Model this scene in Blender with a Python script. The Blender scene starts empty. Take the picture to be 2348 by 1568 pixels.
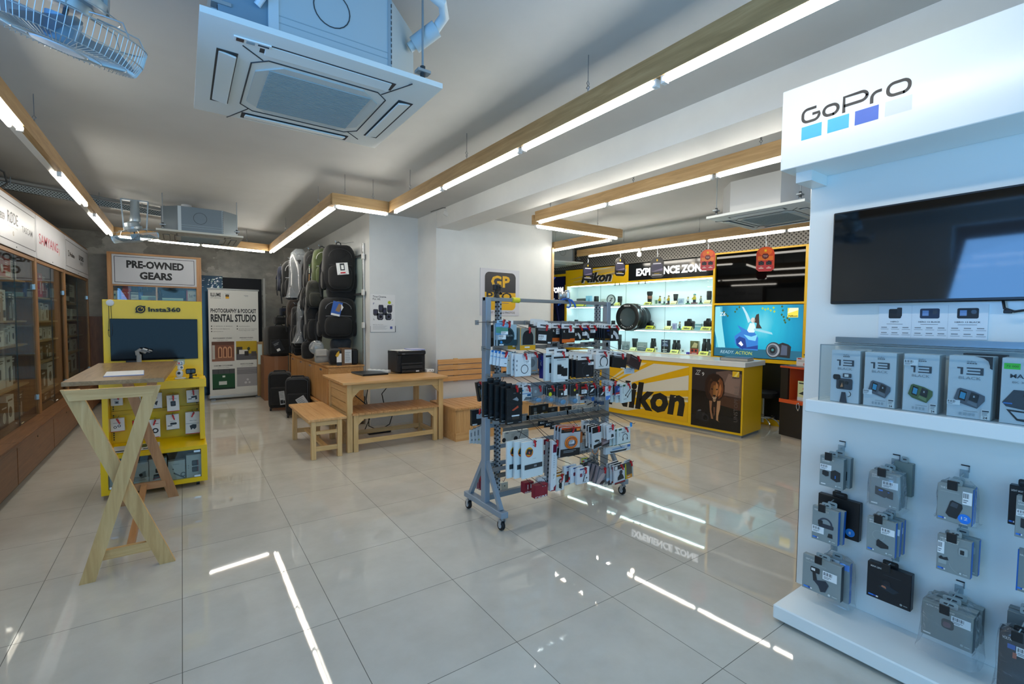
import bpy, bmesh, math, random
from mathutils import Vector, Matrix, noise
PI = math.pi
random.seed(7)
scene = bpy.context.scene
COL = scene.collection

# ------------------------------------------------------------------ camera, world, daylight, exposure
W, H, F = 2348, 1568, 1081.48
YAW, PITCH, ROLL, EYE = 0.6103729, -0.0461979, 0.0092214, 1.5
def camera():
    f = Vector((math.sin(YAW) * math.cos(PITCH), math.cos(YAW) * math.cos(PITCH), math.sin(PITCH)))
    r = Vector((math.cos(YAW), -math.sin(YAW), 0)); u = r.cross(f)
    r2 = math.cos(ROLL) * r + math.sin(ROLL) * u; u2 = -math.sin(ROLL) * r + math.cos(ROLL) * u
    cd = bpy.data.cameras.new('camera'); cd.sensor_width = 36; cd.lens = F / W * 36; cd.clip_start = .02
    c = bpy.data.objects.new('camera', cd); COL.objects.link(c)
    m = Matrix((r2, u2, -f)).transposed().to_4x4(); m.translation = (0, 0, EYE); c.matrix_world = m
    scene.camera = c
camera()
wd = bpy.data.worlds.new('world'); scene.world = wd; wd.use_nodes = True
wd.node_tree.nodes['Background'].inputs[0].default_value = (.30, .46, .72, 1)
wd.node_tree.nodes['Background'].inputs[1].default_value = .6
def daylight(name, loc, rot, sx, sy, power, col):
    ld = bpy.data.lights.new(name, 'AREA'); ld.shape = 'RECTANGLE'; ld.size = sx; ld.size_y = sy
    ld.energy = power; ld.color = col
    o = bpy.data.objects.new(name, ld); COL.objects.link(o); o.location = loc; o.rotation_euler = rot; o['kind'] = 'helper'
    return o
# the street side of the shop: daylight through the glazed front behind the camera, then an added side lamp
daylight('daylight_lamp', (.9, -1.62, 1.45), (math.radians(92), 0, 0), 5.0, 2.5, 72, (.26, .64, 1))
daylight('daylight_lamp', (-1.60, .75, 2.05), (math.radians(118), 0, math.radians(-82)), 1.5, .9, 42, (.16, .45, 1))  # added lamp at the left wall, tilted up to tint the ceiling blue
scene.view_settings.view_transform = 'Standard'
scene.view_settings.look = 'None'
scene.view_settings.gamma = 1
scene.view_settings.use_curve_mapping = False
scene.view_settings.exposure = 0.0
cy = scene.cycles
cy.max_bounces = 10; cy.diffuse_bounces = 5; cy.glossy_bounces = 4; cy.transparent_max_bounces = 24; cy.transmission_bounces = 6
cy.sample_clamp_indirect = 8; cy.use_light_tree = True; cy.caustics_reflective = False; cy.caustics_refractive = False

# ------------------------------------------------------------------ materials
def lin(h):
    if not isinstance(h, str): return tuple(h)[:3]
    o = []
    for i in (0, 2, 4):
        c = int(h[i:i + 2], 16) / 255
        o.append(c / 12.92 if c <= .04045 else ((c + .055) / 1.055) ** 2.4)
    return tuple(o)
MATS = {}
def nodes(name):
    m = bpy.data.materials.new(name); m.use_nodes = True; nt = m.node_tree
    return m, nt, nt.nodes['Principled BSDF']
def mat(h, r=.5, m=0., e=0., spec=.5, coat=0.):
    """plain procedural paint/plastic: hex colour, roughness, metal, emission"""
    k = (h, r, m, e, spec, coat)
    if k in MATS: return MATS[k]
    mt, nt, b = nodes('paint_' + str(h))
    c = lin(h)
    b.inputs['Base Color'].default_value = (*c, 1); b.inputs['Roughness'].default_value = r
    b.inputs['Metallic'].default_value = m; b.inputs['Specular IOR Level'].default_value = spec
    b.inputs['Coat Weight'].default_value = coat
    if e:
        b.inputs['Emission Color'].default_value = (*c, 1); b.inputs['Emission Strength'].default_value = e
        b.inputs['Base Color'].default_value = (.02, .02, .02, 1)
    MATS[k] = mt
    return mt
def N(nt, t, **kw):
    n = nt.nodes.new(t)
    for k, v in kw.items():
        if k in n.inputs: n.inputs[k].default_value = v
        else: setattr(n, k, v)
    return n
def ramp(nt, fac, stops):
    r = nt.nodes.new('ShaderNodeValToRGB'); el = r.color_ramp.elements
    while len(el) < len(stops): el.new(.5)
    for s, (p, c) in zip(el, stops): s.position = p; s.color = (*lin(c), 1)
    nt.links.new(fac, r.inputs[0]); return r.outputs[0]
def coords(nt, scale=(1, 1, 1), kind='Object'):
    tc = nt.nodes.new('ShaderNodeTexCoord'); mp = nt.nodes.new('ShaderNodeMapping')
    mp.inputs['Scale'].default_value = scale; nt.links.new(tc.outputs[kind], mp.inputs[0]); return mp.outputs[0]
def wood(name, dark, mid, light, axis=0, r=.42, sc=1., coat=.15):
    k = ('wood', name, axis)
    if k in MATS: return MATS[k]
    mt, nt, b = nodes('wood_' + name)
    s = [14 * sc] * 3; s[axis] = 1.1 * sc
    v = coords(nt, s)
    n1 = N(nt, 'ShaderNodeTexNoise', Scale=2.2, Detail=6., Roughness=.62, Distortion=.7); nt.links.new(v, n1.inputs['Vector'])
    c = ramp(nt, n1.outputs[0], [(.28, dark), (.5, mid), (.74, light)])
    nt.links.new(c, b.inputs['Base Color'])
    b.inputs['Roughness'].default_value = r; b.inputs['Coat Weight'].default_value = coat; b.inputs['Coat Roughness'].default_value = .25
    MATS[k] = mt
    return mt
def paint_wall(name, a, bcol, r=.6, sc=1.5, bump=.02):
    k = ('wall', name)
    if k in MATS: return MATS[k]
    mt, nt, b = nodes(name)
    v = coords(nt)
    n1 = N(nt, 'ShaderNodeTexNoise', Scale=sc, Detail=5., Roughness=.6); nt.links.new(v, n1.inputs['Vector'])
    c = ramp(nt, n1.outputs[0], [(.35, a), (.65, bcol)]); nt.links.new(c, b.inputs['Base Color'])
    n2 = N(nt, 'ShaderNodeTexNoise', Scale=60., Detail=3.); nt.links.new(v, n2.inputs['Vector'])
    bp = N(nt, 'ShaderNodeBump', Strength=bump, Distance=.01); nt.links.new(n2.outputs[0], bp.inputs['Height'])
    nt.links.new(bp.outputs[0], b.inputs['Normal']); b.inputs['Roughness'].default_value = r
    MATS[k] = mt
    return mt
def clear(name, tint='ffffff', gloss=.08, rough=.02, body=0., bodycol='ffffff', ior=1.45):
    """thin clear sheet: lets light and sight through, mirrors at a slant"""
    k = ('clear', name)
    if k in MATS: return MATS[k]
    mt = bpy.data.materials.new(name); mt.use_nodes = True; nt = mt.node_tree
    nt.nodes.remove(nt.nodes['Principled BSDF']); out = nt.nodes['Material Output']
    t = N(nt, 'ShaderNodeBsdfTransparent'); t.inputs[0].default_value = (*lin(tint), 1)
    g = N(nt, 'ShaderNodeBsdfGlossy'); g.inputs['Roughness'].default_value = rough
    fr = N(nt, 'ShaderNodeLayerWeight', Blend=.5); pw = N(nt, 'ShaderNodeMath', operation='POWER'); nt.links.new(fr.outputs['Facing'], pw.inputs[0]); pw.inputs[1].default_value = 5.
    ad = N(nt, 'ShaderNodeMath', operation='MULTIPLY_ADD', use_clamp=True); nt.links.new(pw.outputs[0], ad.inputs[0]); ad.inputs[1].default_value = .7; ad.inputs[2].default_value = gloss * .5
    mx = N(nt, 'ShaderNodeMixShader'); nt.links.new(ad.outputs[0], mx.inputs[0]); nt.links.new(t.outputs[0], mx.inputs[1]); nt.links.new(g.outputs[0], mx.inputs[2])
    last = mx.outputs[0]
    if body:
        d = N(nt, 'ShaderNodeBsdfDiffuse'); d.inputs[0].default_value = (*lin(bodycol), 1)
        m2 = N(nt, 'ShaderNodeMixShader'); m2.inputs[0].default_value = body
        nt.links.new(last, m2.inputs[1]); nt.links.new(d.outputs[0], m2.inputs[2]); last = m2.outputs[0]
    nt.links.new(last, out.inputs[0]); MATS[k] = mt
    return mt
def crinkle(name, body):
    """clear crumpled polythene"""
    k = ('crinkle', name)
    if k in MATS: return MATS[k]
    mt = clear(name, 'f4f6f8', .10, .12, body, 'd8e0e6'); nt = mt.node_tree
    n = N(nt, 'ShaderNodeTexNoise', Scale=26., Detail=4., Distortion=1.5); nt.links.new(coords(nt), n.inputs['Vector'])
    bp = N(nt, 'ShaderNodeBump', Strength=.9, Distance=.02); nt.links.new(n.outputs[0], bp.inputs['Height'])
    for x in nt.nodes:
        if x.bl_idname in ('ShaderNodeBsdfGlossy', 'ShaderNodeLayerWeight'): nt.links.new(bp.outputs[0], x.inputs['Normal'])
    return mt
def fabric(h, h2=None, sc=60.):
    k = ('fabric', h)
    if k in MATS: return MATS[k]
    mt, nt, b = nodes('fabric_' + h); v = coords(nt)
    n = N(nt, 'ShaderNodeTexNoise', Scale=sc, Detail=4.); nt.links.new(v, n.inputs['Vector'])
    n3 = N(nt, 'ShaderNodeTexNoise', Scale=9., Detail=3.); nt.links.new(v, n3.inputs['Vector'])
    c = ramp(nt, n3.outputs[0], [(.35, h), (.7, h2 or h)]); nt.links.new(c, b.inputs['Base Color'])
    bp = N(nt, 'ShaderNodeBump', Strength=.35, Distance=.006); nt.links.new(n3.outputs[0], bp.inputs['Height'])
    nt.links.new(bp.outputs[0], b.inputs['Normal'])
    b.inputs['Roughness'].default_value = .82; b.inputs['Sheen Weight'].default_value = .15
    MATS[k] = mt
    return mt

def floor_mat():
    mt, nt, b = nodes('porcelain_floor_tiles'); L = nt.links.new
    tc = N(nt, 'ShaderNodeTexCoord'); sp = N(nt, 'ShaderNodeSeparateXYZ'); L(tc.outputs['Object'], sp.inputs[0])
    S = .6397
    def edge(o, off):
        a = N(nt, 'ShaderNodeMath', operation='SUBTRACT'); L(o, a.inputs[0]); a.inputs[1].default_value = off
        d = N(nt, 'ShaderNodeMath', operation='DIVIDE'); L(a.outputs[0], d.inputs[0]); d.inputs[1].default_value = S
        p = N(nt, 'ShaderNodeMath', operation='PINGPONG'); L(d.outputs[0], p.inputs[0]); p.inputs[1].default_value = .5
        fl = N(nt, 'ShaderNodeMath', operation='FLOOR'); L(d.outputs[0], fl.inputs[0])
        return p.outputs[0], fl.outputs[0]
    ex, fx = edge(sp.outputs[0], -.6664); ey, fy = edge(sp.outputs[1], 4.2877)
    mn = N(nt, 'ShaderNodeMath', operation='MINIMUM'); L(ex, mn.inputs[0]); L(ey, mn.inputs[1])
    g = N(nt, 'ShaderNodeMath', operation='LESS_THAN'); L(mn.outputs[0], g.inputs[0]); g.inputs[1].default_value = .0024
    cb = N(nt, 'ShaderNodeCombineXYZ'); L(fx, cb.inputs[0]); L(fy, cb.inputs[1])
    wn = N(nt, 'ShaderNodeTexWhiteNoise'); L(cb.outputs[0], wn.inputs[0])
    tone = ramp(nt, wn.outputs[0], [(0., 'c6c2b8'), (.5, 'c8c4ba'), (1., 'cbc8be')])
    n = N(nt, 'ShaderNodeTexNoise', Scale=3.5, Detail=6., Roughness=.65); L(tc.outputs['Object'], n.inputs['Vector'])
    dirt = ramp(nt, n.outputs[0], [(.3, 'e6e4e0'), (.62, 'ffffff')])
    mul = N(nt, 'ShaderNodeMix', data_type='RGBA', blend_type='MULTIPLY'); mul.inputs[0].default_value = .55
    L(tone, mul.inputs[6]); L(dirt, mul.inputs[7])
    mx = N(nt, 'ShaderNodeMix', data_type='RGBA'); L(g.outputs[0], mx.inputs[0]); L(mul.outputs[2], mx.inputs[6]); mx.inputs[7].default_value = (*lin('55524b'), 1)
    L(mx.outputs[2], b.inputs['Base Color'])
    rr = N(nt, 'ShaderNodeMath', operation='MULTIPLY_ADD'); L(g.outputs[0], rr.inputs[0]); rr.inputs[1].default_value = .5; rr.inputs[2].default_value = .03
    L(rr.outputs[0], b.inputs['Roughness']); b.inputs['Specular IOR Level'].default_value = .5
    wv = N(nt, 'ShaderNodeTexNoise', Scale=2.3, Detail=2.); L(tc.outputs['Object'], wv.inputs['Vector'])
    bp = N(nt, 'ShaderNodeBump', Strength=.02, Distance=.02); L(wv.outputs[0], bp.inputs['Height']); L(bp.outputs[0], b.inputs['Normal'])
    return mt
def plaster_mat():
    """bare skimmed wall: square filler patches in several greys"""
    mt, nt, b = nodes('patched_plaster'); L = nt.links.new
    v = coords(nt, (.95, .95, 1.25))
    n = N(nt, 'ShaderNodeTexNoise', Scale=2.4, Detail=5., Roughness=.7); L(v, n.inputs['Vector'])
    dis = N(nt, 'ShaderNodeVectorMath', operation='SCALE'); L(n.outputs['Color'], dis.inputs[0]); dis.inputs['Scale'].default_value = .45
    ad = N(nt, 'ShaderNodeVectorMath', operation='ADD'); L(v, ad.inputs[0]); L(dis.outputs[0], ad.inputs[1])
    vo = N(nt, 'ShaderNodeTexVoronoi', distance='CHEBYCHEV', Scale=1.15); L(ad.outputs[0], vo.inputs['Vector'])
    sp = N(nt, 'ShaderNodeSeparateColor'); L(vo.outputs['Color'], sp.inputs[0])
    c = ramp(nt, sp.outputs[0], [(0., '8c8981'), (.35, 'a5a299'), (.65, 'bab7ad'), (1., 'cfccc2')])
    n2 = N(nt, 'ShaderNodeTexNoise', Scale=7., Detail=6.); L(v, n2.inputs['Vector'])
    c2 = ramp(nt, n2.outputs[0], [(.3, 'd9d9d9'), (.6, 'ffffff')])
    mul = N(nt, 'ShaderNodeMix', data_type='RGBA', blend_type='MULTIPLY'); mul.inputs[0].default_value = .8
    L(c, mul.inputs[6]); L(c2, mul.inputs[7]); L(mul.outputs[2], b.inputs['Base Color']); b.inputs['Roughness'].default_value = .9
    return mt
def perforated(name, base, hole, sc, r=.4, metal=.6):
    """sheet metal pressed with rows of round holes"""
    mt, nt, b = nodes(name); L = nt.links.new
    v = coords(nt, (sc, sc, sc)); sp = N(nt, 'ShaderNodeSeparateXYZ'); L(v, sp.inputs[0])
    ad = N(nt, 'ShaderNodeMath', operation='ADD'); L(sp.outputs[0], ad.inputs[0]); L(sp.outputs[2], ad.inputs[1])
    sb = N(nt, 'ShaderNodeMath', operation='SUBTRACT'); L(sp.outputs[0], sb.inputs[0]); L(sp.outputs[2], sb.inputs[1])
    def cell(o):
        f = N(nt, 'ShaderNodeMath', operation='PINGPONG'); L(o, f.inputs[0]); f.inputs[1].default_value = .5
        p = N(nt, 'ShaderNodeMath', operation='POWER'); L(f.outputs[0], p.inputs[0]); p.inputs[1].default_value = 2; return p.outputs[0]
    s = N(nt, 'ShaderNodeMath', operation='ADD'); L(cell(ad.outputs[0]), s.inputs[0]); L(cell(sb.outputs[0]), s.inputs[1])
    g = N(nt, 'ShaderNodeMath', operation='LESS_THAN'); L(s.outputs[0], g.inputs[0]); g.inputs[1].default_value = .085
    mx = N(nt, 'ShaderNodeMix', data_type='RGBA'); L(g.outputs[0], mx.inputs[0]); mx.inputs[6].default_value = (*lin(base), 1); mx.inputs[7].default_value = (*lin(hole), 1)
    L(mx.outputs[2], b.inputs['Base Color']); b.inputs['Roughness'].default_value = r; b.inputs['Metallic'].default_value = metal
    return mt

# ------------------------------------------------------------------ mesh builder
GLYPH = {}
def glyph(s, bold=0., shear=0., space=1.):
    k = (s, bold, shear, space)
    if k not in GLYPH:
        cu = bpy.data.curves.new('t', 'FONT'); cu.body = s; cu.offset = bold; cu.shear = shear; cu.resolution_u = 2; cu.space_character = space
        o = bpy.data.objects.new('t', cu); COL.objects.link(o)
        me = bpy.data.meshes.new_from_object(o.evaluated_get(bpy.context.evaluated_depsgraph_get()))
        v = [tuple(x.co[:2]) for x in me.vertices]; f = [tuple(p.vertices) for p in me.polygons]
        bpy.data.objects.remove(o); bpy.data.curves.remove(cu); bpy.data.meshes.remove(me)
        xs = [p[0] for p in v] or [0, 1]; ys = [p[1] for p in v] or [0, 1]
        GLYPH[k] = (v, f, min(xs), max(xs), min(ys), max(ys))
    return GLYPH[k]
class MB:
    def __init__(s): s.v = []; s.f = []; s.m = []; s.sm = []; s.mats = []; s.M = None
    def mi(s, mt):
        if isinstance(mt, str): mt = mat(mt)
        if mt not in s.mats: s.mats.append(mt)
        return s.mats.index(mt)
    def add(s, vs, fs, mt, smooth=False):
        b = len(s.v); i = s.mi(mt)
        if s.M is not None: vs = [tuple(s.M @ Vector(v)) for v in vs]
        s.v += [tuple(v) for v in vs]
        for f in fs: s.f.append(tuple(b + k for k in f)); s.m.append(i); s.sm.append(smooth)
        return s
    def box(s, x0, y0, z0, x1, y1, z1, mt, c=0.):
        if x0 > x1: x0, x1 = x1, x0
        if y0 > y1: y0, y1 = y1, y0
        if z0 > z1: z0, z1 = z1, z0
        if not c:
            v = [(x, y, z) for x in (x0, x1) for y in (y0, y1) for z in (z0, z1)]
            return s.add(v, [(0, 1, 3, 2), (4, 6, 7, 5), (0, 4, 5, 1), (2, 3, 7, 6), (0, 2, 6, 4), (1, 5, 7, 3)], mt)
        c = min(c, (x1 - x0) * .49, (y1 - y0) * .49, (z1 - z0) * .49)
        lo, hi = (x0, y0, z0), (x1, y1, z1); v = []; ix = {}
        for cx in (0, 1):
            for cyy in (0, 1):
                for cz in (0, 1):
                    cc = (cx, cyy, cz)
                    for a in range(3):
                        p = [(hi if cc[k] else lo)[k] for k in range(3)]
                        for k in range(3):
                            if k != a: p[k] += -c if cc[k] else c
                        ix[(cc, a)] = len(v); v.append(tuple(p))
        fs = []
        for a in range(3):
            b, d = (a + 1) % 3, (a + 2) % 3
            for sd in (0, 1):
                q = []
                for (i, j) in ((0, 0), (1, 0), (1, 1), (0, 1)):
                    cc = [0, 0, 0]; cc[a] = sd; cc[b] = i; cc[d] = j; q.append(ix[(tuple(cc), a)])
                fs.append(tuple(q))
            for i in (0, 1):
                for j in (0, 1):
                    c0 = [0, 0, 0]; c0[b] = i; c0[d] = j; c1 = list(c0); c1[a] = 1; c0, c1 = tuple(c0), tuple(c1)
                    fs.append((ix[(c0, b)], ix[(c1, b)], ix[(c1, d)], ix[(c0, d)]))
        for cx in (0, 1):
            for cyy in (0, 1):
                for cz in (0, 1): fs.append(tuple(ix[((cx, cyy, cz), a)] for a in range(3)))
        return s.add(v, fs, mt)
    def rect(s, x0, z0, x1, z1, y, mt): return s.add([(x0, y, z0), (x1, y, z0), (x1, y, z1), (x0, y, z1)], [(0, 1, 2, 3)], mt)
    def poly(s, pts, y, mt): return s.add([(p[0], y, p[1]) for p in pts], [tuple(range(len(pts)))], mt)
    def quad(s, a, b, c, d, mt, smooth=False): return s.add([a, b, c, d], [(0, 1, 2, 3)], mt, smooth)
    def prism(s, pts, y0, y1, mt, smooth=False):
        n = len(pts); v = [(p[0], y0, p[1]) for p in pts] + [(p[0], y1, p[1]) for p in pts]
        s.add(v, [tuple(range(n)), tuple(range(2 * n - 1, n - 1, -1))], mt)
        return s.add(v, [(i, (i + 1) % n, n + (i + 1) % n, n + i) for i in range(n)], mt, smooth)
    def prismz(s, pts, z0, z1, mt, smooth=False):
        n = len(pts); v = [(p[0], p[1], z0) for p in pts] + [(p[0], p[1], z1) for p in pts]
        s.add(v, [tuple(range(n)), tuple(range(2 * n - 1, n - 1, -1))], mt)
        return s.add(v, [(i, (i + 1) % n, n + (i + 1) % n, n + i) for i in range(n)], mt, smooth)
    def prismx(s, pts, x0, x1, mt, smooth=False):
        n = len(pts); v = [(x0, p[0], p[1]) for p in pts] + [(x1, p[0], p[1]) for p in pts]
        s.add(v, [tuple(range(n)), tuple(range(2 * n - 1, n - 1, -1))], mt)
        return s.add(v, [(i, (i + 1) % n, n + (i + 1) % n, n + i) for i in range(n)], mt, smooth)
    def bar(s, p, q, w, h, mt, up=(0, 0, 1)):
        """square timber/steel from p to q, w across, h along up"""
        p, q = Vector(p), Vector(q); d = (q - p).normalized(); up = Vector(up)
        if abs(d.dot(up)) > .99: up = Vector((0, 1, 0))
        x = d.cross(up).normalized(); u = x.cross(d).normalized(); v = []
        for e in (p, q):
            for a, b in ((-1, -1), (1, -1), (1, 1), (-1, 1)): v.append(tuple(e + x * a * w / 2 + u * b * h / 2))
        return s.add(v, [(0, 1, 2, 3), (7, 6, 5, 4), (0, 4, 5, 1), (1, 5, 6, 2), (2, 6, 7, 3), (3, 7, 4, 0)], mt)
    def cyl(s, p, q, r0, mt, r1=None, n=14, caps=True):
        r1 = r0 if r1 is None else r1; p, q = Vector(p), Vector(q); d = (q - p).normalized()
        a = d.orthogonal().normalized(); b = d.cross(a); v = []
        for e, r in ((p, r0), (q, r1)):
            for k in range(n): t = 2 * PI * k / n; v.append(tuple(e + (a * math.cos(t) + b * math.sin(t)) * r))
        s.add(v, [(k, (k + 1) % n, n + (k + 1) % n, n + k) for k in range(n)], mt, True)
        if caps: s.add(v, [tuple(range(n - 1, -1, -1)), tuple(range(n, 2 * n))], mt)
        return s
    def tube(s, pts, r, mt, n=8, closed=False):
        P = [Vector(p) for p in pts]; m = len(P); v = []; prev = None
        for i in range(m):
            d = (P[(i + 1) % m] - P[i - 1]) if closed else (P[min(i + 1, m - 1)] - P[max(i - 1, 0)])
            d.normalize()
            a = d.orthogonal().normalized() if prev is None else (prev - d * prev.dot(d))
            if a.length < 1e-5: a = d.orthogonal()
            a.normalize(); prev = a; b = d.cross(a)
            for k in range(n): t = 2 * PI * k / n; v.append(tuple(P[i] + (a * math.cos(t) + b * math.sin(t)) * r))
        fs = []
        for i in range(m if closed else m - 1):
            j = (i + 1) % m
            for k in range(n): fs.append((i * n + k, i * n + (k + 1) % n, j * n + (k + 1) % n, j * n + k))
        s.add(v, fs, mt, True)
        if not closed: s.add(v, [tuple(range(n - 1, -1, -1)), tuple(range((m - 1) * n, m * n))], mt)
        return s
    def lathe(s, prof, mt, o=(0, 0, 0), ax=(0, 0, 1), n=20, caps=True):
        o = Vector(o); d = Vector(ax).normalized(); a = d.orthogonal().normalized(); b = d.cross(a); v = []
        for r, z in prof:
            for k in range(n): t = 2 * PI * k / n; v.append(tuple(o + d * z + (a * math.cos(t) + b * math.sin(t)) * r))
        m = len(prof)
        s.add(v, [(i * n + k, i * n + (k + 1) % n, (i + 1) * n + (k + 1) % n, (i + 1) * n + k) for i in range(m - 1) for k in range(n)], mt, True)
        if caps: s.add(v, [tuple(range(n - 1, -1, -1)), tuple(range((m - 1) * n, m * n))], mt)
        return s
    def ball(s, c, rx, ry, rz, mt, n=14, m=9, e=2.):
        """ellipsoid; e>2 squares it off (bags, padding)"""
        v = []; fs = []
        pw = lambda t: math.copysign(abs(t) ** (2 / e), t)
        for i in range(m + 1):
            ph = -PI / 2 + PI * i / m
            for k in range(n):
                t = 2 * PI * k / n
                v.append((c[0] + rx * pw(math.cos(ph)) * pw(math.cos(t)), c[1] + ry * pw(math.cos(ph)) * pw(math.sin(t)), c[2] + rz * pw(math.sin(ph))))
        for i in range(m):
            for k in range(n): fs.append((i * n + k, i * n + (k + 1) % n, (i + 1) * n + (k + 1) % n, (i + 1) * n + k))
        return s.add(v, fs, mt, True)
    def disc(s, x, z, r, y, mt, rz=None, n=20): return s.poly([(x + r * math.cos(2 * PI * k / n), z + (rz or r) * math.sin(2 * PI * k / n)) for k in range(n)], y, mt)
    def ring(s, x, z, r0, r1, y, mt, n=24, a0=0., a1=2 * PI):
        v = []
        for k in range(n + 1):
            t = a0 + (a1 - a0) * k / n
            for r in (r0, r1): v.append((x + r * math.cos(t), y, z + r * math.sin(t)))
        return s.add(v, [(2 * k, 2 * k + 1, 2 * k + 3, 2 * k + 2) for k in range(n)], mt)
    def rrect(s, x0, z0, x1, z1, r, y, mt): return s.poly(rr(x0, z0, x1, z1, r), y, mt)
    def frame(s, x0, z0, x1, z1, t, y, mt):
        s.rect(x0, z0, x1, z0 + t, y, mt); s.rect(x0, z1 - t, x1, z1, y, mt); s.rect(x0, z0 + t, x0 + t, z1 - t, y, mt); return s.rect(x1 - t, z0 + t, x1, z1 - t, y, mt)
    def text(s, t, x, z, h, y, mt, w=None, al='L', bold=0., shear=0., th=0., rot=0., space=1.):
        """letters standing in the xz plane; h = cap height, w = forced width"""
        v, f, x0, x1, z0, z1 = glyph(t, bold, shear, space); k = h / .70
        kx = k if w is None else w / max(x1 - x0, 1e-6); wd = (x1 - x0) * kx
        ox = {'L': 0, 'C': -wd / 2, 'R': -wd}[al]; ca, sa = math.cos(rot), math.sin(rot); pts = []
        for p in v: a, b = (p[0] - x0) * kx + ox, p[1] * k; pts.append((x + a * ca - b * sa, z + a * sa + b * ca))
        s.add([(p[0], y, p[1]) for p in pts], f, mt)
        if th:
            n = len(pts); ed = {}
            for q in f:
                for i in range(len(q)):
                    e = (q[i], q[(i + 1) % len(q)]); ed[e] = ed.get(e, 0) + 1
            fs = [(a, b, b + n, a + n) for (a, b) in ed if (b, a) not in ed]
            s.add([(p[0], y, p[1]) for p in pts] + [(p[0], y + th, p[1]) for p in pts], fs, mt)
        return s
    def done(s, name, par=None, loc=(0, 0, 0), rz=0., label=None, cat=None, group=None, kind=None, rot=None, ang=40):
        me = bpy.data.meshes.new(name); me.from_pydata(s.v, [], s.f)
        for m in s.mats: me.materials.append(m)
        me.polygons.foreach_set('material_index', s.m); me.polygons.foreach_set('use_smooth', s.sm)
        bm = bmesh.new(); bm.from_mesh(me); bmesh.ops.recalc_face_normals(bm, faces=bm.faces); bm.to_mesh(me); bm.free()
        if any(s.sm): me.set_sharp_from_angle(angle=math.radians(ang))
        o = bpy.data.objects.new(name, me); COL.objects.link(o)
        if par is not None: o.parent = par
        o.location = loc; o.rotation_euler = rot or (0, 0, rz)
        return tag(o, label, cat, group, kind)
def rumple(m, amp=.016, f=7.):
    """uneven stuffing: pushes the surface about in slow lumps"""
    o = Vector((random.uniform(0, 9), random.uniform(0, 9), random.uniform(0, 9)))
    m.v = [tuple(Vector(v) + noise.noise_vector(Vector(v) * f + o) * amp) for v in m.v]
    return m
def rr(x0, z0, x1, z1, r, n=4):
    p = []
    for cx, cz, a in ((x1 - r, z0 + r, -PI / 2), (x1 - r, z1 - r, 0), (x0 + r, z1 - r, PI / 2), (x0 + r, z0 + r, PI)):
        for k in range(n + 1): t = a + PI / 2 * k / n; p.append((cx + r * math.cos(t), cz + r * math.sin(t)))
    return p
def tag(o, label=None, cat=None, group=None, kind=None):
    if label: o['label'] = label
    if cat: o['category'] = cat
    if group: o['group'] = group
    if kind: o['kind'] = kind
    return o
def thing(name, label, cat, loc=(0, 0, 0), rz=0., group=None, rot=None):
    o = bpy.data.objects.new(name, None); COL.objects.link(o); o.empty_display_size = .05
    o.location = loc; o.rotation_euler = rot or (0, 0, rz)
    return tag(o, label, cat, group)
def dup(root, loc, rz=None, label=None, group=None, rot=None, par=None):
    r = root.copy(); COL.objects.link(r); r.location = loc
    if rot is not None: r.rotation_euler = rot
    elif rz is not None: r.rotation_euler = (0, 0, rz)
    if label: r['label'] = label
    if group: r['group'] = group
    def kids(a, b):
        for ch in list(a.children):
            c = ch.copy(); COL.objects.link(c); c.parent = b; kids(ch, c)
    kids(root, r)
    return r
def struct(mb, name): return mb.done(name, kind='structure')

# ------------------------------------------------------------------ where a sight line meets a known plane (surveying the photograph)
_f = Vector((math.sin(YAW) * math.cos(PITCH), math.cos(YAW) * math.cos(PITCH), math.sin(PITCH))); _r = Vector((math.cos(YAW), -math.sin(YAW), 0)); _u = _r.cross(_f)
_R, _U = math.cos(ROLL) * _r + math.sin(ROLL) * _u, -math.sin(ROLL) * _r + math.cos(ROLL) * _u
def ray(x, y): return _R * ((x - W / 2) / F) - _U * ((y - H / 2) / F) + _f
def onX(x, y, X): d = ray(x, y); return Vector((0, 0, EYE)) + d * (X / d.x)
def onY(x, y, Y): d = ray(x, y); return Vector((0, 0, EYE)) + d * (Y / d.y)
def onZ(x, y, Z): d = ray(x, y); return Vector((0, 0, EYE)) + d * ((Z - EYE) / d.z)
class Frame:
    """a front seen square on: origin o, rz; local x to the viewer's right, y into the thing"""
    def __init__(s, o, rz): s.o = Vector(o); s.rz = rz; s.ex = Vector((math.cos(rz), math.sin(rz), 0)); s.ey = Vector((-math.sin(rz), math.cos(rz), 0))
    def at(s, x, y, d=0.):
        """local (x, z) where the sight line meets the plane d behind the front"""
        q = ray(x, y); e = Vector((0, 0, EYE)); t = ((s.o + s.ey * d - e).dot(s.ey)) / q.dot(s.ey); p = e + q * t
        return (p - s.o).dot(s.ex), p.z - s.o.z
    def w(s, x, y, z): return s.o + s.ex * x + s.ey * y + Vector((0, 0, z))
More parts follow.
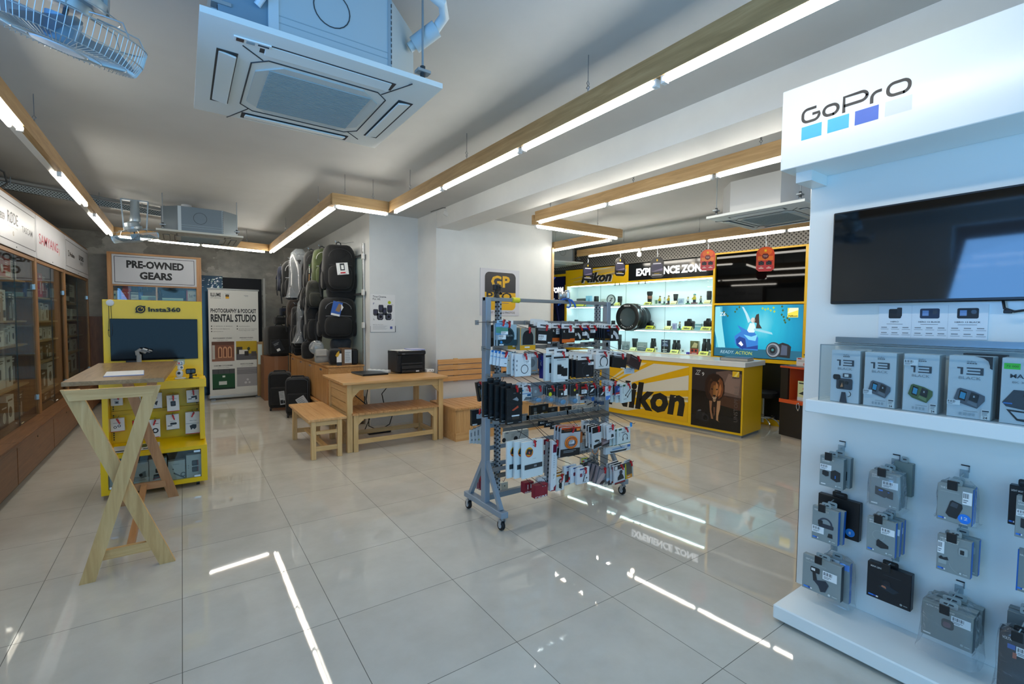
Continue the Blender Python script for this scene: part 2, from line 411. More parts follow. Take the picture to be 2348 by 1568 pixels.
# printed matter: fractions of the face -> flat patches just proud of it
def decals(m, w, h, lst, y=-.0006, x0=None, z0=0., step=.0003):
    x0 = -w / 2 if x0 is None else x0
    for k, d in enumerate(lst):
        yy = y - k * step; X = lambda u: x0 + u * w; Z = lambda v: z0 + v * h; c = d[0]
        if c == 'r': m.rect(X(d[1]), Z(d[2]), X(d[3]), Z(d[4]), yy, d[5])
        elif c == 'd': m.disc(X(d[1]), Z(d[2]), d[3] * w, yy, d[4], n=16)
        elif c == 'o': m.ring(X(d[1]), Z(d[2]), d[3] * w, d[4] * w, yy, d[5], 20, *(d[6:8] if len(d) > 6 else ()))
        elif c == 'p': m.poly([(X(a), Z(b)) for a, b in d[1]], yy, d[2])
        elif c == 'q': m.rrect(X(d[1]), Z(d[2]), X(d[3]), Z(d[4]), d[5] * w, yy, d[6])
        elif c == 't': m.text(d[1], X(d[2]), Z(d[3]), d[4] * h, yy, d[5], None if len(d) < 7 or d[6] is None else d[6] * w, d[7] if len(d) > 7 else 'L', d[8] if len(d) > 8 else .01)
        elif c == 'b':  # price sticker with bars
            a, b, e, f = d[1:5]; m.rect(X(a), Z(b), X(e), Z(f), yy, mat('eef1f2', .45)); ww = e - a; hh = f - b; n = 9
            for i in range(n): m.rect(X(a + ww * (.08 + .62 * i / n)), Z(b + hh * .5), X(a + ww * (.08 + .62 * (i + (.35 if i % 3 else .7)) / n)), Z(b + hh * .88), yy - .0002, mat('20242a', .6))
            m.rect(X(a + ww * .08), Z(b + hh * .30), X(a + ww * .6), Z(b + hh * .38), yy - .0002, mat('7d848a', .6)); m.rect(X(a + ww * .08), Z(b + hh * .14), X(a + ww * .45), Z(b + hh * .22), yy - .0002, mat('7d848a', .6))
        elif c == 'l':  # lines of small print
            a, b, e, f, n, col = d[1:7]
            for i in range(n): zz = f - (f - b) * (i + .5) / n; m.rect(X(a), Z(zz - (f - b) / n * .22), X(e - (e - a) * (.08 + .25 * ((i * 7) % 4) / 4)), Z(zz + (f - b) / n * .22), yy, col)
RED = mat('c3161f', .35); BLK = mat('15171a', .45); BLK2 = mat('0d0e10', .6); PAPER = mat('e9e9e6', .6); INK = mat('1b1d20', .6); GRY = mat('8b9094', .5)
def clip_mesh(col=None):
    m = MB(); c = col or RED
    m.box(-.006, -.016, -.012, .006, .004, .012, c, .003); m.box(-.005, -.020, -.034, .005, -.008, -.008, c, .002); m.cyl((-.004, -.02, .010), (-.004, .008, .016), .0016, BLK, n=5)
    return m
def pack(name, label, cat, loc, rz, w, h, d, body, dec=(), tab=None, clip=None, group=None, tilt=0., lean=0., c=.0015, side=None, extra=None, bodyname='box', top=None):
    """boxed or carded goods: origin at the middle of its lower front edge"""
    t = thing(name, label, cat, loc, 0, group, rot=(lean, tilt, rz))
    m = MB(); B = mat(body, .4) if isinstance(body, str) else body
    m.box(-w / 2, 0, 0, w / 2, d, h, B, c)
    if side: m.add([(w / 2 + .0005, .0, .002), (w / 2 + .0005, d, .002), (w / 2 + .0005, d, h - .002), (w / 2 + .0005, .0, h - .002)], [(0, 1, 2, 3)], side)
    if top: m.add([(-w / 2 + .001, 0, h + .0005), (w / 2 - .001, 0, h + .0005), (w / 2 - .001, d, h + .0005), (-w / 2 + .001, d, h + .0005)], [(0, 1, 2, 3)], top)
    decals(m, w, h, dec)
    if extra: extra(m, w, h, d)
    m.done(bodyname, t)
    if tab:
        tw, th, tc = tab; m = MB(); y = d * .5; pts = rr(-tw / 2, h - .002, tw / 2, h + th, min(.008, th * .4)); m.prism(pts, y - .0008, y + .0008, mat(tc, .4) if isinstance(tc, str) else tc)
        m.rrect(-tw * .28, h + th * .38, tw * .28, h + th * .62, th * .1, y - .0012, mat('3c4044', .6)); m.done('hang_tab', t)
    if clip:
        q = clip_mesh(clip[3] if len(clip) > 3 else None).done('clip', t, label='red plastic price clip' if len(clip) < 4 else 'black square hook end'); q.location = (clip[0], clip[1], clip[2]); q.rotation_euler = (0, random.uniform(-.5, .5) if len(clip) < 4 else 0, 0)
    return t
ORD = ['first', 'second', 'third', 'fourth', 'fifth', 'sixth', 'seventh', 'eighth', 'ninth', 'tenth', 'eleventh', 'twelfth', 'thirteenth', 'fourteenth']
# ------------------------------------------------------------------ the room
WHITE = paint_wall('white_wall_paint', 'd3d6d6', 'dcdfde', .55)
CEILP = paint_wall('ceiling_paint', 'b4b6b5', 'babcbb', .7)
ZC = 2.96
def teak(ax): return wood('teak', '56341d', '6d4629', '805737', axis=ax, coat=.1)
def batten_wood(ax): return wood('batten', '9c7a4c', 'b08d5c', 'c3a170', axis=ax, r=.5)
b = MB(); b.box(-1.9, -1.75, -.12, 8.0, 10.95, 0, floor_mat()); struct(b, 'floor')
b = MB(); b.box(-1.9, -1.75, ZC, 8.0, 10.95, ZC + .12, CEILP); struct(b, 'ceiling')
b = MB(); b.box(-1.87, 1.55, 0, -1.75, 10.95, ZC, WHITE); b.box(-1.87, -1.75, 0, -1.75, -.05, ZC, WHITE)
b.box(-1.87, -.05, 0, -1.75, 1.55, 1.5, WHITE); b.box(-1.87, -.05, 2.6, -1.75, 1.55, ZC, WHITE); struct(b, 'wall_left')
b = MB(); b.box(-1.75, 10.8, 0, 2.13, 10.92, ZC, plaster_mat()); struct(b, 'wall_back')
b = MB(); b.box(2.123, 6.463, 0, 2.9, 10.92, ZC, WHITE); struct(b, 'wall_pillar')
b = MB(); b.box(2.836, 5.864, 0, 4.862, 10.92, ZC, WHITE); struct(b, 'wall_centre')
b = MB(); b.box(7.78, -1.75, 0, 7.9, 10.92, ZC, WHITE); struct(b, 'wall_right')
b = MB(); b.box(4.862, 9.3, 0, 7.78, 9.42, ZC, WHITE); struct(b, 'wall_far')
b = MB(); b.box(-1.87, -1.87, 2.7, 7.9, -1.75, ZC, WHITE); b.box(3.9, -1.87, 0, 7.9, -1.75, 2.7, WHITE); b.box(-1.87, -1.87, 0, -1.7, -1.75, 2.7, WHITE); struct(b, 'wall_front')
b = MB(); b.box(-1.7, -1.80, .02, 3.9, -1.79, 2.7, clear('shopfront_glass')); struct(b, 'window_1')
b = MB(); b.box(-1.82, -.05, 1.5, -1.81, 1.55, 2.6, clear('shopfront_glass')); struct(b, 'added_side_window')  # unseen left wall pane, added to go with the side lamp
b = MB(); b.box(2.84, -1.7, 2.735, 3.19, 5.88, ZC + .01, WHITE); struct(b, 'beam')
b = MB(); b.box(4.855, 5.845, 0, 4.895, 5.90, 2.66, wood('edge', 'b28a5c', 'c69f70', 'd6b283', 2)); struct(b, 'trim_1')
# low timber wainscot at the far left corner
b = MB(); b.box(-1.30, 10.72, 0, -.98, 10.8, 1.5, teak(2)); struct(b, 'trim_2')
# doorway to the dark studio in the back wall: glass leaf on the left, dark drape on the right
b = MB()
b.box(.20, 10.77, 0, .66, 10.80, 2.30, mat('2c4a63', .12, spec=.6)); b.box(.66, 10.76, 0, 1.33, 10.80, 2.28, mat('10151c', .7))
rnd = random.Random(3)
for k in range(46):   # foliage beyond the glass, its brightness put in as glowing flecks
    x, z = rnd.uniform(.42, .66), rnd.uniform(2.02, 2.27); s = rnd.uniform(.008, .022)
    b.poly([(x - s, z), (x, z - s * .5), (x + s, z + s * .3), (x + .3 * s, z + s)], 10.768, mat(rnd.choice(['dfeaf2', 'b8d0c4', '9fc0a8', 'eef4f8']), .4, e=.55))
for k in range(10):
    x, z = rnd.uniform(.22, .38), rnd.uniform(2.08, 2.24); s = rnd.uniform(.01, .03)
    b.poly([(x - s, z), (x, z - s * .25), (x + s, z + s * .2), (x, z + s * .4)], 10.768, mat('a9bccb', .4, e=.4))
struct(b, 'door_1')
b = MB(); b.box(1.36, 10.785, 0, 1.40, 10.80, 2.30, mat('c9c9c4', .6)); struct(b, 'trim_3')

# ------------------------------------------------------------------ suspended timber battens with tube lights
TUBE = mat((1.0, .95, .85), .3, e=34.); TUBEW = mat((1.0, .90, .74), .3, e=14.); STEEL = mat('8d9093', .35, .8); GALV = mat('9aa3a8', .45, .5)
WHT = mat('e6e7e5', .35)
def batten(label, p, q, tubes, hooks, ztop=2.752, zbot=2.640, double=False, side=1):
    """one hung timber: p,q ends in plan; tubes/hooks as distances from p"""
    p, q = Vector((*p, 0)), Vector((*q, 0)); L = (q - p).length; rz = math.atan2(q.y - p.y, q.x - p.x)
    t = thing('tube_light_batten', label, 'ceiling light', (p.x, p.y, 0), rz, 'timber tube light battens')
    w = batten_wood(0); m = MB(); m.box(0, -.019, zbot, L, .019, ztop, w); 
    m.done('timber', t)
    for k, (a, c) in enumerate(tubes):
        m = MB(); m.cyl((a, 0, zbot - .017), (c, 0, zbot - .017), .017, TUBE, n=10); m.done('tube', t)
        for e in (a, c): MB().box(e - .012, -.014, zbot - .036, e + .012, .014, zbot, WHT).done('lamp_holder', t)
        if double:
            m = MB(); m.cyl((a, side * .045, zbot - .012), (c, side * .045, zbot - .012), .010, TUBEW, n=8); m.done('tube', t)
    if double:
        m = MB(); m.box(.02, side * .02, zbot - .004, L - .02, side * .062, zbot + .012, WHT); m.done('channel', t)
    for h in hooks:
        m = MB()
        m.tube([(h, 0, ztop - .01), (h, 0, ztop + .02), (h + .012, 0, ztop + .032), (h, 0, ztop + .044), (h - .012, 0, ztop + .034), (h, 0, ztop + .024)], .0028, STEEL, 5)
        m.tube([(h, 0, ztop + .04), (h, .01, ztop + .055), (h, 0, ztop + .07), (h, -.01, ztop + .055)], .0025, STEEL, 5, True)
        m.tube([(h, 0, ztop + .066), (h, 0, ZC)], .0025, STEEL, 5)
        m.done('hook', t)
    return t
batten('long timber tube batten running above the rack, nearest one overhead', (1.855, 4.97), (1.862, .1), [(.17, 1.24), (1.29, 2.38), (2.43, 3.48), (3.53, 4.6)], [.55, 1.67, 3.02, 4.5])
batten('short timber tube batten crossing in front of the pillar', (1.25, 4.95), (1.84, 4.965), [(.04, .57)], [.13, .42])
batten('timber tube batten with side by side tubes above the hanging backpacks', (1.262, 4.97), (1.262, 9.08), [(.1, 1.05), (1.1, 2.1), (2.15, 3.2), (3.25, 4.05)], [.6, 2.6], double=True, side=-1)
batten('timber tube batten crossing in front of the grey plastered wall', (-.76, 8.66), (1.24, 9.06), [(.05, 1.02), (1.06, 1.96)], [.3, 1.7])
batten('timber tube batten with double tubes above the glass cabinets', (-.775, 8.62), (-.775, .4), [(.1, 1.62), (2.2, 3.45), (4.56, 5.7)], [1.2, 4.2], double=True, side=-1)
batten('timber tube batten behind the ceiling beam', (3.375, 4.36), (3.405, .2), [(.07, 1.10), (1.14, 2.2), (2.25, 3.3)], [.25, 1.42, 2.57])
batten('short timber tube batten meeting the one behind the ceiling beam', (3.40, 4.46), (4.90, 4.44), [(.05, 1.40)], [1.05], ztop=2.735, zbot=2.628)
batten('short timber tube batten ending at the white wall corner', (4.90, 4.47), (4.91, 5.93), [(.17, 1.38)], [1.36])
batten('timber tube batten carrying the hanging tags before the yellow display', (5.80, 6.28), (6.16, 1.9), [(.28, 1.32), (1.36, 2.40), (2.44, 3.42), (3.46, 4.3)], [1.0, 2.3, 3.5])
m = MB(); m.lathe([(.012, .14), (.014, .10), (.02, .085)], WHT, (5.90, 5.08, 2.47)); 
t = thing('light_bulb', 'round glowing bulb hanging beneath the batten before the yellow display', 'light bulb', (5.93, 5.0, 2.555))
m = MB(); m.ball((0, 0, 0), .033, .033, .036, mat((1, .88, .68), .3, e=30.)); m.done('globe', t)
m = MB(); m.cyl((0, 0, .03), (0, 0, .062), .016, WHT); m.cyl((0, 0, .06), (-.03, 0, .085), .004, WHT); m.done('socket', t)

# ------------------------------------------------------------------ ceiling cassettes
def cassette(label, x, y, zp=2.50, rz=0., s=.89, pipes=True, tone='aebdc4', pan='dadfdd', body=.33):
    """ceiling cassette: panel with centre grille and four flaps, box body hung by rods; x,y = centre"""
    t = thing('ceiling_air_conditioner', label, 'air conditioner', (x, y, 0), rz, 'ceiling cassette air conditioners')
    P = mat(pan, .38); D = mat('2b3136', .5); B = mat(tone, .45, .25); h = s / 2
    m = MB()
    m.add([(-h, -h, zp + .012), (h, -h, zp + .012), (h, h, zp + .012), (-h, h, zp + .012)] + [(a * (h - .035), c * (h - .035), zp) for a, c in ((-1, -1), (1, -1), (1, 1), (-1, 1))],
          [(0, 1, 5, 4), (1, 2, 6, 5), (2, 3, 7, 6), (3, 0, 4, 7), (4, 5, 6, 7)], P)
    m.box(-h, -h, zp + .012, h, h, zp + .034, P)
    k = .27
    m.tube([(a * k, c * k, zp - .001) for a, c in ((-.8, -1), (.8, -1), (1, -.8), (1, .8), (.8, 1), (-.8, 1), (-1, .8), (-1, -.8))], .003, D, 4, True)
    for a in (-1, 1):
        for c in (-1, 1): m.bar((a * .235, c * .26, zp - .001), (a * .31, c * (.33 if a * c > 0 else .43), zp - .001), .003, .004, D)
    m.done('panel', t)
    m = MB(); G = mat('c3cbcb', .5); G2 = mat('9fabad', .6)
    m.prismz([(-.16, -.25), (.16, -.25), (.25, -.16), (.25, .16), (.16, .25), (-.16, .25), (-.25, .16), (-.25, -.16)], zp - .006, zp, G)
    for i in range(30):
        yy = -.2 + .4 * i / 29; xx = .205
        m.box(-xx, yy - .004, zp - .010, xx, yy + .002, zp - .005, G2)
    m.done('grille', t)
    for i in range(4):
        m = MB(); R = Matrix.Rotation(PI / 2 * i, 4, 'Z'); m.M = R
        m.box(-.255, -.388, zp - .0015, .255, -.318, zp + .004, D)
        m.M = R @ Matrix.Translation((0, -.352, zp - .004)) @ Matrix.Rotation(math.radians(-9), 4, 'X')
        m.box(-.240, -.030, -.004, .240, .030, .004, P, .003)
        m.done('flap', t)
    m = MB(); g = h - .045; c = .17; z0, z1 = zp + .034, zp + body
    m.prismz([(-g + c, -g), (g - c, -g), (g, -g + c), (g, g - c), (g - c, g), (-g + c, g), (-g, g - c), (-g, -g + c)], z0, z1, B)
    for zz in (z0 + .05, z0 + .075): m.box(-g + c + .01, -g - .0015, zz, g - c - .01, -g, zz + .003, mat('93a4ad', .5))
    m.box(-g + c - .004, -g - .004, z0, -g + c + .03, -g, z1, mat('b9c5cb', .45)); m.box(g - c - .016, -g - .003, z0, g - c, -g, z1, mat('8c9aa2', .45))
    for k2 in range(12):
        zz = z0 + .01 + k2 * (z1 - z0 - .02) / 12; m.box(g - c - .004, -g - .004, zz, g - c, -g - .002, zz + .014, D)
    m.ring(-.01, (z0 + z1) / 2 + .02, .066, .070, -g - .002, D, 22)
    m.done('body', t)
    for a in (-1, 1):
        for cc in (-1, 1):
            m = MB(); xx, yy = a * (g - .02), cc * (g - .02)
            m.cyl((xx, yy, z0 + .02), (xx, yy, ZC), .005, GALV, n=6); m.box(xx - .03, yy - .02, z0 + .05, xx + .03, yy + .02, z0 + .062, GALV); m.cyl((xx, yy, z0 + .03), (xx, yy, z0 + .08), .012, D, n=8)
            m.done('hanging_rod', t)
    return t, g, z0, z1
AT, g, z0, z1 = cassette('white ceiling cassette air conditioner overhead beside the near fan', .512, 2.362)
m = MB(); D = mat('5e7482', .6)   # recessed service corner with lagged pipes on the nearest left edge
m.box(-g + .01, -g + .005, z0 + .005, -g + .165, -g + .05, z1, mat('6f8797', .5)); m.done('service_box', AT)
m = MB(); m.cyl((-g + .10, -g - .05, z1 - .09), (-g + .05, -g + .05, z1 - .10), .038, mat('bccbd6', .5), n=14); m.cyl((-g + .10, -g - .05, z1 - .09), (-g + .09, -g - .05, ZC), .036, mat('bccbd6', .5), n=14)
m.tube([(-g + .15, -g - .02, ZC), (-g + .16, -g - .05, z1 - .10), (-g + .155, -g - .02, z1 - .17), (-g + .13, -g, z1 - .21)], .012, mat('c6d4de', .5)); m.done('pipe', AT)
m = MB(); m.tube([(.02, -g - .09, 2.93), (.30, -g - .09, 2.885), (g + .02, -g - .09, 2.84), (g + .055, -g - .04, 2.825), (g + .045, -g + .03, 2.80), (g - .05, -g + .10, 2.72)], .022, mat('c8d2d6', .5), 10)
m.cyl((g + .046, -g + .02, 2.80), (g - .03, -g + .09, 2.735), .036, mat('aebec6', .6)); m.done('drain_pipe', AT)
m = MB(); m.M = Matrix.Rotation(-.02, 4, 'Z'); m.box(-.335, -.395, 2.494, -.215, -.365, 2.499, mat('e9eef0', .4)); m.box(-.327, -.391, 2.4925, -.303, -.370, 2.494, mat('4a3a38', .5))
for k in range(3): m.box(-.295, -.388 + k * .007, 2.4925, -.268, -.385 + k * .007, 2.494, mat('8c979c', .5))
m.box(-.258, -.386, 2.4925, -.222, -.377, 2.494, mat('3a4650', .5)); m.done('rating_label', AT, label='paper rating sticker')
cassette('far ceiling cassette air conditioner before the grey plastered wall', .215, 7.36, tone='737f87', pan='b9bbb4')
cassette('ceiling cassette air conditioner beyond the beam above the yellow counter', 4.70, 2.32, tone='b4b8ba', rz=.02)
cassette('ceiling cassette air conditioner half hidden behind the white wall corner', 6.0, 7.25, tone='b4b8ba', rz=-.1, zp=2.60)

# ------------------------------------------------------------------ orbit fans
def orbit_fan(label, x, y, z, R, tx, ty, drop):
    t = thing('ceiling_fan', label, 'fan', (x, y, z), 0, 'caged ceiling fans')
    FM = mat('a9b6bd', .35, .5); WM = mat('b3c0c6', .3, .7); BL = clear('fan_blade', 'c4d6e2', .10, .1, .35, 'a8bccb')
    d_ = 0; T = Matrix.Rotation(ty, 4, 'Y') @ Matrix.Rotation(tx, 4, 'X')
    m = MB(); m.M = T; d = .056; w = .0014
    for rr_, zz in ((R, .03), (R * .985, -.02), (R * .80, -d + .012), (R * .5, -d), (.07, -d)): m.tube([(rr_ * math.cos(k * PI / 18), rr_ * math.sin(k * PI / 18), zz) for k in range(36)], w * (1.6 if zz > 0 else 1), WM, 5, True)
    for k in range(84):
        a = 2 * PI * k / 84; c, s_ = math.cos(a), math.sin(a)
        m.tube([(R * c, R * s_, .03), (R * .99 * c, R * .99 * s_, -.015), (R * .93 * c, R * .93 * s_, -.05), (R * .80 * c, R * .80 * s_, -d + .012), (R * .5 * c, R * .5 * s_, -d), (.07 * c, .07 * s_, -d)], w * .8, WM, 4)
    m.lathe([(.0, -d - .006), (.062, -d - .004), (.068, -d + .004), (.0, -d + .006)], mat('c3d3de', .4)); m.done('front_cage', t)
    m = MB(); m.M = T
    for k in range(8):
        a = 2 * PI * k / 8 + .2; c, s_ = math.cos(a), math.sin(a)
        m.tube([(R * c, R * s_, .032), (R * .86 * c, R * .86 * s_, .07), (R * .55 * c, R * .55 * s_, .072), (.07 * c, .07 * s_, .07)], w * 1.5, WM, 5)
    m.tube([(R * .62 * math.cos(k * PI / 12), R * .62 * math.sin(k * PI / 12), .082) for k in range(24)], w * 1.3, WM, 5, True)
    m.done('rear_cage', t)
    m = MB(); m.M = T; m.cyl((0, 0, -.045), (0, 0, .03), .036, mat('6f93ae', .35), .045, 18); m.done('hub', t)
    for k in range(3):
        m = MB(); m.M = T @ Matrix.Rotation(2 * PI * k / 3 + .5, 4, 'Z'); v = []; f = []
        for i in range(9):
            u = .04 + (R * .90 - .04) * i / 8; wd = .04 + .085 * math.sin(min(1, i / 5) * PI / 2) * (1 - max(0, i - 6) * .12)
            for sgn, dz in ((-1, -.028), (0, -.004), (1, .026)): v.append((u * math.cos(sgn * wd / (u + .05) * .8), u * math.sin(sgn * wd / (u + .05) * .8), dz - .012))
        for i in range(8):
            for j in (0, 1): f.append((3 * i + j, 3 * i + j + 1, 3 * i + 4 + j, 3 * i + 3 + j))
        n = len(v); v += [(p[0], p[1], p[2] + .003) for p in v]; f += [tuple(reversed([n + q for q in g_])) for g_ in f]
        m.add(v, f, BL, True); m.done('blade', t)
    m = MB(); m.M = T; m.cyl((0, 0, .03), (0, 0, .09), .007, mat('3b4248', .4, .6), n=8); m.lathe([(.03, .058), (.056, .062), (.06, .085), (.088, .088), (.09, .115), (.078, .12), (.07, .165), (.03, .18)], FM, n=24)
    m.ball((.02, -.083, .10), .01, .01, .01, mat('f2f4f5', .15, .6)); m.done('motor', t)
    m = MB(); zt = ZC - z - drop
    m.lathe([(.02, .17), (.05, .175), (.055, .21), (.045, .25), (.042, zt)], FM, n=20)
    for sx in (-1, 1): m.bar((sx * .105, 0, .085), (sx * .125, 0, zt), .012, .055, FM); m.bar((sx * .108, 0, .10), (sx * .08, 0, .10), .03, .012, FM)
    m.bar((-.13, 0, zt), (.13, 0, zt), .07, .012, FM)
    m.done('yoke', t)
    return t
orbit_fan('caged orbit fan overhead beside the near air conditioner', -.285, 2.02, 2.385, .205, .22, .22, 0.)
orbit_fan('far caged orbit fan hung from the slotted rail', -.43, 7.15, 2.44, .225, .12, -.22, .10)
# slotted steel rail
RAIL = perforated('slotted_rail_steel', '98a2a6', '2a2d2e', 34, .5, .5)
t = thing('slotted_rail', 'long slotted steel angle rail slung under the ceiling toward the far air conditioner', 'rail', (-1.72, 7.03, 0), math.atan2(1.0, 1.9))
m = MB(); m.box(0, -.003, 2.83, 2.35, .003, 2.895, RAIL); m.box(0, 0, 2.827, 2.35, .045, 2.832, RAIL); m.done('rail', t)
m = MB(); m.cyl((0, .03, 2.925), (2.6, .03, 2.925), .02, mat('9b9b97', .6), n=10); m.done('conduit', t)
for h in (.3, 1.5, 2.2): MB().cyl((h, .0, 2.89), (h, 0, ZC), .004, GALV, n=6).done('hanger', t)
m = MB(); m.box(-1.735, 3.6, 2.56, -1.715, 10.4, 2.93, perforated('dark_mesh_sheet', '4c4f4d', '101211', 22, .6, .3)); m.done('perforated_sheet', label='dark perforated sheet above the glass cabinets', cat='panel')
m = MB(); m.tube([(-1.70, 6.2, 2.94), (-1.5, 6.45, 2.93), (-1.36, 6.5, 2.86), (-1.33, 6.45, 2.75), (-1.40, 6.42, 2.66)], .008, mat('5a5852', .6)); m.done('cable', label='loose grey cable drooping above the glass cabinets', cat='cable')
# dome and bullet cameras
def dome(label, x, y, z, aim, s=1., d=-1):
    t = thing('security_camera', label, 'security camera', (x, y, z), aim, 'ceiling security cameras')
    m = MB(); m.lathe([(.052 * s, 0), (.054 * s, d * .02), (.048 * s, d * .045), (.036 * s, d * .06)], mat('dfe0df', .3), n=20); m.ball((0, 0, d * .06 * s), .042 * s, .042 * s, .042 * s, mat('dfe0df', .3)); m.done('housing', t)
    m = MB(); m.lathe([(.026 * s, 0), (.028 * s, .012), (.0, .02)], mat('111317', .12), (0, -.03 * s, d * .07 * s), (0, -1, d * .35), 16); m.done('lens', t)
    return t
dome('white dome camera on the ceiling beside the slotted rail', .074, 7.55, ZC, 0, 1.1)
dome('white dome camera peeking over the white sign header', 2.93, .60, ZC, .9, 1.15)
t = thing('security_camera', 'white bullet camera on a bracket where the beam meets the pillar', 'security camera', (2.85, 5.58, ZC), 0, 'ceiling security cameras')
m = MB(); m.cyl((0, 0, 0), (.01, 0, -.045), .007, GALV); m.tube([(-.11, .25, -.03), (-.03, .05, -.004), (0, 0, -.01)], .004, mat('3a3c3e', .5)); m.done('bracket', t)
m = MB(); m.M = Matrix.Translation((.01, 0, -.085)) @ Matrix.Rotation(.4, 4, 'Z') @ Matrix.Rotation(.5, 4, 'X'); m.box(-.04, -.06, -.035, .04, .05, .035, mat('d9dcdc', .3), .014); m.done('housing', t)
m = MB(); m.M = Matrix.Translation((.01, 0, -.085)) @ Matrix.Rotation(.4, 4, 'Z') @ Matrix.Rotation(.5, 4, 'X'); m.cyl((0, -.058, -.005), (0, -.064, -.005), .022, mat('111317', .15)); m.done('lens', t)
# hanging tags
def tagboard(label, x, y, zt, zb, rz, kind, string):
    t = thing('hanging_tag', label, 'sign', (x, y, zb), rz, 'die cut tags strung below the batten')
    h = zt - zb; w = h * .66; m = MB()
    c0 = {'o': 'd8471f', 'k': '15161a'}[kind]
    pts = rr(-w / 2, 0, w / 2, h, w * .42, 6); pts = [(p[0], p[1] if p[1] > h * .5 else (p[1] if True else 0)) for p in pts]
    pts = [(-w * .34, 0), (w * .34, 0), (w / 2, h * .10)] + [p for p in rr(-w / 2, 0, w / 2, h, w * .46, 7) if p[1] > h * .45] + [(-w / 2, h * .10)]
    m.prism(pts, -.0025, .0025, mat(c0, .3)); m.done('card', t)
    m = MB(); y0 = -.004; INK = mat('111317', .5); YEL = mat('f2c318', .4)
    if kind == 'o':
        m.rect(-.40 * w, h * .20, .40 * w, h * .45, y0 + .0005, mat('cf2a22', .3)); m.poly([(-w * .33, h * .01), (w * .33, h * .01), (w * .46, h * .11), (w * .46, h * .24), (-w * .46, h * .24), (-w * .46, h * .11)], y0, mat('c81f2a', .3))
        m.rect(-w * .42, h * .45, w * .42, h * .62, y0, mat('ea7a22', .3)); m.disc(0, h * .80, w * .36, y0 + .0003, mat('e8681f', .3), h * .17)
        m.rect(-.03 * w * 2, h * .80, .06 * w, h * .89, y0 - .0006, YEL)
        m.poly([(-.16 * w, h * .55), (0, h * .49), (.16 * w, h * .55), (.19 * w, h * .64), (.12 * w, h * .72), (-.12 * w, h * .72), (-.19 * w, h * .64)], y0 - .0006, mat('6d1612', .4))
        m.text('SPECIAL', 0, h * .63, h * .026, y0 - .001, mat('f3ddd0', .5), w * .26, 'C', .01); m.text('OFFER', 0, h * .58, h * .026, y0 - .001, mat('f3ddd0', .5), w * .22, 'C', .01)
        for sx in (-.22, .2):
            m.rrect((sx - .15) * w, h * .26, (sx + .15) * w, h * .40, .02 * w, y0 - .001, INK); m.rect((sx - .05) * w, h * .39, (sx + .06) * w, h * .43, y0 - .001, INK); m.disc(sx * w, h * .325, .085 * w, y0 - .0015, mat('33363c', .3)); m.disc(sx * w, h * .325, .05 * w, y0 - .002, INK)
        for sx in (-.22, .2): m.rect((sx - .13) * w, h * .12, (sx + .13) * w, h * .145, y0 - .001, mat('f3ddd0', .5)); m.rect((sx - .06) * w, h * .17, (sx + .06) * w, h * .185, y0 - .001, mat('f3ddd0', .5))
    else:
        m.rect(-.05 * w, h * .80, .05 * w, h * .90, y0, YEL); m.rect(-w * .42, h * .30, w * .42, h * .66, y0, mat('3b3a55', .4)); m.rect(-w * .30, h * .66, w * .30, h * .72, y0, mat('c9c9d6', .4))
        m.poly([(-w * .42, h * .30), (w * .42, h * .46), (w * .42, h * .36), (-w * .1, h * .30)], y0 - .0005, mat('7a6f8d', .4)); m.rect(-w * .36, h * .12, w * .36, h * .16, y0, mat('cfcfd4', .4)); m.rect(-w * .2, h * .2, w * .2, h * .22, y0, mat('d8b93a', .4))
    m.done('print', t)
    m = MB(); m.cyl((0, 0, h), (0, 0, string - zb), .0022, mat('dfe3e6', .5), n=5); m.tube([(0, 0, h + .0), (.012, 0, h + .035), (0, 0, h + .075)], .003, mat('dfe3e6', .5), 5); m.done('string', t)
    return t
RZ9 = -1.4875
tagboard('orange tag hanging in front of the upper black screen', 6.055, 3.09, 2.455, 2.146, RZ9 + .45, 'o', 2.64)
tagboard('orange tag hanging beside the end of the lit sign', 5.993, 3.85, 2.505, 2.214, RZ9 + .35, 'o', 2.64)
tagboard('black tag hanging across the middle of the lit sign', 5.928, 4.65, 2.475, 2.165, RZ9 + .3, 'k', 2.64)
tagboard('black tag turned edge on beside the end of the yellow sign', 5.872, 5.34, 2.535, 2.235, RZ9 + 1.25, 'k', 2.64)
tagboard('black tag turned edge on across the lettering of the yellow sign', 5.817, 6.03, 2.507, 2.204, RZ9 + 1.3, 'k', 2.64)
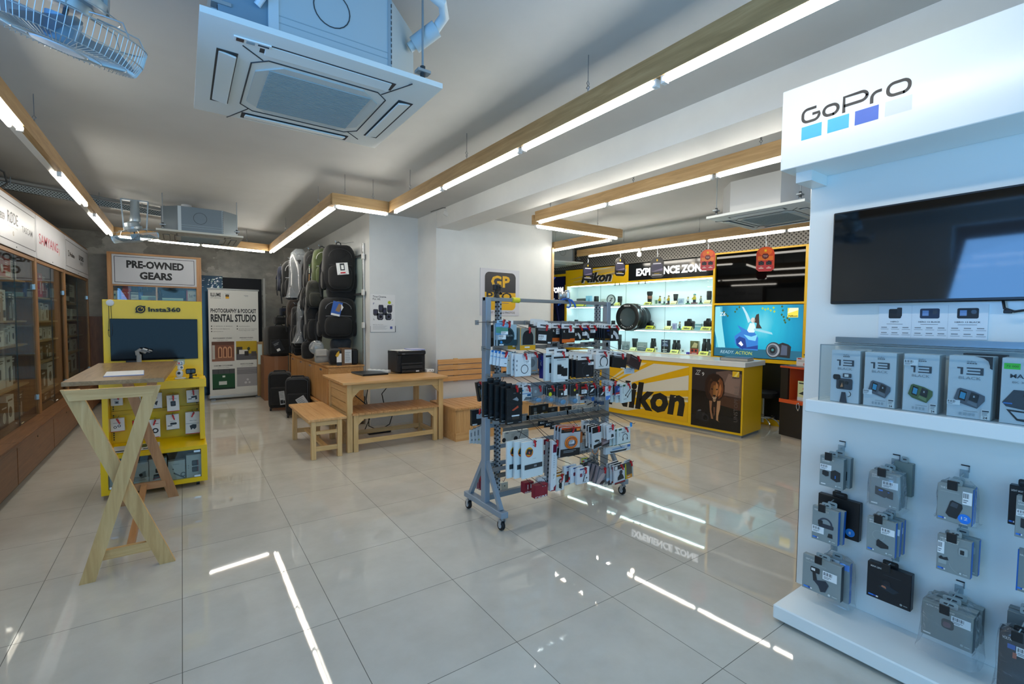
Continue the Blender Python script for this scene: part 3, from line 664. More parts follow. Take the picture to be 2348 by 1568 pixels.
# ------------------------------------------------------------------ glass fronted cabinets along the left wall
XG = -1.30
GLASS = clear('cabinet_glass', 'eef3f0', .07, .015); EDGE = mat('20302c', .2); CHROME = mat('c9cccd', .18, .9)
SIGNW = paint_wall('sign_board', 'c6c9cf', 'cdd0d6', .35, 1., 0)
def cabinet(label, y0, y1, shelves, sign):
    L = y1 - y0; t = thing('display_cabinet', label, 'cabinet', (XG, y0, .43), PI / 2, 'glass fronted display cabinets'); T2, T0 = teak(2), teak(0)
    m = MB(); m.box(.0, .42, 0, L, .435, 2.19, teak(2)); m.box(0, .02, 2.165, L, .42, 2.19, T0); m.box(0.004, .02, 0, .02, .42, 2.165, T2); m.box(L - .02, .02, 0, L - .004, .42, 2.165, T2); m.done('carcass', t)
    for a, e in ((0, .045), (L - .045, L)): MB().box(a + .001, -.012, 0, e - .001, .02, 2.19, wood('post', '76522d', '90683c', 'a57c4e', 2), .002).done('post', t)
    m = MB(); m.box(.045, -.008, 1.655, L - .045, .02, 1.69, wood('post', '76522d', '90683c', 'a57c4e', 0)); m.box(.0, -.014, 2.172, L, .01, 2.195, wood('post', '76522d', '90683c', 'a57c4e', 0)); m.done('rail', t)
    for z in shelves: MB().box(.021, .07, z - .43 - .018, L - .021, .419, z - .43, wood('shelf', '8d7350', 'a3875f', 'b59a70', 0)).done('shelf', t)
    mid = L / 2
    for a, e in ((.05, mid - .002), (mid + .002, L - .05)):
        d = MB().box(a, 0, .006, e, .007, 1.65, GLASS).done('door', t, label='clear glass door')
        MB().box(e - .001 if a < mid - .1 else a - .0012, -.001, .006, e + .0012 if a < mid - .1 else a + .001, .0075, 1.65, EDGE).done('edge', d)
    for z in (.16, 1.35): MB().box(L - .07, -.013, z, L - .042, .012, z + .06, CHROME, .003).done('hinge', t)
    m = MB(); m.M = Matrix.Translation((mid, -.012, .03)); m.tube([(-.02, 0, 0), (-.01, -.012, .012), (.008, -.012, .012), (.02, 0, 0)], .006, CHROME, 6); m.done('lock', t, label='chrome cylinder lock')
    if sign:
        m = MB(); m.box(.01, -.022, 1.695, L - .008, -.012, 2.168, SIGNW, .002); sign(m, L); m.done('sign_board', t)
    m = MB(); m.box(mid - .012, -.026, 1.715, mid - .004, -.021, 1.725, mat('55585c', .3, .7)); m.done('screw', t)
    return t
NAVY = mat('262c3c', .5); GTX = mat('3f434a', .5); Y0 = -.0232
def sg_border(m, L): m.frame(.055, 1.755, L - .05, 2.115, .007, Y0, NAVY)
def sg1(m, L):
    sg_border(m, L); m.rect(.905, 1.84, .908, 2.03, Y0, mat('c3c6ca', .5))
    m.text('R\u00d8DE', .50, 1.925, .105, Y0, GTX, .33, 'L', .006); m.text('MICROPHONES', .51, 1.885, .014, Y0, mat('a9acb0', .5), .31)
    m.ring(.665, 1.835, .016, .021, Y0, mat('a08e6a', .5), 16); m.ring(.665, 1.835, .007, .010, Y0, mat('a08e6a', .5), 12)
    m.text('TASCAM', .96, 1.895, .062, Y0, mat('555a62', .5), .40, 'L', .004)
    m.text('SENNHEISER', .10, 1.92, .06, Y0, GTX, .32, 'L', 0)
def sg2(m, L):
    m.text('SAMYANG', .12, 1.87, .115, Y0, mat('b23a50', .5), .98, 'L', .002, 0); m.poly([(1.135, 1.825), (1.165, 1.86), (1.185, 1.93), (1.16, 1.93)], Y0, mat('d99a7a', .5))
def sg3(m, L):
    sg_border(m, L); m.rect(.86, 1.83, .863, 2.03, Y0, mat('c3c6ca', .5)); m.text('Profoto', .33, 1.915, .055, Y0, INK, .36, 'L', .03); m.frame(.215, 1.905, .29, 1.985, .012, Y0, INK)
    m.text('ILFORD', 1.05, 1.935, .07, Y0, INK, .42, 'L', .03); m.text('PHOTO', 1.15, 1.865, .045, Y0, GTX, .24, 'L', -.004)
CABS = [('nearest glass cabinet whose sign shows two grey brand names', 5.66, 7.18, (.79, 1.205, 1.45, 1.87), sg1),
        ('middle glass cabinet with red lettering on its sign', 7.18, 8.72, (.60, .955, 1.21, 1.44, 1.72), sg2),
        ('far glass cabinet with two small black logos on its sign', 8.72, 10.66, (.62, .95, 1.20, 1.44, 1.70), sg3)]
for lab, a, e, sh, sg in CABS: cabinet(lab, a, e, sh, sg)
# the drawer plinth below, one long ledge with pull-out fronts
t = thing('base_cabinet', 'long low timber base cabinet with drop fronts below the glass cabinets', 'cabinet', (-1.165, 4.2, 0), PI / 2)
m = MB(); m.box(0, .02, .06, 6.5, .57, .405, teak(0)); m.box(0, .05, 0, 6.5, .57, .06, mat('2a1c12', .6)); m.done('carcass', t)
m = MB(); m.box(0, -.006, .405, 6.5, .57, .43, wood('ledge', '6a4427', '805735', '936945', 0)); m.box(0, -.012, .392, 6.5, .004, .418, wood('ledgelip', '4c2d18', '613c22', '704a2c', 0)); m.done('ledge', t)
ys = [4.22, 5.62, 7.0, 8.39, 9.79, 10.69]
for k in range(5):
    a, e = ys[k] - 4.2, ys[k + 1] - 4.2; d = MB().box(a + .008, -.002, .066, e - .008, .02, .388, wood('drop', '573519', '6c4527', '7b5333', 0), .002).done('drawer', t)
    MB().cyl(((a + e) / 2, -.006, .34), ((a + e) / 2, .002, .34), .010, mat('4a3a2a', .4, .5), n=10).done('lock', d)
    MB().box(e - .008, .0, .415, e - .004, .2, .4305, BLK).done('seam', t)
# stock behind the glass
rnd = random.Random(11)
COLW = ['d9d8d3', 'cfcfca', 'e2e1dc', 'c6c6c2', 'd4d2ca']; COLD = ['1f2022', '2b2b2d', '3a3a3c', '25221f']; COLR = ['b8361c', 'a5301b', 'c4451f']; COLP = ['b0303c', '9c2a35', 'c04a50']
CN = {'w': 'white', 'd': 'black', 'r': 'orange', 'p': 'red', 'k': 'kraft brown'}
SHN = ['lowest', 'second lowest', 'middle', 'second highest', 'top']
def stock_box(label, x, y, z, w, h, d, kind, grp, v):
    c = {'w': COLW, 'd': COLD, 'r': COLR, 'p': COLP, 'k': ['8a6a45']}[kind]; c = c[v % len(c)]
    dk = mat('2a2c2f', .5) if kind in 'w' else mat('d8d4cc', .5)
    P = [[('r', .12, .3, .40, .62, dk), ('l', .12, .78, .88, .92, 2, dk)], [('p', [(.35, .15), (.62, .15), (.66, .7), (.3, .6)], dk), ('r', .1, .82, .6, .9, dk)],
         [('d', .5, .4, .22, dk), ('r', .2, .8, .8, .86, dk)], [('r', .3, .08, .42, .5, dk), ('r', .55, .08, .68, .62, dk), ('l', .15, .75, .8, .93, 2, dk)], [('r', .08, .1, .92, .34, dk), ('l', .1, .6, .7, .9, 3, dk)]][v % 5]
    m = MB(); m.box(-w / 2, 0, 0, w / 2, d, h, mat(c, .55), .001); decals(m, w, h, P)
    return m.done('product_box', None, (XG - y, x, z), PI / 2, label, 'box', grp)
plan = {0: ['dddwd', 'wwdwwd', 'wwwwwww', 'wwwkwdw', 'rrwrrw'], 1: ['dddd', 'wddw', 'dddddd', 'wwwwwww', 'wwwwww', 'ppppdd'], 2: ['kdk', 'wkw', 'wwww', 'wwkww', 'wwww', 'wdw']}
where = ['nearest', 'middle', 'far']
for ci, (lab, a, e, sh, sg) in enumerate(CABS):
    lev = [.432] + list(sh)
    for li, row in enumerate(plan[ci]):
        if li >= len(lev): continue
        z = lev[li]; top = (lev[li + 1] - .018 if li + 1 < len(lev) else 2.10); gap = top - z
        L = e - a - .18; n = len(row); x = a + .09; cnt = {}
        for bi, kd in enumerate(row):
            cell = L / n; w = cell * rnd.uniform(.72, .95); h = min(gap * rnd.uniform(.62, .92), .30); d = rnd.uniform(.10, .2)
            sn = (['floor'] + SHN[5 - len(sh):])[li] if li else 'floor'
            nm = (sn + ' shelf') if li else 'cabinet floor'
            lb = '%s box, %s along the %s of the %s glass cabinet' % (CN[kd], ORD[bi], nm, where[ci])
            stock_box(lb, x + cell / 2, .10 + rnd.uniform(0, .05), z, w, h, d, kd, 'boxes behind the cabinet glass', rnd.randrange(15)); x += cell

# ------------------------------------------------------------------ the second hand cabinet
t = thing('display_cabinet', 'timber cabinet under the PRE-OWNED GEARS sign', 'cabinet', (-.355, 10.35, 0), 0, 'glass fronted display cabinets')
OAK = lambda ax: wood('sideoak', 'a8733f', 'bf8a50', 'cf9c62', ax)
m = MB(); m.box(-.655, .40, 0, .66, .42, 2.58, OAK(2)); m.box(-.655, .0, 2.55, .66, .4, 2.583, OAK(0)); m.box(-.655, .02, 0, .66, .4, .5, OAK(0)); m.done('carcass', t)
for a, e in ((-.655, -.585), (.58, .66)): MB().box(a, -.01, 0, e, .4, 2.55, OAK(2), .002).done('post', t)
MB().box(-.585, -.005, 2.02, .58, .02, 2.05, OAK(0)).done('rail', t)
for z in (.9, 1.35, 1.795): MB().box(-.585, .03, z - .02, .58, .4, z, wood('shelf', '8d7350', 'a3875f', 'b59a70', 0)).done('shelf', t)
m = MB(); m.box(-.59, -.022, 2.045, .585, -.010, 2.545, SIGNW, .002); m.frame(-.56, 2.075, .555, 2.515, .008, -.0226, NAVY)
m.text('PRE-OWNED', 0, 2.335, .115, -.0226, INK, .80, 'C', .045); m.text('GEARS', 0, 2.150, .115, -.0226, INK, .455, 'C', .045); m.done('sign_board', t)
for a, e in ((-.58, .01), (-.01, .575)): MB().box(a, .002 if a < -.1 else .012, .51, e, .007 if a < -.1 else .017, 2.02, GLASS).done('door', t, label='clear sliding glass door')
MB().box(-.012, -.002, .51, .014, .001, 2.02, mat('b4aca0', .3)).done('door_edge', t)
G2 = 'boxes in the second hand cabinet'
pack('product_box', 'white box picturing a mint green camera under the PRE-OWNED sign', 'box', (-.925, 10.47, 1.797), 0, .104, .145, .08, 'd7dcd8', [('r', .1, .25, .62, .72, mat('a9d6c6', .4)), ('d', .42, .5, .16, mat('1c2224', .3)), ('r', .7, .1, .92, .9, mat('bfc6c4', .5))], group=G2)
pack('product_box', 'upper orange box of the two stacked under the PRE-OWNED sign', 'box', (-.768, 10.47, 1.942), 0, .115, .112, .1, 'd03c1c', [('t', 'NATIV', .1, .3, .10, mat('e9a58c', .5), .6), ('r', .68, .7, .86, .82, mat('e9a58c', .5))], group=G2)
pack('product_box', 'lower orange box of the two stacked under the PRE-OWNED sign', 'box', (-.785, 10.46, 1.797), 0, .12, .143, .11, 'c5371a', [('r', .1, .72, .55, .8, mat('e9a58c', .5)), ('r', .1, .4, .4, .46, mat('e9a58c', .5)), ('r', .70, .74, .88, .84, mat('efc7b6', .5))], group=G2)
pack('product_box', 'white box with a black band beside the orange boxes', 'box', (-.665, 10.46, 1.797), 0, .104, .122, .1, 'dcdcd8', [('r', 0, .72, 1, .86, INK), ('l', .1, .2, .8, .45, 2, GRY)], group=G2)
pack('product_box', 'slim blue box standing behind the black gimbal', 'box', (-.585, 10.52, 1.797), 0, .06, .24, .08, '3567c8', [('r', .2, .1, .8, .9, mat('6f9be6', .4))], group=G2)
pack('product_box', 'pale teal box below the black gimbal', 'box', (-.475, 10.45, 1.797), 0, .20, .07, .1, 'a8d8d0', [('r', 0, .78, 1, 1, mat('d9efeb', .5))], group=G2)
pack('product_box', 'long pale teal box right of the cabinet divider', 'box', (-.13, 10.45, 1.797), 0, .31, .042, .12, 'a8d8d0', [('r', 0, .6, 1, 1, mat('d9efeb', .5))], group=G2)
pack('product_box', 'small grey box under the curved gimbal arm', 'box', (-.43, 10.40, 1.797), 0, .09, .05, .04, '8f9298', [], group=G2)
pack('product_box', 'white and red box at the right end under the PRE-OWNED sign', 'box', (.148, 10.46, 1.797), 0, .15, .20, .1, 'd9d5cf', [('r', 0, 0, .13, 1, mat('b52a24', .4)), ('d', .82, .5, .12, GRY), ('r', .3, .3, .34, .62, INK), ('r', .42, .3, .46, .5, INK), ('r', .54, .3, .58, .56, INK)], group=G2)
t = thing('camera_gimbal', 'black camera gimbal with a curved arm under the PRE-OWNED sign', 'gimbal', (-.42, 10.42, 1.797), 0)
m = MB(); m.tube([(.11, 0, 0), (.115, 0, .10), (.09, 0, .17), (.045, 0, .195), (.0, 0, .18)], .019, BLK, 8); m.done('arm', t)
m = MB(); m.box(-.15, -.02, .14, .0, .02, .165, BLK, .006); m.cyl((-.15, 0, .13), (-.15, 0, .19), .022, BLK); m.tube([(-.06, 0, .17), (-.07, 0, .23)], .007, CHROME, 6); m.done('camera_plate', t)
m = MB(); m.cyl((.045, -.025, .19), (.045, .03, .19), .026, BLK); m.cyl((.11, 0, 0), (.11, 0, .03), .03, BLK); m.done('motor', t)
m = MB(); m.box(-.30, 10.60, 1.84, .06, 10.63, 1.99, mat('12161d', .2), .004); m.done('black_case', label='flat black case lying at the back under the PRE-OWNED sign', cat='case')

# ------------------------------------------------------------------ yellow action camera display
YEL = mat('edc600', .32); YEL2 = mat('d9b000', .45)
FD = Frame((-.2, 4.97, 0), 0)
t = thing('shop_display', 'yellow shop display for action cameras with a screen and pegboard', 'display', (-.2, 4.97, 0), 0)
m = MB(); x = .362
m.box(-x, 0, .045, x, .03, .085, YEL); m.box(-x, 0, .335, x, .03, .367, YEL); m.box(-x, 0, .085, -x + .045, .03, .335, YEL); m.box(x - .045, 0, .085, x, .03, .335, YEL)
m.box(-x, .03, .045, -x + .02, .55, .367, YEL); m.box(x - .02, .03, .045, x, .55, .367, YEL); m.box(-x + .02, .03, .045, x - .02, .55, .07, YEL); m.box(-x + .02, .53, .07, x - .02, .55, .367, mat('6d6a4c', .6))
m.add([(-x, 0, .367), (x, 0, .367), (x - .012, .25, .41), (-x + .012, .25, .41), (x, .55, .37), (-x, .55, .37)], [(0, 1, 2, 3), (3, 2, 4, 5)], YEL); m.add([(-x, 0, .367), (-x, .55, .37), (-x + .012, .25, .41)], [(0, 1, 2)], YEL); m.add([(x, 0, .367), (x, .55, .37), (x - .012, .25, .41)], [(0, 1, 2)], YEL)
m.done('plinth', t)
MB().box(-x + .046, .008, .086, x - .046, .013, .334, clear('display_glass', 'e6ebe8', .09, .02)).done('glass_door', t)
m = MB()
for sx in (-1, 1):
    for sz in (.095, .315): m.box(sx * (x - .075) - .025, .004, sz - .008, sx * (x - .075) + .025, .008, sz + .012, CHROME, .002)
m.done('glass_clamp', t)
m = MB(); m.box(-.353, .30, .40, .353, .36, 1.645, YEL, .004); m.done('back_panel', t)
for sx in (-1, 1): MB().box(sx * .353, .10, .40, sx * .315, .30, .93, YEL).done('side_cheek', t)
for sx in (-1, 1):
    m = MB()
    for k in range(24): m.box(sx * .300 - .004, .296, .43 + k * .019, sx * .300 + .004, .2995, .441 + k * .019, BLK)
    m.done('slot_strip', t)
for z in (.655, .875): MB().box(-.312, .275, z, .312, .30, z + .03, YEL2).done('cross_rail', t)
MB().box(-.362, .03, .882, .366, .30, .955, YEL, .003).done('shelf', t)
m = MB(); m.box(-.305, .282, 1.118, .316, .30, 1.482, mat('0c1016', .1, spec=.25), .003); m.done('screen', t, label='dark glossy video screen')
m = MB(); m.box(-.205, .27, 1.095, -.13, .30, 1.120, BLK, .004); m.done('sensor_bar', t)
m = MB(); y = .289
m.text('Insta360', -.042, 1.547, .038, y, INK, .232, 'L', .02, th=.010); m.done('lettering', t)
m = MB(); m.lathe([(.034, 0), (.034, .011)], INK, (-.097, y + .011, 1.565), (0, -1, 0), 24); m.M = Matrix.Translation((-.097, 0, 1.565)); m.ring(0, 0, .0195, .023, y - .0015, YEL); m.disc(.008, .008, .004, y - .002, YEL)
m.poly([(.012, .03), (.036, .030), (.031, .012)], y - .0008, INK); m.poly([(-.012, -.03), (-.036, -.030), (-.031, -.012)], y - .0008, INK); m.done('logo', t)
for sx in (-.29, .29):
    for yy in (.07, .47):
        q = MB().cyl((sx - .012, yy, .024), (sx + .012, yy, .024), .024, BLK, n=14).done('caster', t); MB().box(sx - .02, yy - .015, .03, sx + .02, yy + .015, .046, STEEL).done('fork', q)
hk = []
def dpx(x0, y0, x1, y1, d): a = FD.at(x0, y1, d); c = FD.at(x1, y0, d); return a[0], a[1], c[0], c[1]
DG = 'hanging packs on the yellow display'; DK = mat('25272b', .45)
def cam(*k): return list(k)
packs = [('white pack with a small grey camera picture, upper left of the yellow display', (254, 903, 281, 931), .05, [('r', .32, .15, .68, .42, mat('9aa0a4', .5)), ('r', .4, .2, .6, .34, DK), ('l', .25, .5, .75, .62, 2, GRY)]),
         ('white pack with a black clamp picture, second along the upper peg row', (300.6, 900, 322, 925), .05, [('p', [(.2, .55), (.5, .65), (.75, .4), (.6, .15), (.4, .25)], DK), ('r', .4, .02, .8, .06, RED)]),
         ('white pack behind the crossed table leg, upper peg row', (341, 900, 371, 938), .05, [('p', [(.3, .4), (.7, .5), (.6, .2)], DK), ('r', .2, .0, .95, .03, INK)]),
         ('deep white box with a black square camera picture, upper peg row', (383.5, 905, 411, 944), .10, [('q', .30, .32, .72, .64, .08, DK), ('d', .51, .49, .13, mat('3d4046', .3)), ('t', 'X3 Battery', .2, .76, .05, INK, .6), ('r', 0, 0, 1, .035, RED)]),
         ('white pack with a black grip picture, upper right of the yellow display', (428.5, 893, 457, 924), .05, [('p', [(.35, .5), (.8, .55), (.82, .25), (.68, .22), (.68, .4), (.38, .36)], DK), ('r', .12, .28, .4, .34, DK), ('r', 0, 0, .95, .03, INK), ('t', 'Grip', .4, .68, .06, INK)]),
         ('white pack with two ring mounts pictured, lower left of the yellow display', (254, 958, 285.5, 991), .05, [('o', .33, .34, .07, .12, DK), ('o', .62, .42, .07, .12, DK), ('r', 0, 0, 1, .035, RED), ('l', .2, .62, .8, .7, 1, GRY)]),
         ('white pack with a black ring bracket pictured, lower peg row', (343, 961, 367, 1004), .04, [('o', .55, .38, .16, .3, DK), ('p', [(.05, .45), (.2, .6), (.25, .42)], DK), ('r', 0, 0, .9, .03, RED), ('l', .4, .74, .9, .8, 1, INK)]),
         ('white pack with a flat black remote pictured, lower peg row', (382, 949, 411, 986), .05, [('q', .3, .32, .8, .46, .06, DK), ('r', .1, .24, .45, .29, DK), ('l', .3, .52, .75, .58, 1, GRY), ('r', 0, 0, .95, .02, INK)]),
         ('tall white pack with a black saddle mount pictured, lower right of the yellow display', (425.5, 943, 458, 996), .06, [('p', [(.28, .38), (.5, .44), (.75, .42), (.74, .28), (.62, .2), (.5, .26), (.38, .18)], DK), ('t', 'Dive Case', .3, .6, .035, INK, .45), ('l', .02, .46, .98, .5, 1, GRY), ('r', 0, 0, 1, .03, RED)])]
for lab, bx, d, dec in packs:
    y = .255 - d; a, b0, c, e = dpx(*bx, y); w, h = c - a, e - b0
    pack('hanging_pack', lab, 'pack', (-.2 + (a + c) / 2, 4.97 + y, b0), 0, w, h, d, 'e4e3e0', dec, clip=(0 + w * .05, -.012, h - .012), group=DG, tilt=random.uniform(-.03, .03))
    MB().cyl((a + w / 2, y - .03, b0 + h + .004), (a + w / 2, .30, b0 + h + .004), .0022, STEEL, n=6).done('peg', t)
a, b0 = FD.at(305.7, 966, .2); MB().cyl((a, .18, b0), (a, .30, b0), .0022, STEEL, n=6).done('peg', t)
q = clip_mesh().done('price_clip', None, (-.2 + a, 4.97 + .19, b0 - .004), label='lone red clip on an empty peg of the yellow display', cat='clip')
boxes = [('white box with a black and red camera pictured, far left in the yellow plinth', (252, 1063, 291, 1128), [('q', .22, .40, .62, .62, .05, DK), ('r', .22, .40, .62, .46, mat('8b1f2c', .4)), ('l', .05, .85, .6, .9, 1, GRY)], 'e1e4e6'),
         ('white box picturing a desk full of gear inside the yellow plinth', (306, 1058, 340, 1116), [('p', [(.35, .5), (.8, .62), (.85, .35), (.5, .3)], GRY), ('d', .5, .46, .12, DK), ('l', .05, .2, .95, .4, 4, mat('9a8f84', .5)), ('r', .4, .05, .7, .13, mat('d8b21c', .5))], 'dfe0e2'),
         ('white box picturing two black and red camera modules inside the yellow plinth', (343, 1048, 382, 1112), [('q', .35, .42, .75, .60, .05, DK), ('p', [(.2, .15), (.75, .22), (.78, .38), (.25, .36)], DK), ('p', [(.2, .15), (.75, .22), (.75, .26), (.2, .2)], mat('9c1c3a', .4))], 'e2e4e7'),
         ('white box picturing a grey selfie stick inside the yellow plinth', (386, 1053, 424, 1107), [('p', [(.3, .36), (.5, .25), (.98, .02), (.98, .1), (.6, .28), (.35, .42)], mat('6b7176', .5)), ('o', .88, .26, .1, .17, mat('6b7176', .5)), ('d', .3, .58, .04, DK), ('l', .28, .80, .7, .84, 1, GRY)], 'e6eaee'),
         ('white box picturing two round black lenses, far right in the yellow plinth', (428, 1039, 465, 1106), [('q', .33, .52, .70, .76, .06, DK), ('q', .33, .25, .70, .48, .06, DK), ('d', .48, .64, .13, mat('474a55', .3)), ('d', .48, .37, .13, mat('474a55', .3)), ('r', .66, .52, .72, .76, mat('a01a34', .4)), ('r', .66, .25, .72, .48, mat('a01a34', .4)), ('l', .1, .4, .15, .6, 2, GRY)], 'e9edf0')]
for k, (lab, bx, dec, c) in enumerate(boxes):
    a, b0, cc, e = dpx(*bx, .05); w = cc - a; h = min(e - .074, .245)
    pack('product_box', lab, 'box', (-.2 + (a + cc) / 2, 4.97 + .05, .0715), 0, w, h, .07, c, dec, group='boxes inside the yellow plinth')
m = MB(); m.M = Matrix.Translation((-.2 - .15, 4.97 + .10, .389)) @ Matrix.Rotation(.175, 4, 'X'); m.box(-.14, -.07, 0, .17, .06, .004, mat('cfd0ce', .5)); m.add([(-.05, -.02, .0046), (.08, -.02, .0046), (.10, .05, .0046), (-.02, .05, .0046)], [(0, 1, 2, 3)], mat('4c5a30', .5)); m.add([(-.13, -.06, .0046), (.0, -.06, .0046), (.0, -.04, .0046), (-.13, -.04, .0046)], [(0, 1, 2, 3)], INK)
m.add([(.06, -.06, .0046), (.15, -.06, .0046), (.15, -.045, .0046), (.06, -.045, .0046)], [(0, 1, 2, 3)], INK); m.done('leaflet', label='printed white leaflet lying on the yellow plinth', cat='leaflet')
# on its shelf: pocket camera on stand, action cameras; phone gimbal; round lamp with cords
a, z = FD.at(319, 826, .2)
t = thing('phone_gimbal', 'grey folding phone gimbal standing before the dark screen', 'gimbal', (-.2 + a, 4.97 + .2, .955), 0); GG = mat('8d8c88', .45)
zt = z - .955 + .05
m = MB(); m.box(-.017, -.014, 0, .017, .014, .225, GG, .008); m.done('handle', t)
m = MB(); m.tube([(-.008, 0, .215), (-.012, 0, .245), (.005, 0, .258), (.03, 0, .248), (.05, 0, .235)], .016, GG, 10); m.done('arm', t)
m = MB(); m.M = Matrix.Translation((.05, 0, .25)) @ Matrix.Rotation(.35, 4, 'Y'); m.box(-.035, -.02, -.008, .03, .02, .004, mat('7a7976', .4), .004); m.box(-.03, -.022, .004, .008, .022, .016, mat('c9c9c6', .4), .004); m.box(.012, -.022, .006, .04, .022, .016, mat('a3a3a0', .4), .004); m.done('phone_clamp', t)
m = MB(); m.lathe([(.05, 0), (.048, .012), (.02, .018)], BLK, n=18); m.done('base', t)
a, z = FD.at(413, 862, .12); t = thing('pocket_camera', 'white pocket camera stacked on a white charging stand on the yellow shelf', 'camera', (-.2 + a, 4.97 + .12, .955), 0); WP = mat('eceae6', .3)
m = MB(); m.box(-.04, -.03, 0, .04, .03, .012, WP, .004); m.done('stand', t)
m = MB(); m.ball((-.004, 0, .045), .028, .022, .033, WP, 16, 10, 2.4); m.disc(-.008, .052, .012, -.0225, DK); m.done('pod', t)
m = MB(); m.box(-.018, -.012, .078, .026, .012, .118, WP, .008); m.disc(.012, .101, .009, -.0126, DK); m.disc(.012, .101, .005, -.013, mat('5f7c9a', .2)); m.done('camera', t)
m = MB(); m.box(-.034, -.012, .118, .026, .008, .155, mat('d9dde0', .3), .004); m.rect(-.030, .124, .018, .150, -.0126, mat('141a22', .15)); m.rect(-.026, .128, .014, .147, -.0130, mat('c9d0d4', .3)); m.disc(-.006, .138, .007, -.0134, RED); m.done('flip_screen', t)
m = MB(); m.box(-.045, .012, .125, .036, .014, .172, clear('acrylic', 'dfe8ea', .1, .03, .15, 'a9c4c8')); m.done('price_plate', t)
a, z = FD.at(438, 866, .10); t = thing('action_camera', 'black action camera on a tripod screw at the right end of the yellow shelf', 'camera', (-.2 + a, 4.97 + .10, .955), 0)
m = MB(); m.box(-.038, -.017, .042, .036, .017, .088, BLK, .007); m.disc(.016, .068, .012, -.0178, mat('2e3238', .2)); m.rect(-.032, .05, -.006, .08, -.0176, mat('1d2229', .1)); m.done('body', t)
m = MB(); m.box(-.012, -.01, .012, .012, .01, .042, BLK, .003); m.lathe([(.018, 0), (.014, .012)], BLK); m.cyl((.012, 0, .028), (.034, 0, .028), .004, BLK, n=8); m.cyl((.034, 0, .028), (.042, 0, .028), .010, BLK, n=8); m.done('mount', t)
m = MB(); m.box(-.05, -.03, .0, .06, .03, .003, clear('acrylic', 'dfe8ea', .1, .03, .15, 'a9c4c8')); m.done('base_plate', t)
a, z = FD.at(251.5, 694, .27); t = thing('round_sensor', 'round white puck with two dangling cords on the yellow display', 'sensor', (-.2 + a, 4.97 + .30, z), 0)
m = MB(); m.lathe([(.0, -.020), (.020, -.020), (.026, -.016), (.028, 0)], mat('d4d6d9', .35), (0, 0, 0), (0, 1, 0), 22); m.done('puck', t)
m = MB(); m.tube([(-.009, -.012, -.026), (-.010, -.012, -.14), (-.015, -.012, -.23), (-.018, -.012, -.262), (-.013, -.012, -.286), (-.003, -.012, -.290)], .0018, BLK, 5); m.ball((-.014, -.012, -.232), .005, .005, .005, BLK, 8, 6); m.done('cord', t)
m = MB(); m.tube([(.005, -.012, -.026), (.007, -.012, -.12), (.012, -.021, -.23), (.010, -.021, -.27), (.0, -.021, -.292)], .0018, BLK, 5); m.ball((.012, -.021, -.232), .004, .004, .004, BLK, 8, 6); m.done('cord', t)

# ------------------------------------------------------------------ tall folding trestle table
t = thing('trestle_table', 'tall worn pine table on crossed legs before the yellow display', 'table', (-.30, 4.15, 0), 0)
PAL = lambda ax: wood('palepine', 'b88f58', 'cba36a', 'd8b57e', ax, r=.55, coat=.05); PAL2 = lambda ax: wood('warmpine', '9c6c42', 'b07f52', 'bf9062', ax, r=.5)
m = MB(); m.prismz([(-.275, -.47), (.20, -.505), (.262, .86), (-.262, .90)], 1.095, 1.12, wood('tabletop', '7d5f3c', '997a52', 'ae8f66', 1, r=.35)); m.done('tabletop', t)
def xleg(x0, x1, y, w, matl, z0=0, z1=1.095): 
    m = MB(); k = .032
    m.prism([(x0 - w / 2, z0), (x0 + w / 2, z0), (x1 + w / 2, z1), (x1 - w / 2, z1)], y - .014, y + .014, matl); return m
ty = -.645
xleg(-.165, .155, ty - .0145, .07, PAL(2)).done('leg', t); xleg(.20, -.215, ty + .0145, .078, PAL(2)).done('leg', t)
xleg(-.115, .12, .64 - .0145, .065, PAL2(2)).done('leg', t); xleg(.215, -.10, .64 + .0145, .07, PAL2(2)).done('leg', t)
MB().prism([(-.215, 1.035), (.15, 1.035), (.165, 1.094), (-.235, 1.094)], ty - .03, ty + .0, PAL(0)).done('apron', t)
MB().prism([(-.16, 1.035), (.15, 1.035), (.16, 1.094), (-.17, 1.094)], .625, .66, PAL2(0)).done('apron', t)
MB().prism([(-.125, .10), (.15, .10), (.135, .155), (-.11, .155)], ty + .001, ty + .03, PAL(0)).done('stretcher', t)
MB().prism([(-.09, .10), (.17, .10), (.16, .155), (-.08, .155)], .625, .655, PAL2(0)).done('stretcher', t)
MB().box(.005, ty + .03, .105, .04, .625, .15, PAL2(1)).done('long_rail', t)
m = MB(); m.M = Matrix.Translation((-.315, 4.03, 1.1205)) @ Matrix.Rotation(.05, 4, 'Z')
for k in range(4): m.box(-.105 + .001 * k, -.15, k * .0016, .098 - .001 * k, .15, k * .0016 + .0012, [mat('4f74c9', .5), PAPER, mat('7f9be0', .5), mat('eaeaea', .55)][k])
m.done('paper_stack', label='stack of white and blue sheets on the tall pine table', cat='paper')

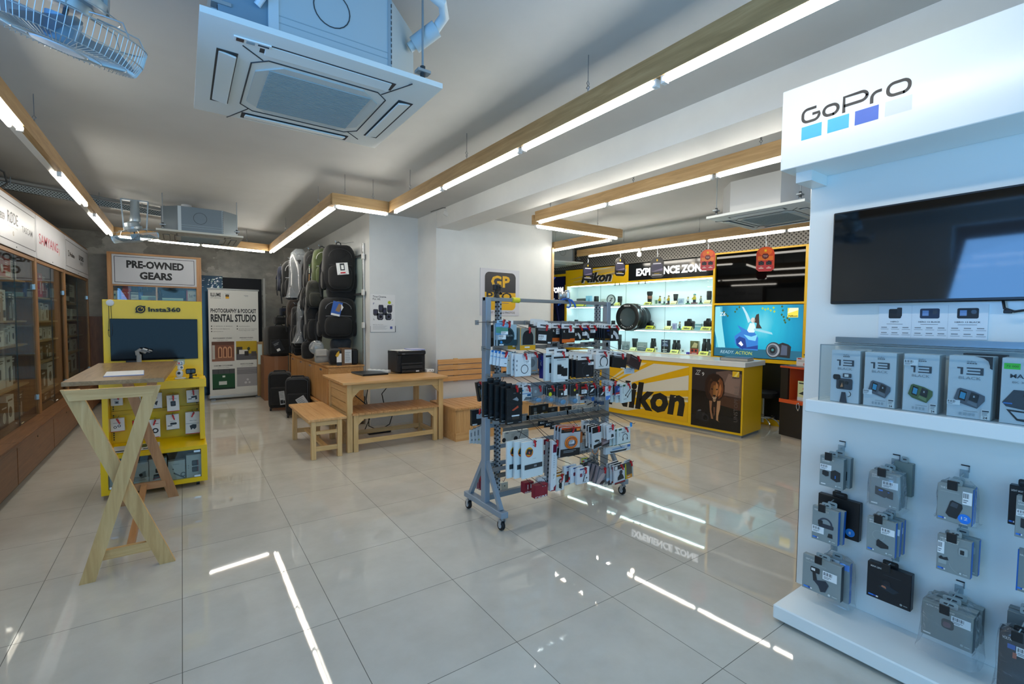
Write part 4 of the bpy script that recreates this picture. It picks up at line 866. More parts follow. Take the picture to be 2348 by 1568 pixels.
# ------------------------------------------------------------------ roll up banner
FB = Frame((.79, 10.10, 0), .05); t = thing('roll_up_banner', 'roll up banner advertising a photography and podcast rental studio', 'banner', tuple(FB.o), .05)
MB().box(-.425, -.04, .02, .425, .06, .10, mat('b9bbb8', .3, .4), .02).done('base', t)
MB().box(-.415, -.012, 2.0, .415, .012, 2.03, mat('9d9e9b', .35, .4), .004).done('top_rail', t)
MB().cyl((0, .03, .05), (0, .012, 2.0), .008, GALV, n=8).done('support_pole', t)
for sx in (-.36, .36): MB().box(sx - .04, -.10, .0, sx + .04, .10, .02, STEEL, .004).done('foot', t)
m = MB(); m.box(-.40, -.004, .09, .40, -.002, 2.005, mat('d5d6d1', .6)); y = -.0052; w_ = 1.
X = lambda px: -.40 + (px - 50) / 625 * .80
Z = lambda py: 2.005 - (py - 250) / 1190 * 1.905
I = INK; gy = mat('4a4c50', .6)
m.text('ILLUME', X(78), Z(327), .062, y, I, .16, 'L', .03); m.text('STUDIOS', X(78), Z(350), .018, y, I, .16, 'L', 0); m.rect(X(230), Z(352), X(232), Z(296), y, GRY)
m.rrect(X(260), Z(350), X(303), Z(303), .006, y, mat('e0a81c', .5)); m.rrect(X(260), Z(328), X(303), Z(303), .006, y - .0003, I); m.text('GP', X(281), Z(322), .016, y - .0006, mat('e0a81c', .5), None, 'C'); m.rect(X(252), Z(297), X(312), Z(293), y, GRY); m.rect(X(490), Z(308), X(545), Z(304), y, GRY); m.rect(X(502), Z(320), X(545), Z(316), y, GRY)
m.text('PHOTOGRAPHY & PODCAST', X(76), Z(510), .072, y, I, X(645) - X(76), 'L', .03); m.text('RENTAL STUDIO', X(76), Z(610), .128, y, I, X(645) - X(76), 'L', .035)
for zz, tx in ((664, '+91 9810502106, +91 9810502101'), (694, 'info.illumestudios@gmail.com'), (724, '@illumestudios.in')): m.disc(X(84), Z(zz), .010, y, I); m.text(tx, X(104), Z(zz + 5), .015, y, gy)
for zz, tx in ((664, 'www.illumestudios.in'), (696, '601-617A, West View, Vasat Road,'), (713, 'Munirka Village, Delhi 110068')): m.text(tx, X(418), Z(zz + 5), .015, y, gy)
for zz in (664, 696): m.disc(X(400), Z(zz), .010, y, I)
for px, py, tx, sb in ((215, 808, 'PHOTOGRAPHY STUDIO', '3,500 SQ.FT / DAY'), (515, 806, 'PODCAST STUDIO', '3 SETS TO CHOOSE FROM'), (220, 1122, 'CHROMA CYCLORAMA', '20 FT X 15 FT GREEN'), (515, 1112, 'WHITE CYCLORAMA', '20 FT X 15 FT WHITE')):
    m.text(tx, X(px), Z(py), .022, y, I, .30 if len(tx) > 15 else .22, 'C', .02); m.text(sb, X(px), Z(py + 20), .012, y, gy, .18, 'C')
def R_(x0, y0, x1, y1, c, k=0): m.rect(X(x0), Z(y1), X(x1), Z(y0), y - .0003 * k, mat(c, .6))
R_(80, 840, 358, 1065, '7a4a35'); R_(80, 840, 358, 880, '5d3a2c', 1); R_(80, 1020, 358, 1065, '8a5c46', 1)
for cx in (182, 242, 300):
    m.poly([(X(cx - 25), Z(1025)), (X(cx + 25), Z(1025)), (X(cx + 25), Z(925))] + [(X(cx + 25 * math.cos(a)), Z(925 - 28 * math.sin(a))) for a in (.5, 1., 1.57, 2.1, 2.6)] + [(X(cx - 25), Z(925))], y - .0006, mat('d09a72', .6))
    m.poly([(X(cx - 13), Z(1015)), (X(cx + 13), Z(1015)), (X(cx + 13), Z(930)), (X(cx), Z(905)), (X(cx - 13), Z(930))], y - .0009, mat('6f3f2a', .6))
R_(86, 880, 118, 1040, 'b7b4ac', 2); R_(380, 838, 648, 1058, 'b89a16'); R_(380, 985, 648, 1058, '57565a', 1); R_(418, 940, 530, 990, 'd7d4cd', 2); R_(486, 955, 540, 1010, '2a2725', 3); R_(575, 960, 640, 1015, '4b4645', 2); R_(384, 905, 460, 990, '3b362b', 1)
m.poly([(X(528), Z(950)), (X(520), Z(920)), (X(545), Z(905)), (X(562), Z(925)), (X(548), Z(950))], y - .001, mat('2b3a22', .6))
R_(82, 1155, 360, 1385, '124a2a'); R_(82, 1155, 360, 1210, '4a4c4e', 1); R_(82, 1370, 360, 1388, '0d2a1a', 2); R_(160, 1295, 258, 1335, 'c7cdc8', 2); R_(205, 1230, 238, 1250, 'dfe6dc', 2)
for k in range(4): R_(82 + 70 * k, 1158, 86 + 70 * k, 1205, '27292b', 2)
R_(385, 1145, 648, 1368, '9a999c'); R_(385, 1145, 648, 1225, '8a898c', 1)
for k in range(3): R_(385, 1180 + 18 * k, 648, 1184 + 18 * k, '5a5a5e', 2)
for cx, cz, r_ in ((497, 1325, .022), (545, 1325, .018), (522, 1290, .02)): m.disc(X(cx), Z(cz), r_, y - .0008, mat('c4c3c6', .6))
m.done('banner_sheet', t)
# ------------------------------------------------------------------ posters on the white walls
t = thing('wall_poster', 'white poster of six black cinema lenses on the pillar', 'poster', (2.131, 6.455, 1.317), 0)
w_, h_ = .352, .525; m = MB(); m.box(0, 0, 0, w_, .007, h_, mat('e3e4e4', .4)); m.rect(-.004, -.002, w_ + .004, .002, -.0003, GRY); m.box(-.004, -.003, -.002, .0, .006, .085, GRY); m.box(w_, -.003, -.002, w_ + .006, .006, .085, INK); m.done('sheet', t)
m = MB(); LN = mat('2f3038', .35); LN2 = mat('55566a', .35); y = -.0008
X = lambda f: f * w_; Z = lambda f: f * h_
m.text('True Cinema.', X(.09), Z(.915), .026, y, mat('3b3d40', .5), .195, 'L', .012); m.text('For All.', X(.09), Z(.85), .026, y, mat('3b3d40', .5), .11, 'L', .012)
m.disc(X(.765), Z(.79), .023, y, mat('b9c414', .5))
for a, e, sx, sz in ((.1, .77, 1, -1), (.91, .74, -1, -1), (.11, .32, 1, 1), (.91, .31, -1, 1)):
    m.rect(X(a), Z(e), X(a + sx * .06), Z(e + sz * .012), y, mat('3c3f8a' if e == .77 else '9a9ca0', .5)); m.rect(X(a), Z(e), X(a + sx * .018), Z(e + sz * .045), y, mat('3c3f8a' if e == .77 else '9a9ca0', .5))
for cx, cz, rw, rh in ((.205, .52, .10, .085), (.42, .62, .10, .105), (.775, .62, .105, .105), (.57, .55, .085, .10), (.385, .41, .13, .09), (.72, .41, .13, .09)):
    k = 0
    m.poly([(X(cx - rw), Z(cz - rh * .6)), (X(cx - rw * .6), Z(cz - rh)), (X(cx + rw * .6), Z(cz - rh)), (X(cx + rw), Z(cz - rh * .6)), (X(cx + rw), Z(cz + rh * .7)), (X(cx + rw * .8), Z(cz + rh)), (X(cx - rw * .8), Z(cz + rh)), (X(cx - rw), Z(cz + rh * .7))], y, LN)
    if rh < .1 and rw > .11: m.disc(X(cx + .02), Z(cz), rw * w_ * .72, y - .0004, LN2, rh * h_ * .72); m.disc(X(cx + .02), Z(cz), rw * w_ * .45, y - .0008, mat('1b1c22', .2), rh * h_ * .45)
    else: m.rect(X(cx - rw * .7), Z(cz - rh * .3), X(cx + rw * .6), Z(cz + rh * .5), y - .0004, mat('3a3a52', .3)); m.rect(X(cx - rw * .8), Z(cz + rh * .72), X(cx + rw * .7), Z(cz + rh * .8), y - .0004, LN2)
m.text('ZEISS Nano Prime Lenses', X(.09), Z(.188), .010, y, mat('5a5d60', .5))
for k in range(5): m.rect(X(.09), Z(.165 - k * .022), X(.68 - .05 * (k % 3)), Z(.158 - k * .022), y, mat('b3b6b9', .5))
m.rect(X(.79), Z(.085), X(.885), Z(.148), y, mat('233a96', .4)); m.text('ZEISS', X(.838), Z(.104), .010, y - .0005, mat('d9dcf0', .5), .026, 'C'); m.done('print', t)

t = thing('wall_poster', 'grey poster with a black and yellow rounded GP logo', 'poster', (3.53, 5.856, 1.566), 0)
w_, h_ = .692, .684; m = MB(); m.box(0, 0, 0, w_, .007, h_, mat('c9cbd4', .4)); m.done('sheet', t)
m = MB(); X = lambda f: f * w_; Z = lambda f: f * h_; GY = mat('d9aa1e', .4); CH = mat('2f3038', .4)
full = rr(X(.11), Z(.12), X(.90), Z(.93), .075, 8); zc = Z(.50)
m.poly(full, y, GY); m.poly([(X(.11), zc), (X(.90), zc)] + full[9:27], y - .0004, CH)
m.text('GP', X(.505), Z(.62), .158, y - .0010, GY, .335, 'C', .035); m.text('PRO.', X(.15), Z(.335), .115, y - .0010, mat('22242a', .4), .50, 'L', .02); m.rect(X(.15), Z(.265), X(.24), Z(.275), y - .0010, RED); m.rect(X(.45), Z(.265), X(.72), Z(.275), y - .0010, mat('6a6a74', .5))
m.text('A UNIT OF BALU PHOTOS', X(.5), Z(.045), .030, y, mat('2f3038', .5), .53, 'C', .006); m.done('print', t)

# ------------------------------------------------------------------ pine table, stool, benches
PT = wood('benchtop', 'bd8a52', 'd2a268', 'dfb37c', 0, r=.38); LEG = lambda ax: wood('beech', 'c09c62', 'd3b078', 'dfc08c', ax)
t = thing('wooden_table', 'pine table carrying the printer in front of the pillar', 'table', (0, 0, 0))
m = MB(); m.box(1.42, 5.235, .772, 2.70, 6.15, .80, PT, .004); m.done('tabletop', t)
for x in (1.485, 2.605):
    for y in (5.305, 6.04): MB().box(x, y, 0, x + .062, y + .062, .772, LEG(2), .003).done('leg', t)
m = MB(); m.box(1.547, 5.318, .695, 2.605, 5.345, .772, LEG(0)); m.done('apron', t); MB().box(1.547, 6.06, .695, 2.605, 6.085, .772, LEG(0)).done('apron', t)
for x in (1.492, 2.63): MB().box(x, 5.367, .66, x + .025, 6.04, .772, LEG(1)).done('apron', t)
for a, k in ((1.547, 1), (2.605, -1)): MB().prism([(a, .695), (a + k * .085, .695), (a, .605)], 5.32, 5.345, LEG(0)).done('corner_brace', t)
for k in range(3): MB().box(1.500, 5.36, .33 + .11 * k, 1.522, 6.04, .43 + .11 * k, LEG(1)).done('side_board', t)
t = thing('wooden_stool', 'low pine stool standing apart, left of the table', 'stool', (0, 0, 0))
m = MB()
for k in range(4): m.box(1.062 + k * .0985, 5.215, .410, 1.159 + k * .0985, 6.33, .435, wood('stooltop', 'bd8a52', 'd2a268', 'dfb37c', 1, r=.38), .002)
m.done('seat', t)
for x in (1.093, 1.362):
    for y in (5.232, 6.235): MB().box(x, y, 0, x + .048, y + .05, .41, LEG(2), .003).done('leg', t)
for y in (5.245, 6.25):
    for z, hh in ((.355, .055), (.265, .035), (.085, .05)): MB().box(1.141, y, z, 1.362, y + .024, z + hh, LEG(0)).done('rail', t)
for x in (1.102, 1.378): MB().box(x, 5.282, .355, x + .022, 6.235, .41, LEG(1)).done('rail', t)
MB().box(1.225, 5.269, .10, 1.275, 6.25, .125, LEG(1)).done('long_stretcher', t)
t = thing('wooden_bench', 'slatted pine bench tucked under the table', 'bench', (0, 0, 0))
for k in range(15): MB().box(1.535 + k * .0705, 5.275, .418, 1.6025 + k * .0705, 5.80, .44, wood('slat', 'b07c48', 'c6925c', 'd6a672', 1)).done('slat', t)
for x in (1.552, 2.53):
    for y in (5.29, 5.73): MB().box(x, y, 0, x + .052, y + .052, .418, LEG(2), .003).done('leg', t)
for y in (5.302, 5.745): MB().box(1.604, y, .365, 2.53, y + .026, .418, LEG(0)).done('rail', t); MB().box(1.604, y, .085, 2.53, y + .026, .135, LEG(0)).done('stretcher', t)
for x in (1.565, 2.543): MB().box(x, 5.342, .085, x + .026, 5.73, .135, LEG(1)).done('stretcher', t)
for a, k in ((1.604, 1), (2.53, -1)): MB().prism([(a, .365), (a + k * .07, .365), (a, .30)], 5.303, 5.327, LEG(0)).done('corner_brace', t)
t = thing('storage_bench', 'boxed pine bench with slatted seat and backrest against the white wall', 'bench', (0, 0, 0)); SL = wood('boxslat', 'bc8c54', 'd0a066', 'deb47c', 2)
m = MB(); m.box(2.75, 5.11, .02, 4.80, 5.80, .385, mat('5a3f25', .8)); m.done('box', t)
for k in range(22): MB().box(2.742 + k * .0938, 5.092, .10, 2.834 + k * .0938, 5.111, .388, SL).done('front_slat', t)
for k in range(8): MB().box(2.732, 5.10 + k * .088, .10, 2.750, 5.186 + k * .088, .388, SL).done('side_slat', t)
MB().box(2.728, 5.085, 0, 4.81, 5.80, .10, wood('plinth', 'bc8c54', 'd0a066', 'deb47c', 0)).done('plinth', t)
for k in range(23): MB().box(2.715 + k * .0912, 5.07, .39, 2.80 + k * .0912, 5.80, .412, wood('seatslat', 'bc8850', 'd09c62', 'deb078', 1)).done('seat_slat', t)
for k in range(4): MB().box(2.845, 5.815, .650 + k * .078, 4.80, 5.835, .718 + k * .078, wood('backslat', 'bc8850', 'd09c62', 'deb078', 0), .002).done('back_slat', t)
for x in (3.1, 3.85, 4.6): MB().box(x, 5.835, .64, x + .06, 5.864, .96, LEG(2)).done('back_batten', t)

# ------------------------------------------------------------------ printer, laptop, power strips, cables
t = thing('printer', 'black laser printer on the pine table', 'printer', (2.245, 5.75, .80), 0); PB = mat('17191c', .4); PB2 = mat('0c0d0f', .3)
m = MB(); m.box(0, .02, .01, .39, .36, .275, PB, .012); m.box(-.002, .0, .235, .392, .36, .29, PB, .012); m.prism([(.045, .02), (.345, .02), (.33, .225), (.06, .225)], .012, .02, PB2); m.done('body', t)
m = MB(); m.box(.05, -.005, .12, .34, .02, .135, mat('2b2e32', .4)); m.box(.055, -.012, .055, .335, .02, .10, mat('24272b', .35), .004); m.done('paper_slot', t)
m = MB(); m.box(.055, -.02, .012, .335, .02, .045, PB, .006); m.rect(.24, .018, .285, .036, -.0205, mat('c9ccd0', .4)); m.done('tray', t)
m = MB(); m.rect(.05, .245, .35, .262, -.0008, mat('2f3338', .3)); m.rect(.06, .25, .10, .256, -.0012, GRY); m.done('control_strip', t)
m = MB(); m.M = Matrix.Translation((2.41, 5.93, 1.0905)) @ Matrix.Rotation(.08, 4, 'Z'); m.box(-.14, -.17, 0, .16, .13, .002, PAPER); m.M = Matrix.Translation((2.39, 5.9, 1.0925)) @ Matrix.Rotation(.3, 4, 'Z'); m.box(-.16, -.12, 0, .05, .12, .0015, PAPER)
for k in range(3): m.add([(-.12 + .05 * k, -.06, .0018), (-.09 + .05 * k, -.06, .0018), (-.09 + .05 * k, -.03, .0018), (-.12 + .05 * k, -.03, .0018)], [(0, 1, 2, 3)], INK)
m.M = Matrix.Translation((2.50, 5.95, 1.0925)) @ Matrix.Rotation(-.05, 4, 'Z'); m.box(-.04, -.15, 0, .15, .13, .012, mat('8f96c4', .6)); m.box(-.045, -.152, .012, .152, .13, .0135, mat('c4c8e4', .6)); m.done('paper_stack', label='loose papers lying on top of the printer', cat='paper')
t = thing('laptop', 'closed black laptop on the pine table', 'laptop', (1.945, 5.93, .8005), .06)
MB().box(-.165, -.20, 0, .165, .21, .012, PB, .004).done('base', t); MB().box(-.165, -.20, .0125, .165, .21, .022, mat('1d2023', .35), .004).done('lid', t)
t = thing('power_strip', 'long white power strip behind the laptop', 'power strip', (2.10, 6.03, .8005), -.95); m = MB(); m.box(-.16, -.03, 0, .16, .03, .04, WHT, .004); m.done('case', t)
m = MB()
for k in range(4): m.box(-.12 + k * .07, -.016, .0402, -.09 + k * .07, .016, .0408, GRY)
m.done('socket', t)
t = thing('power_strip', 'white socket box right of the printer', 'power strip', (2.70, 5.66, .8005), .1); t.location = (2.655, 5.80, .8005); m = MB(); m.box(-.01, -.05, 0, .10, .06, .036, WHT, .004); m.done('case', t); m = MB(); m.rect(.03, .012, .045, .026, -.0505, GRY); m.rect(.065, .012, .08, .026, -.0505, GRY); m.done('socket', t)
CB = mat('17181a', .5)
m = MB(); m.tube([(2.13, 5.92, .806), (2.18, 5.86, .806), (2.21, 5.80, .806), (2.28, 5.72, .806)], .004, CB, 6); m.done('cable', label='short black lead between the laptop and the printer', cat='cable')
for lab, pts in (('black cable hanging straight down behind the table', [(2.07, 6.3, .79), (2.06, 6.35, .6), (2.04, 6.38, .4), (2.07, 6.36, .2), (2.05, 6.3, .05), (2.12, 6.2, .012)]), ('curved black cable looping under the table top', [(2.33, 6.2, .79), (2.36, 6.3, .62), (2.26, 6.38, .46), (2.3, 6.4, .3), (2.42, 6.38, .17), (2.34, 6.3, .04), (2.2, 6.2, .012)]), ('thin black cable slanting behind the table legs', [(1.70, 6.4, .69), (1.8, 6.43, .56), (1.95, 6.43, .42), (2.08, 6.43, .30), (2.1, 6.42, .12), (2.0, 6.3, .012)])):
    m = MB(); m.tube(pts, .007, CB, 6); m.done('cable', label=lab, cat='cable', group='cables behind the table')
m = MB(); m.box(1.95, 6.0, .0, 2.25, 6.08, .035, CB, .006); m.done('extension_lead', label='black extension lead on the floor under the bench', cat='power strip')

# ------------------------------------------------------------------ bag wall
t = thing('backpack_rack', 'pale glass board with chrome rails and hooks behind the hanging backpacks', 'rack', (2.10, 6.66, 0), 0)
m = MB(); m.box(0, .04, .86, .02, 3.2, 2.42, mat('a9bab4', .12, spec=.7)); m.done('board', t)
m = MB(); m.box(-.008, -.006, .4, .02, .028, 2.56, CHROME, .003); m.done('upright', t)
for z in (2.36, 1.86, 1.40):
    MB().box(-.03, -.07, z - .03, .0, -.0, z + .05, mat('d9dbd9', .4), .005).done('clamp', t)
MB().bar((-.02, .0, 2.385), (-.02, 3.0, 2.385), .02, .03, CHROME).done('rail', t); MB().bar((-.02, .0, 1.85), (-.02, 3.0, 1.85), .02, .03, CHROME).done('rail', t)
BRK = t
t = thing('low_cabinet', 'long low pine cabinet under the backpacks', 'cabinet', (0, 0, 0)); BC = lambda ax: wood('bagcab', 'b17c44', 'c69258', 'd5a66c', ax)
m = MB(); m.box(1.62, 6.66, .05, 2.10, 9.5, .83, BC(1)); m.done('carcass', t); MB().box(1.605, 6.645, .83, 2.105, 9.5, .852, BC(1), .003).done('top', t); MB().box(1.585, 6.67, .27, 1.62, 9.5, .31, BC(1), .003).done('ledge', t)
for k in range(4):
    d = MB().box(1.605, 6.70 + .69 * k, .33, 1.62, 7.37 + .69 * k, .81, BC(2), .002).done('door', t); MB().box(1.600, 6.98 + .69 * k, .765, 1.606, 7.09 + .69 * k, .79, CHROME).done('handle', d)
BF = fabric('0b0c0d', '131416'); BF2 = fabric('111213', '1a1b1d')
def bag(label, x0, y0, x1, y1, Y, d=.22, col=None, rz=-.12, pocket=True, tags=(), straps=True, e=3.2, name='backpack', cat='backpack', grp='hanging backpacks', handle=True, trim=None, lift=0.):
    """soft pack seen at the given outline, its front at depth Y"""
    a = onY(x0, y1, Y); c = onY(x1, y0, Y); w, h = c.x - a.x, c.z - a.z; t = thing(name, label, cat, ((a.x + c.x) / 2, Y, a.z + lift), rz, grp); col = col or BF
    if grp == 'hanging backpacks':
        hy, hx, hz = Y + d * .6 - 6.66, (a.x + c.x) / 2 - 2.10, a.z + h * 1.035; MB().tube([(-.01, hy, hz + .03), (hx * .5, hy, hz), (hx - .01, hy, hz - .004), (hx - .03, hy, hz + .02)], .004, CHROME, 6).done('hook', BRK)
    m = MB(); m.ball((0, d / 2, h * .485), w / 2 * .98, d / 2, h * .49, col, 24, 14, e + .6)
    m.ball((0, d * .42, h * .76), w / 2 * .80, d * .44, h * .22, col, 20, 10, 2.6); rumple(m, .022).done('shell', t)
    if pocket:
        m = MB(); m.ball((0, .01, h * .30), w * .36, d * .26, h * .24, col, 20, 10, 3.4); rumple(m, .012).done('front_pocket', t)
        m = MB(); m.tube([(w * .34 * math.cos(q), -d * .10 - .012 * abs(math.sin(q)), h * .70 + h * .17 * math.sin(q)) for q in [PI * i / 10 for i in range(11)]], .004, trim or mat('34363a', .4), 5); m.tube([(-w * .34, -d * .20, h * .53), (0, -d * .26, h * .545), (w * .34, -d * .20, h * .53)], .0035, trim or mat('34363a', .4), 5); m.done('zip', t)
        for s in (-1, 1): MB().ball((s * w * .46, d * .5, h * .24), w * .08, d * .34, h * .19, col, 12, 8, 2.8).done('side_pocket', t)
    if handle:
        m = MB(); m.tube([(-.035, d * .6, h * .94), (-.028, d * .6, h * 1.02), (0, d * .6, h * 1.045), (.028, d * .6, h * 1.02), (.035, d * .6, h * .94)], .008, BLK2, 6); m.done('handle', t)
    if straps:
        for s in (-1, 1):
            m = MB(); m.bar((s * w * .22, d * 1.0, h * .92), (s * w * .50, d * 1.15, h * .52), .05, .014, col, (0, 1, 0)); m.bar((s * w * .50, d * 1.15, h * .53), (s * w * .54, d * 1.05, h * .10), .03, .008, BLK2, (0, 1, 0)); m.bar((s * w * .54, d * 1.05, h * .12), (s * w * .50, d * .95, -h * .10), .02, .005, BLK2, (0, 1, 0)); m.done('strap', t)
    for (tx, tz, tw, th, ang, cols) in tags:
        m = MB(); m.M = Matrix.Translation((tx * w, -d * .30, tz * h)) @ Matrix.Rotation(ang, 4, 'Y'); m.box(-tw / 2, -.001, -th, tw / 2, .001, 0, mat(cols[0], .5)); decals(m, tw, th, cols[1], y=-.0016, z0=-th); m.tube([(0, 0, 0), (0, .005, .05)], .0015, INK, 4); m.done('swing_tag', t)
    return t
WT = [('r', .30, .35, .70, .95, mat('22252a', .4)), ('r', .40, .45, .62, .80, PAPER), ('r', .28, .10, .72, .22, RED), ('l', .1, .02, .9, .1, 1, GRY)]
bag('front black backpack with a white square tag, upper row', 742, 560, 817, 667, 6.92, .26, tags=[(.02, .58, .155, .165, -.12, ('e6e7e6', WT))])
bag('olive green backpack in the upper row', 718, 568, 764, 662, 7.32, .24, fabric('3f4a26', '4d5930'), trim=mat('c9ccc6', .4))
bag('black backpack with green and orange paper tags, upper row', 698, 574, 734, 664, 7.72, .24, BF2, tags=[(-.05, .62, .085, .13, 0, ('d3dcd2', [('r', 0, .8, 1, 1, mat('2f6d3c', .5)), ('l', .15, .3, .85, .6, 2, GRY)])), (-.06, .38, .085, .14, .04, ('b98a52', [('p', [(.4, .2), (.6, .3), (.55, .8), (.4, .6)], INK), ('r', 0, -.08, 1, 0, PAPER)]))])
tt = bag('black backpack shrouded in crinkled clear plastic, upper row', 668, 585, 706, 672, 8.12, .24, BF2, pocket=False)
def shroud(t, w, h, d, name='plastic_wrap', flare=.1):
    m = MB(); n = 20; v = []; rnd_ = random.Random(5)
    for i, (z, k) in enumerate(((h * 1.02, .35), (h * .92, .75), (h * .7, 1.0), (h * .45, 1.05), (h * .2, 1.1), (-.03, 1.15 + flare), (-.07, 1.25 + flare))):
        for q in range(n):
            a = 2 * PI * q / n; j = 1 + rnd_.uniform(-.06, .06); v.append((w / 2 * k * j * math.copysign(abs(math.cos(a)) ** .7, math.cos(a)), d / 2 + d * .58 * k * j * math.copysign(abs(math.sin(a)) ** .7, math.sin(a)), z + rnd_.uniform(-.01, .01)))
    m.add(v, [(i * n + k, i * n + (k + 1) % n, (i + 1) * n + (k + 1) % n, (i + 1) * n + k) for i in range(6) for k in range(n)], crinkle('bag_plastic', .22), True)
    return m.done(name, t, label='clear crinkled plastic cover')
shroud(tt, .29, .70, .24, flare=.2)
bag('plain black backpack second from the far end of the upper row', 648, 596, 690, 686, 8.52, .24, BF, trim=mat('b9bcc0', .4))
bag('navy backpack at the far end of the upper row', 637, 610, 664, 670, 8.95, .22, fabric('141c2e', '1b2540'))
bag('front black backpack with a blue picture tag, lower row', 733, 680, 817, 778, 6.95, .26, tags=[(-.02, .86, .13, .20, .22, ('2b58a8', [('p', [(.4, .35), (.6, .9), (.95, .8), (.85, .3)], mat('8d6f4c', .5)), ('r', .05, .0, .95, .14, PAPER), ('p', [(.85, .9), (1.15, .7), (1.0, .4)], PAPER)]))], trim=mat('7d8084', .4))
bag('black backpack tucked behind the blue tagged one, lower row', 700, 688, 738, 785, 7.42, .24, BF2)
tt = bag('grey trimmed backpack in a torn plastic sleeve, lower row', 684, 683, 714, 776, 7.90, .24, fabric('2a2b2e', '3a3b3f'), trim=mat('9a9da0', .4)); shroud(tt, .22, .62, .24, flare=.4)
bag('dark brown canvas backpack in the lower row', 659, 685, 692, 754, 8.32, .22, fabric('2b1f17', '3a2b20'))
bag('dark camouflage backpack squeezed between the olive and blue tagged ones', 704, 640, 742, 706, 7.30, .26, fabric('1f211c', '34352b'), grp='hanging backpacks')
bag('black backpack hanging low behind the plastic wrapped ones', 690, 655, 722, 712, 7.75, .26, BF2)
bag('black messenger bag wedged under the front upper backpack', 752, 648, 822, 690, 7.02, .24, BF, pocket=False, straps=False, name='shoulder_bag', cat='bag')
bag('black backpack low at the far side of the grey trimmed one', 668, 700, 698, 800, 8.05, .26, BF, grp='hanging backpacks')
bag('slim black backpack standing on the cabinet below the brown one', 671, 752, 698, 815, 8.2, .2, BF, straps=False, grp='bags on the low cabinet')
bag('black shoulder bag on the cabinet beside the wrapped grey one', 692, 783, 722, 824, 7.55, .2, BF, straps=False, pocket=False, name='shoulder_bag', cat='bag', grp='bags on the low cabinet')
bag('dark grey duffel lying behind the black cube bag', 760, 774, 808, 805, 7.05, .2, fabric('2d3034', '3b3f44'), straps=False, pocket=False, name='duffel_bag', cat='bag', grp='bags on the low cabinet', handle=False)
tt = bag('grey canvas sling bag with its strap bundled in clear plastic', 722, 801, 757, 834, 6.85, .16, fabric('8d8a83', 'a19e97'), straps=False, pocket=False, name='sling_bag', cat='bag', grp='bags on the low cabinet', handle=False)
m = MB(); m.box(-.09, -.015, .10, .06, .02, .20, fabric('a5a29a', 'b5b2ab'), .012); m.done('flap', tt); m = MB(); m.ball((-.07, .07, .22), .10, .08, .10, crinkle('bag_plastic', .22), 12, 8); m.tube([(-.14, .02, .20), (-.10, .04, .28), (-.02, .06, .26)], .018, fabric('8d8a83', 'a19e97'), 6); m.done('wrapped_strap', tt)
tt = bag('black cube bag with a yellow and white tag on the cabinet', 756, 800, 784, 836, 6.70, .18, BF, straps=False, pocket=False, e=6, name='camera_bag', cat='bag', grp='bags on the low cabinet', handle=False)
m = MB(); m.M = Matrix.Translation((.02, -.02, .17)); m.box(-.012, -.002, -.21, .052, 0, -.02, PAPER); m.rect(-.012, -.21, .052, -.14, -.0025, mat('22252b', .5)); m.poly([(-.03, -.05), (-.01, -.01), (.02, .02), (.025, -.03), (.0, -.07)], -.004, mat('d3a51a', .5)); m.done('swing_tag', tt)
def onto(lab, nm, x0, y0, x1, y1, Y, d, col, dec=(), c=.004, g='bags on the low cabinet', cat='box'):
    a = onY(x0, y1, Y); q = onY(x1, y0, Y); return pack(nm, lab, cat, ((a.x + q.x) / 2, Y, .853), 0, q.x - a.x, q.z - .853, d, col, dec, c=c, group=g)
onto('brown cardboard box with a white label on the cabinet', 'carton', 784, 798, 806.5, 833, 6.68, .2, '6e5238', [('r', .28, .12, .98, .92, mat('cfd4d6', .5)), ('l', .34, .2, .9, .8, 6, mat('9aa4aa', .5))])
onto('black lens case at the near end of the cabinet', 'lens_case', 807, 800, 822, 833, 6.68, .18, '141517', c=.02, cat='case')
# on and around the tall carton
t = thing('carton', 'tall brown carton standing on the floor at the end of the cabinet', 'box', (1.40, 9.52, 0), 0); m = MB(); m.box(-.20, 0, 0, .20, .45, .80, mat('8a5f41', .8), .004); m.rect(-.19, .39, .19, .40, -.0008, mat('7a5238', .8)); m.done('box', t)
m = MB(); m.box(-.03, -.0015, .0, .03, .001, .80, mat('93684a', .5)); m.done('tape', t)
t = thing('picture_frame', 'small wooden frame propped behind the tall carton', 'frame', (1.20, 10.05, .0), .0); m = MB(); m.box(-.05, 0, .0, .06, .02, 1.05, wood('frame', '8a6a40', '9b7a4c', 'ab8a5a', 2)); m.done('frame', t); MB().box(-.035, -.003, .62, .035, 0, 1.0, mat('c3cfc8', .3)).done('pane', t)
def caseon(lab, x0, y0, x1, y1, Y, z0, d, tags=(), nm='roller_case', cat='bag', col=None):
    a = onY(x0, y1, Y); q = onY(x1, y0, Y); w, h = q.x - a.x, q.z - z0; t = thing(nm, lab, cat, ((a.x + q.x) / 2, Y, z0), .05, 'bags piled on the tall carton')
    m = MB(); m.ball((0, d / 2, h / 2), w / 2, d / 2, h / 2, col or BF, 22, 12, 7); m.done('shell', t); m = MB(); m.box(-w * .40, -.012, h * .08, w * .40, .02, h * .55, BF2, .01); m.done('front_pocket', t)
    m = MB(); m.tube([(-.06, d * .3, h - .005), (-.05, d * .3, h + .02), (.05, d * .3, h + .02), (.06, d * .3, h - .005)], .008, BLK2, 6); m.done('handle', t)
    for (tx, tz, tw, th, ang, cols) in tags:
        m = MB(); m.M = Matrix.Translation((tx * w, -.016, tz * h)) @ Matrix.Rotation(ang, 4, 'Y'); m.box(-tw / 2, -.001, -th, tw / 2, .001, 0, mat(cols[0], .5)); decals(m, tw, th, cols[1], y=-.0016, z0=-th); m.done('swing_tag', t)
    return t
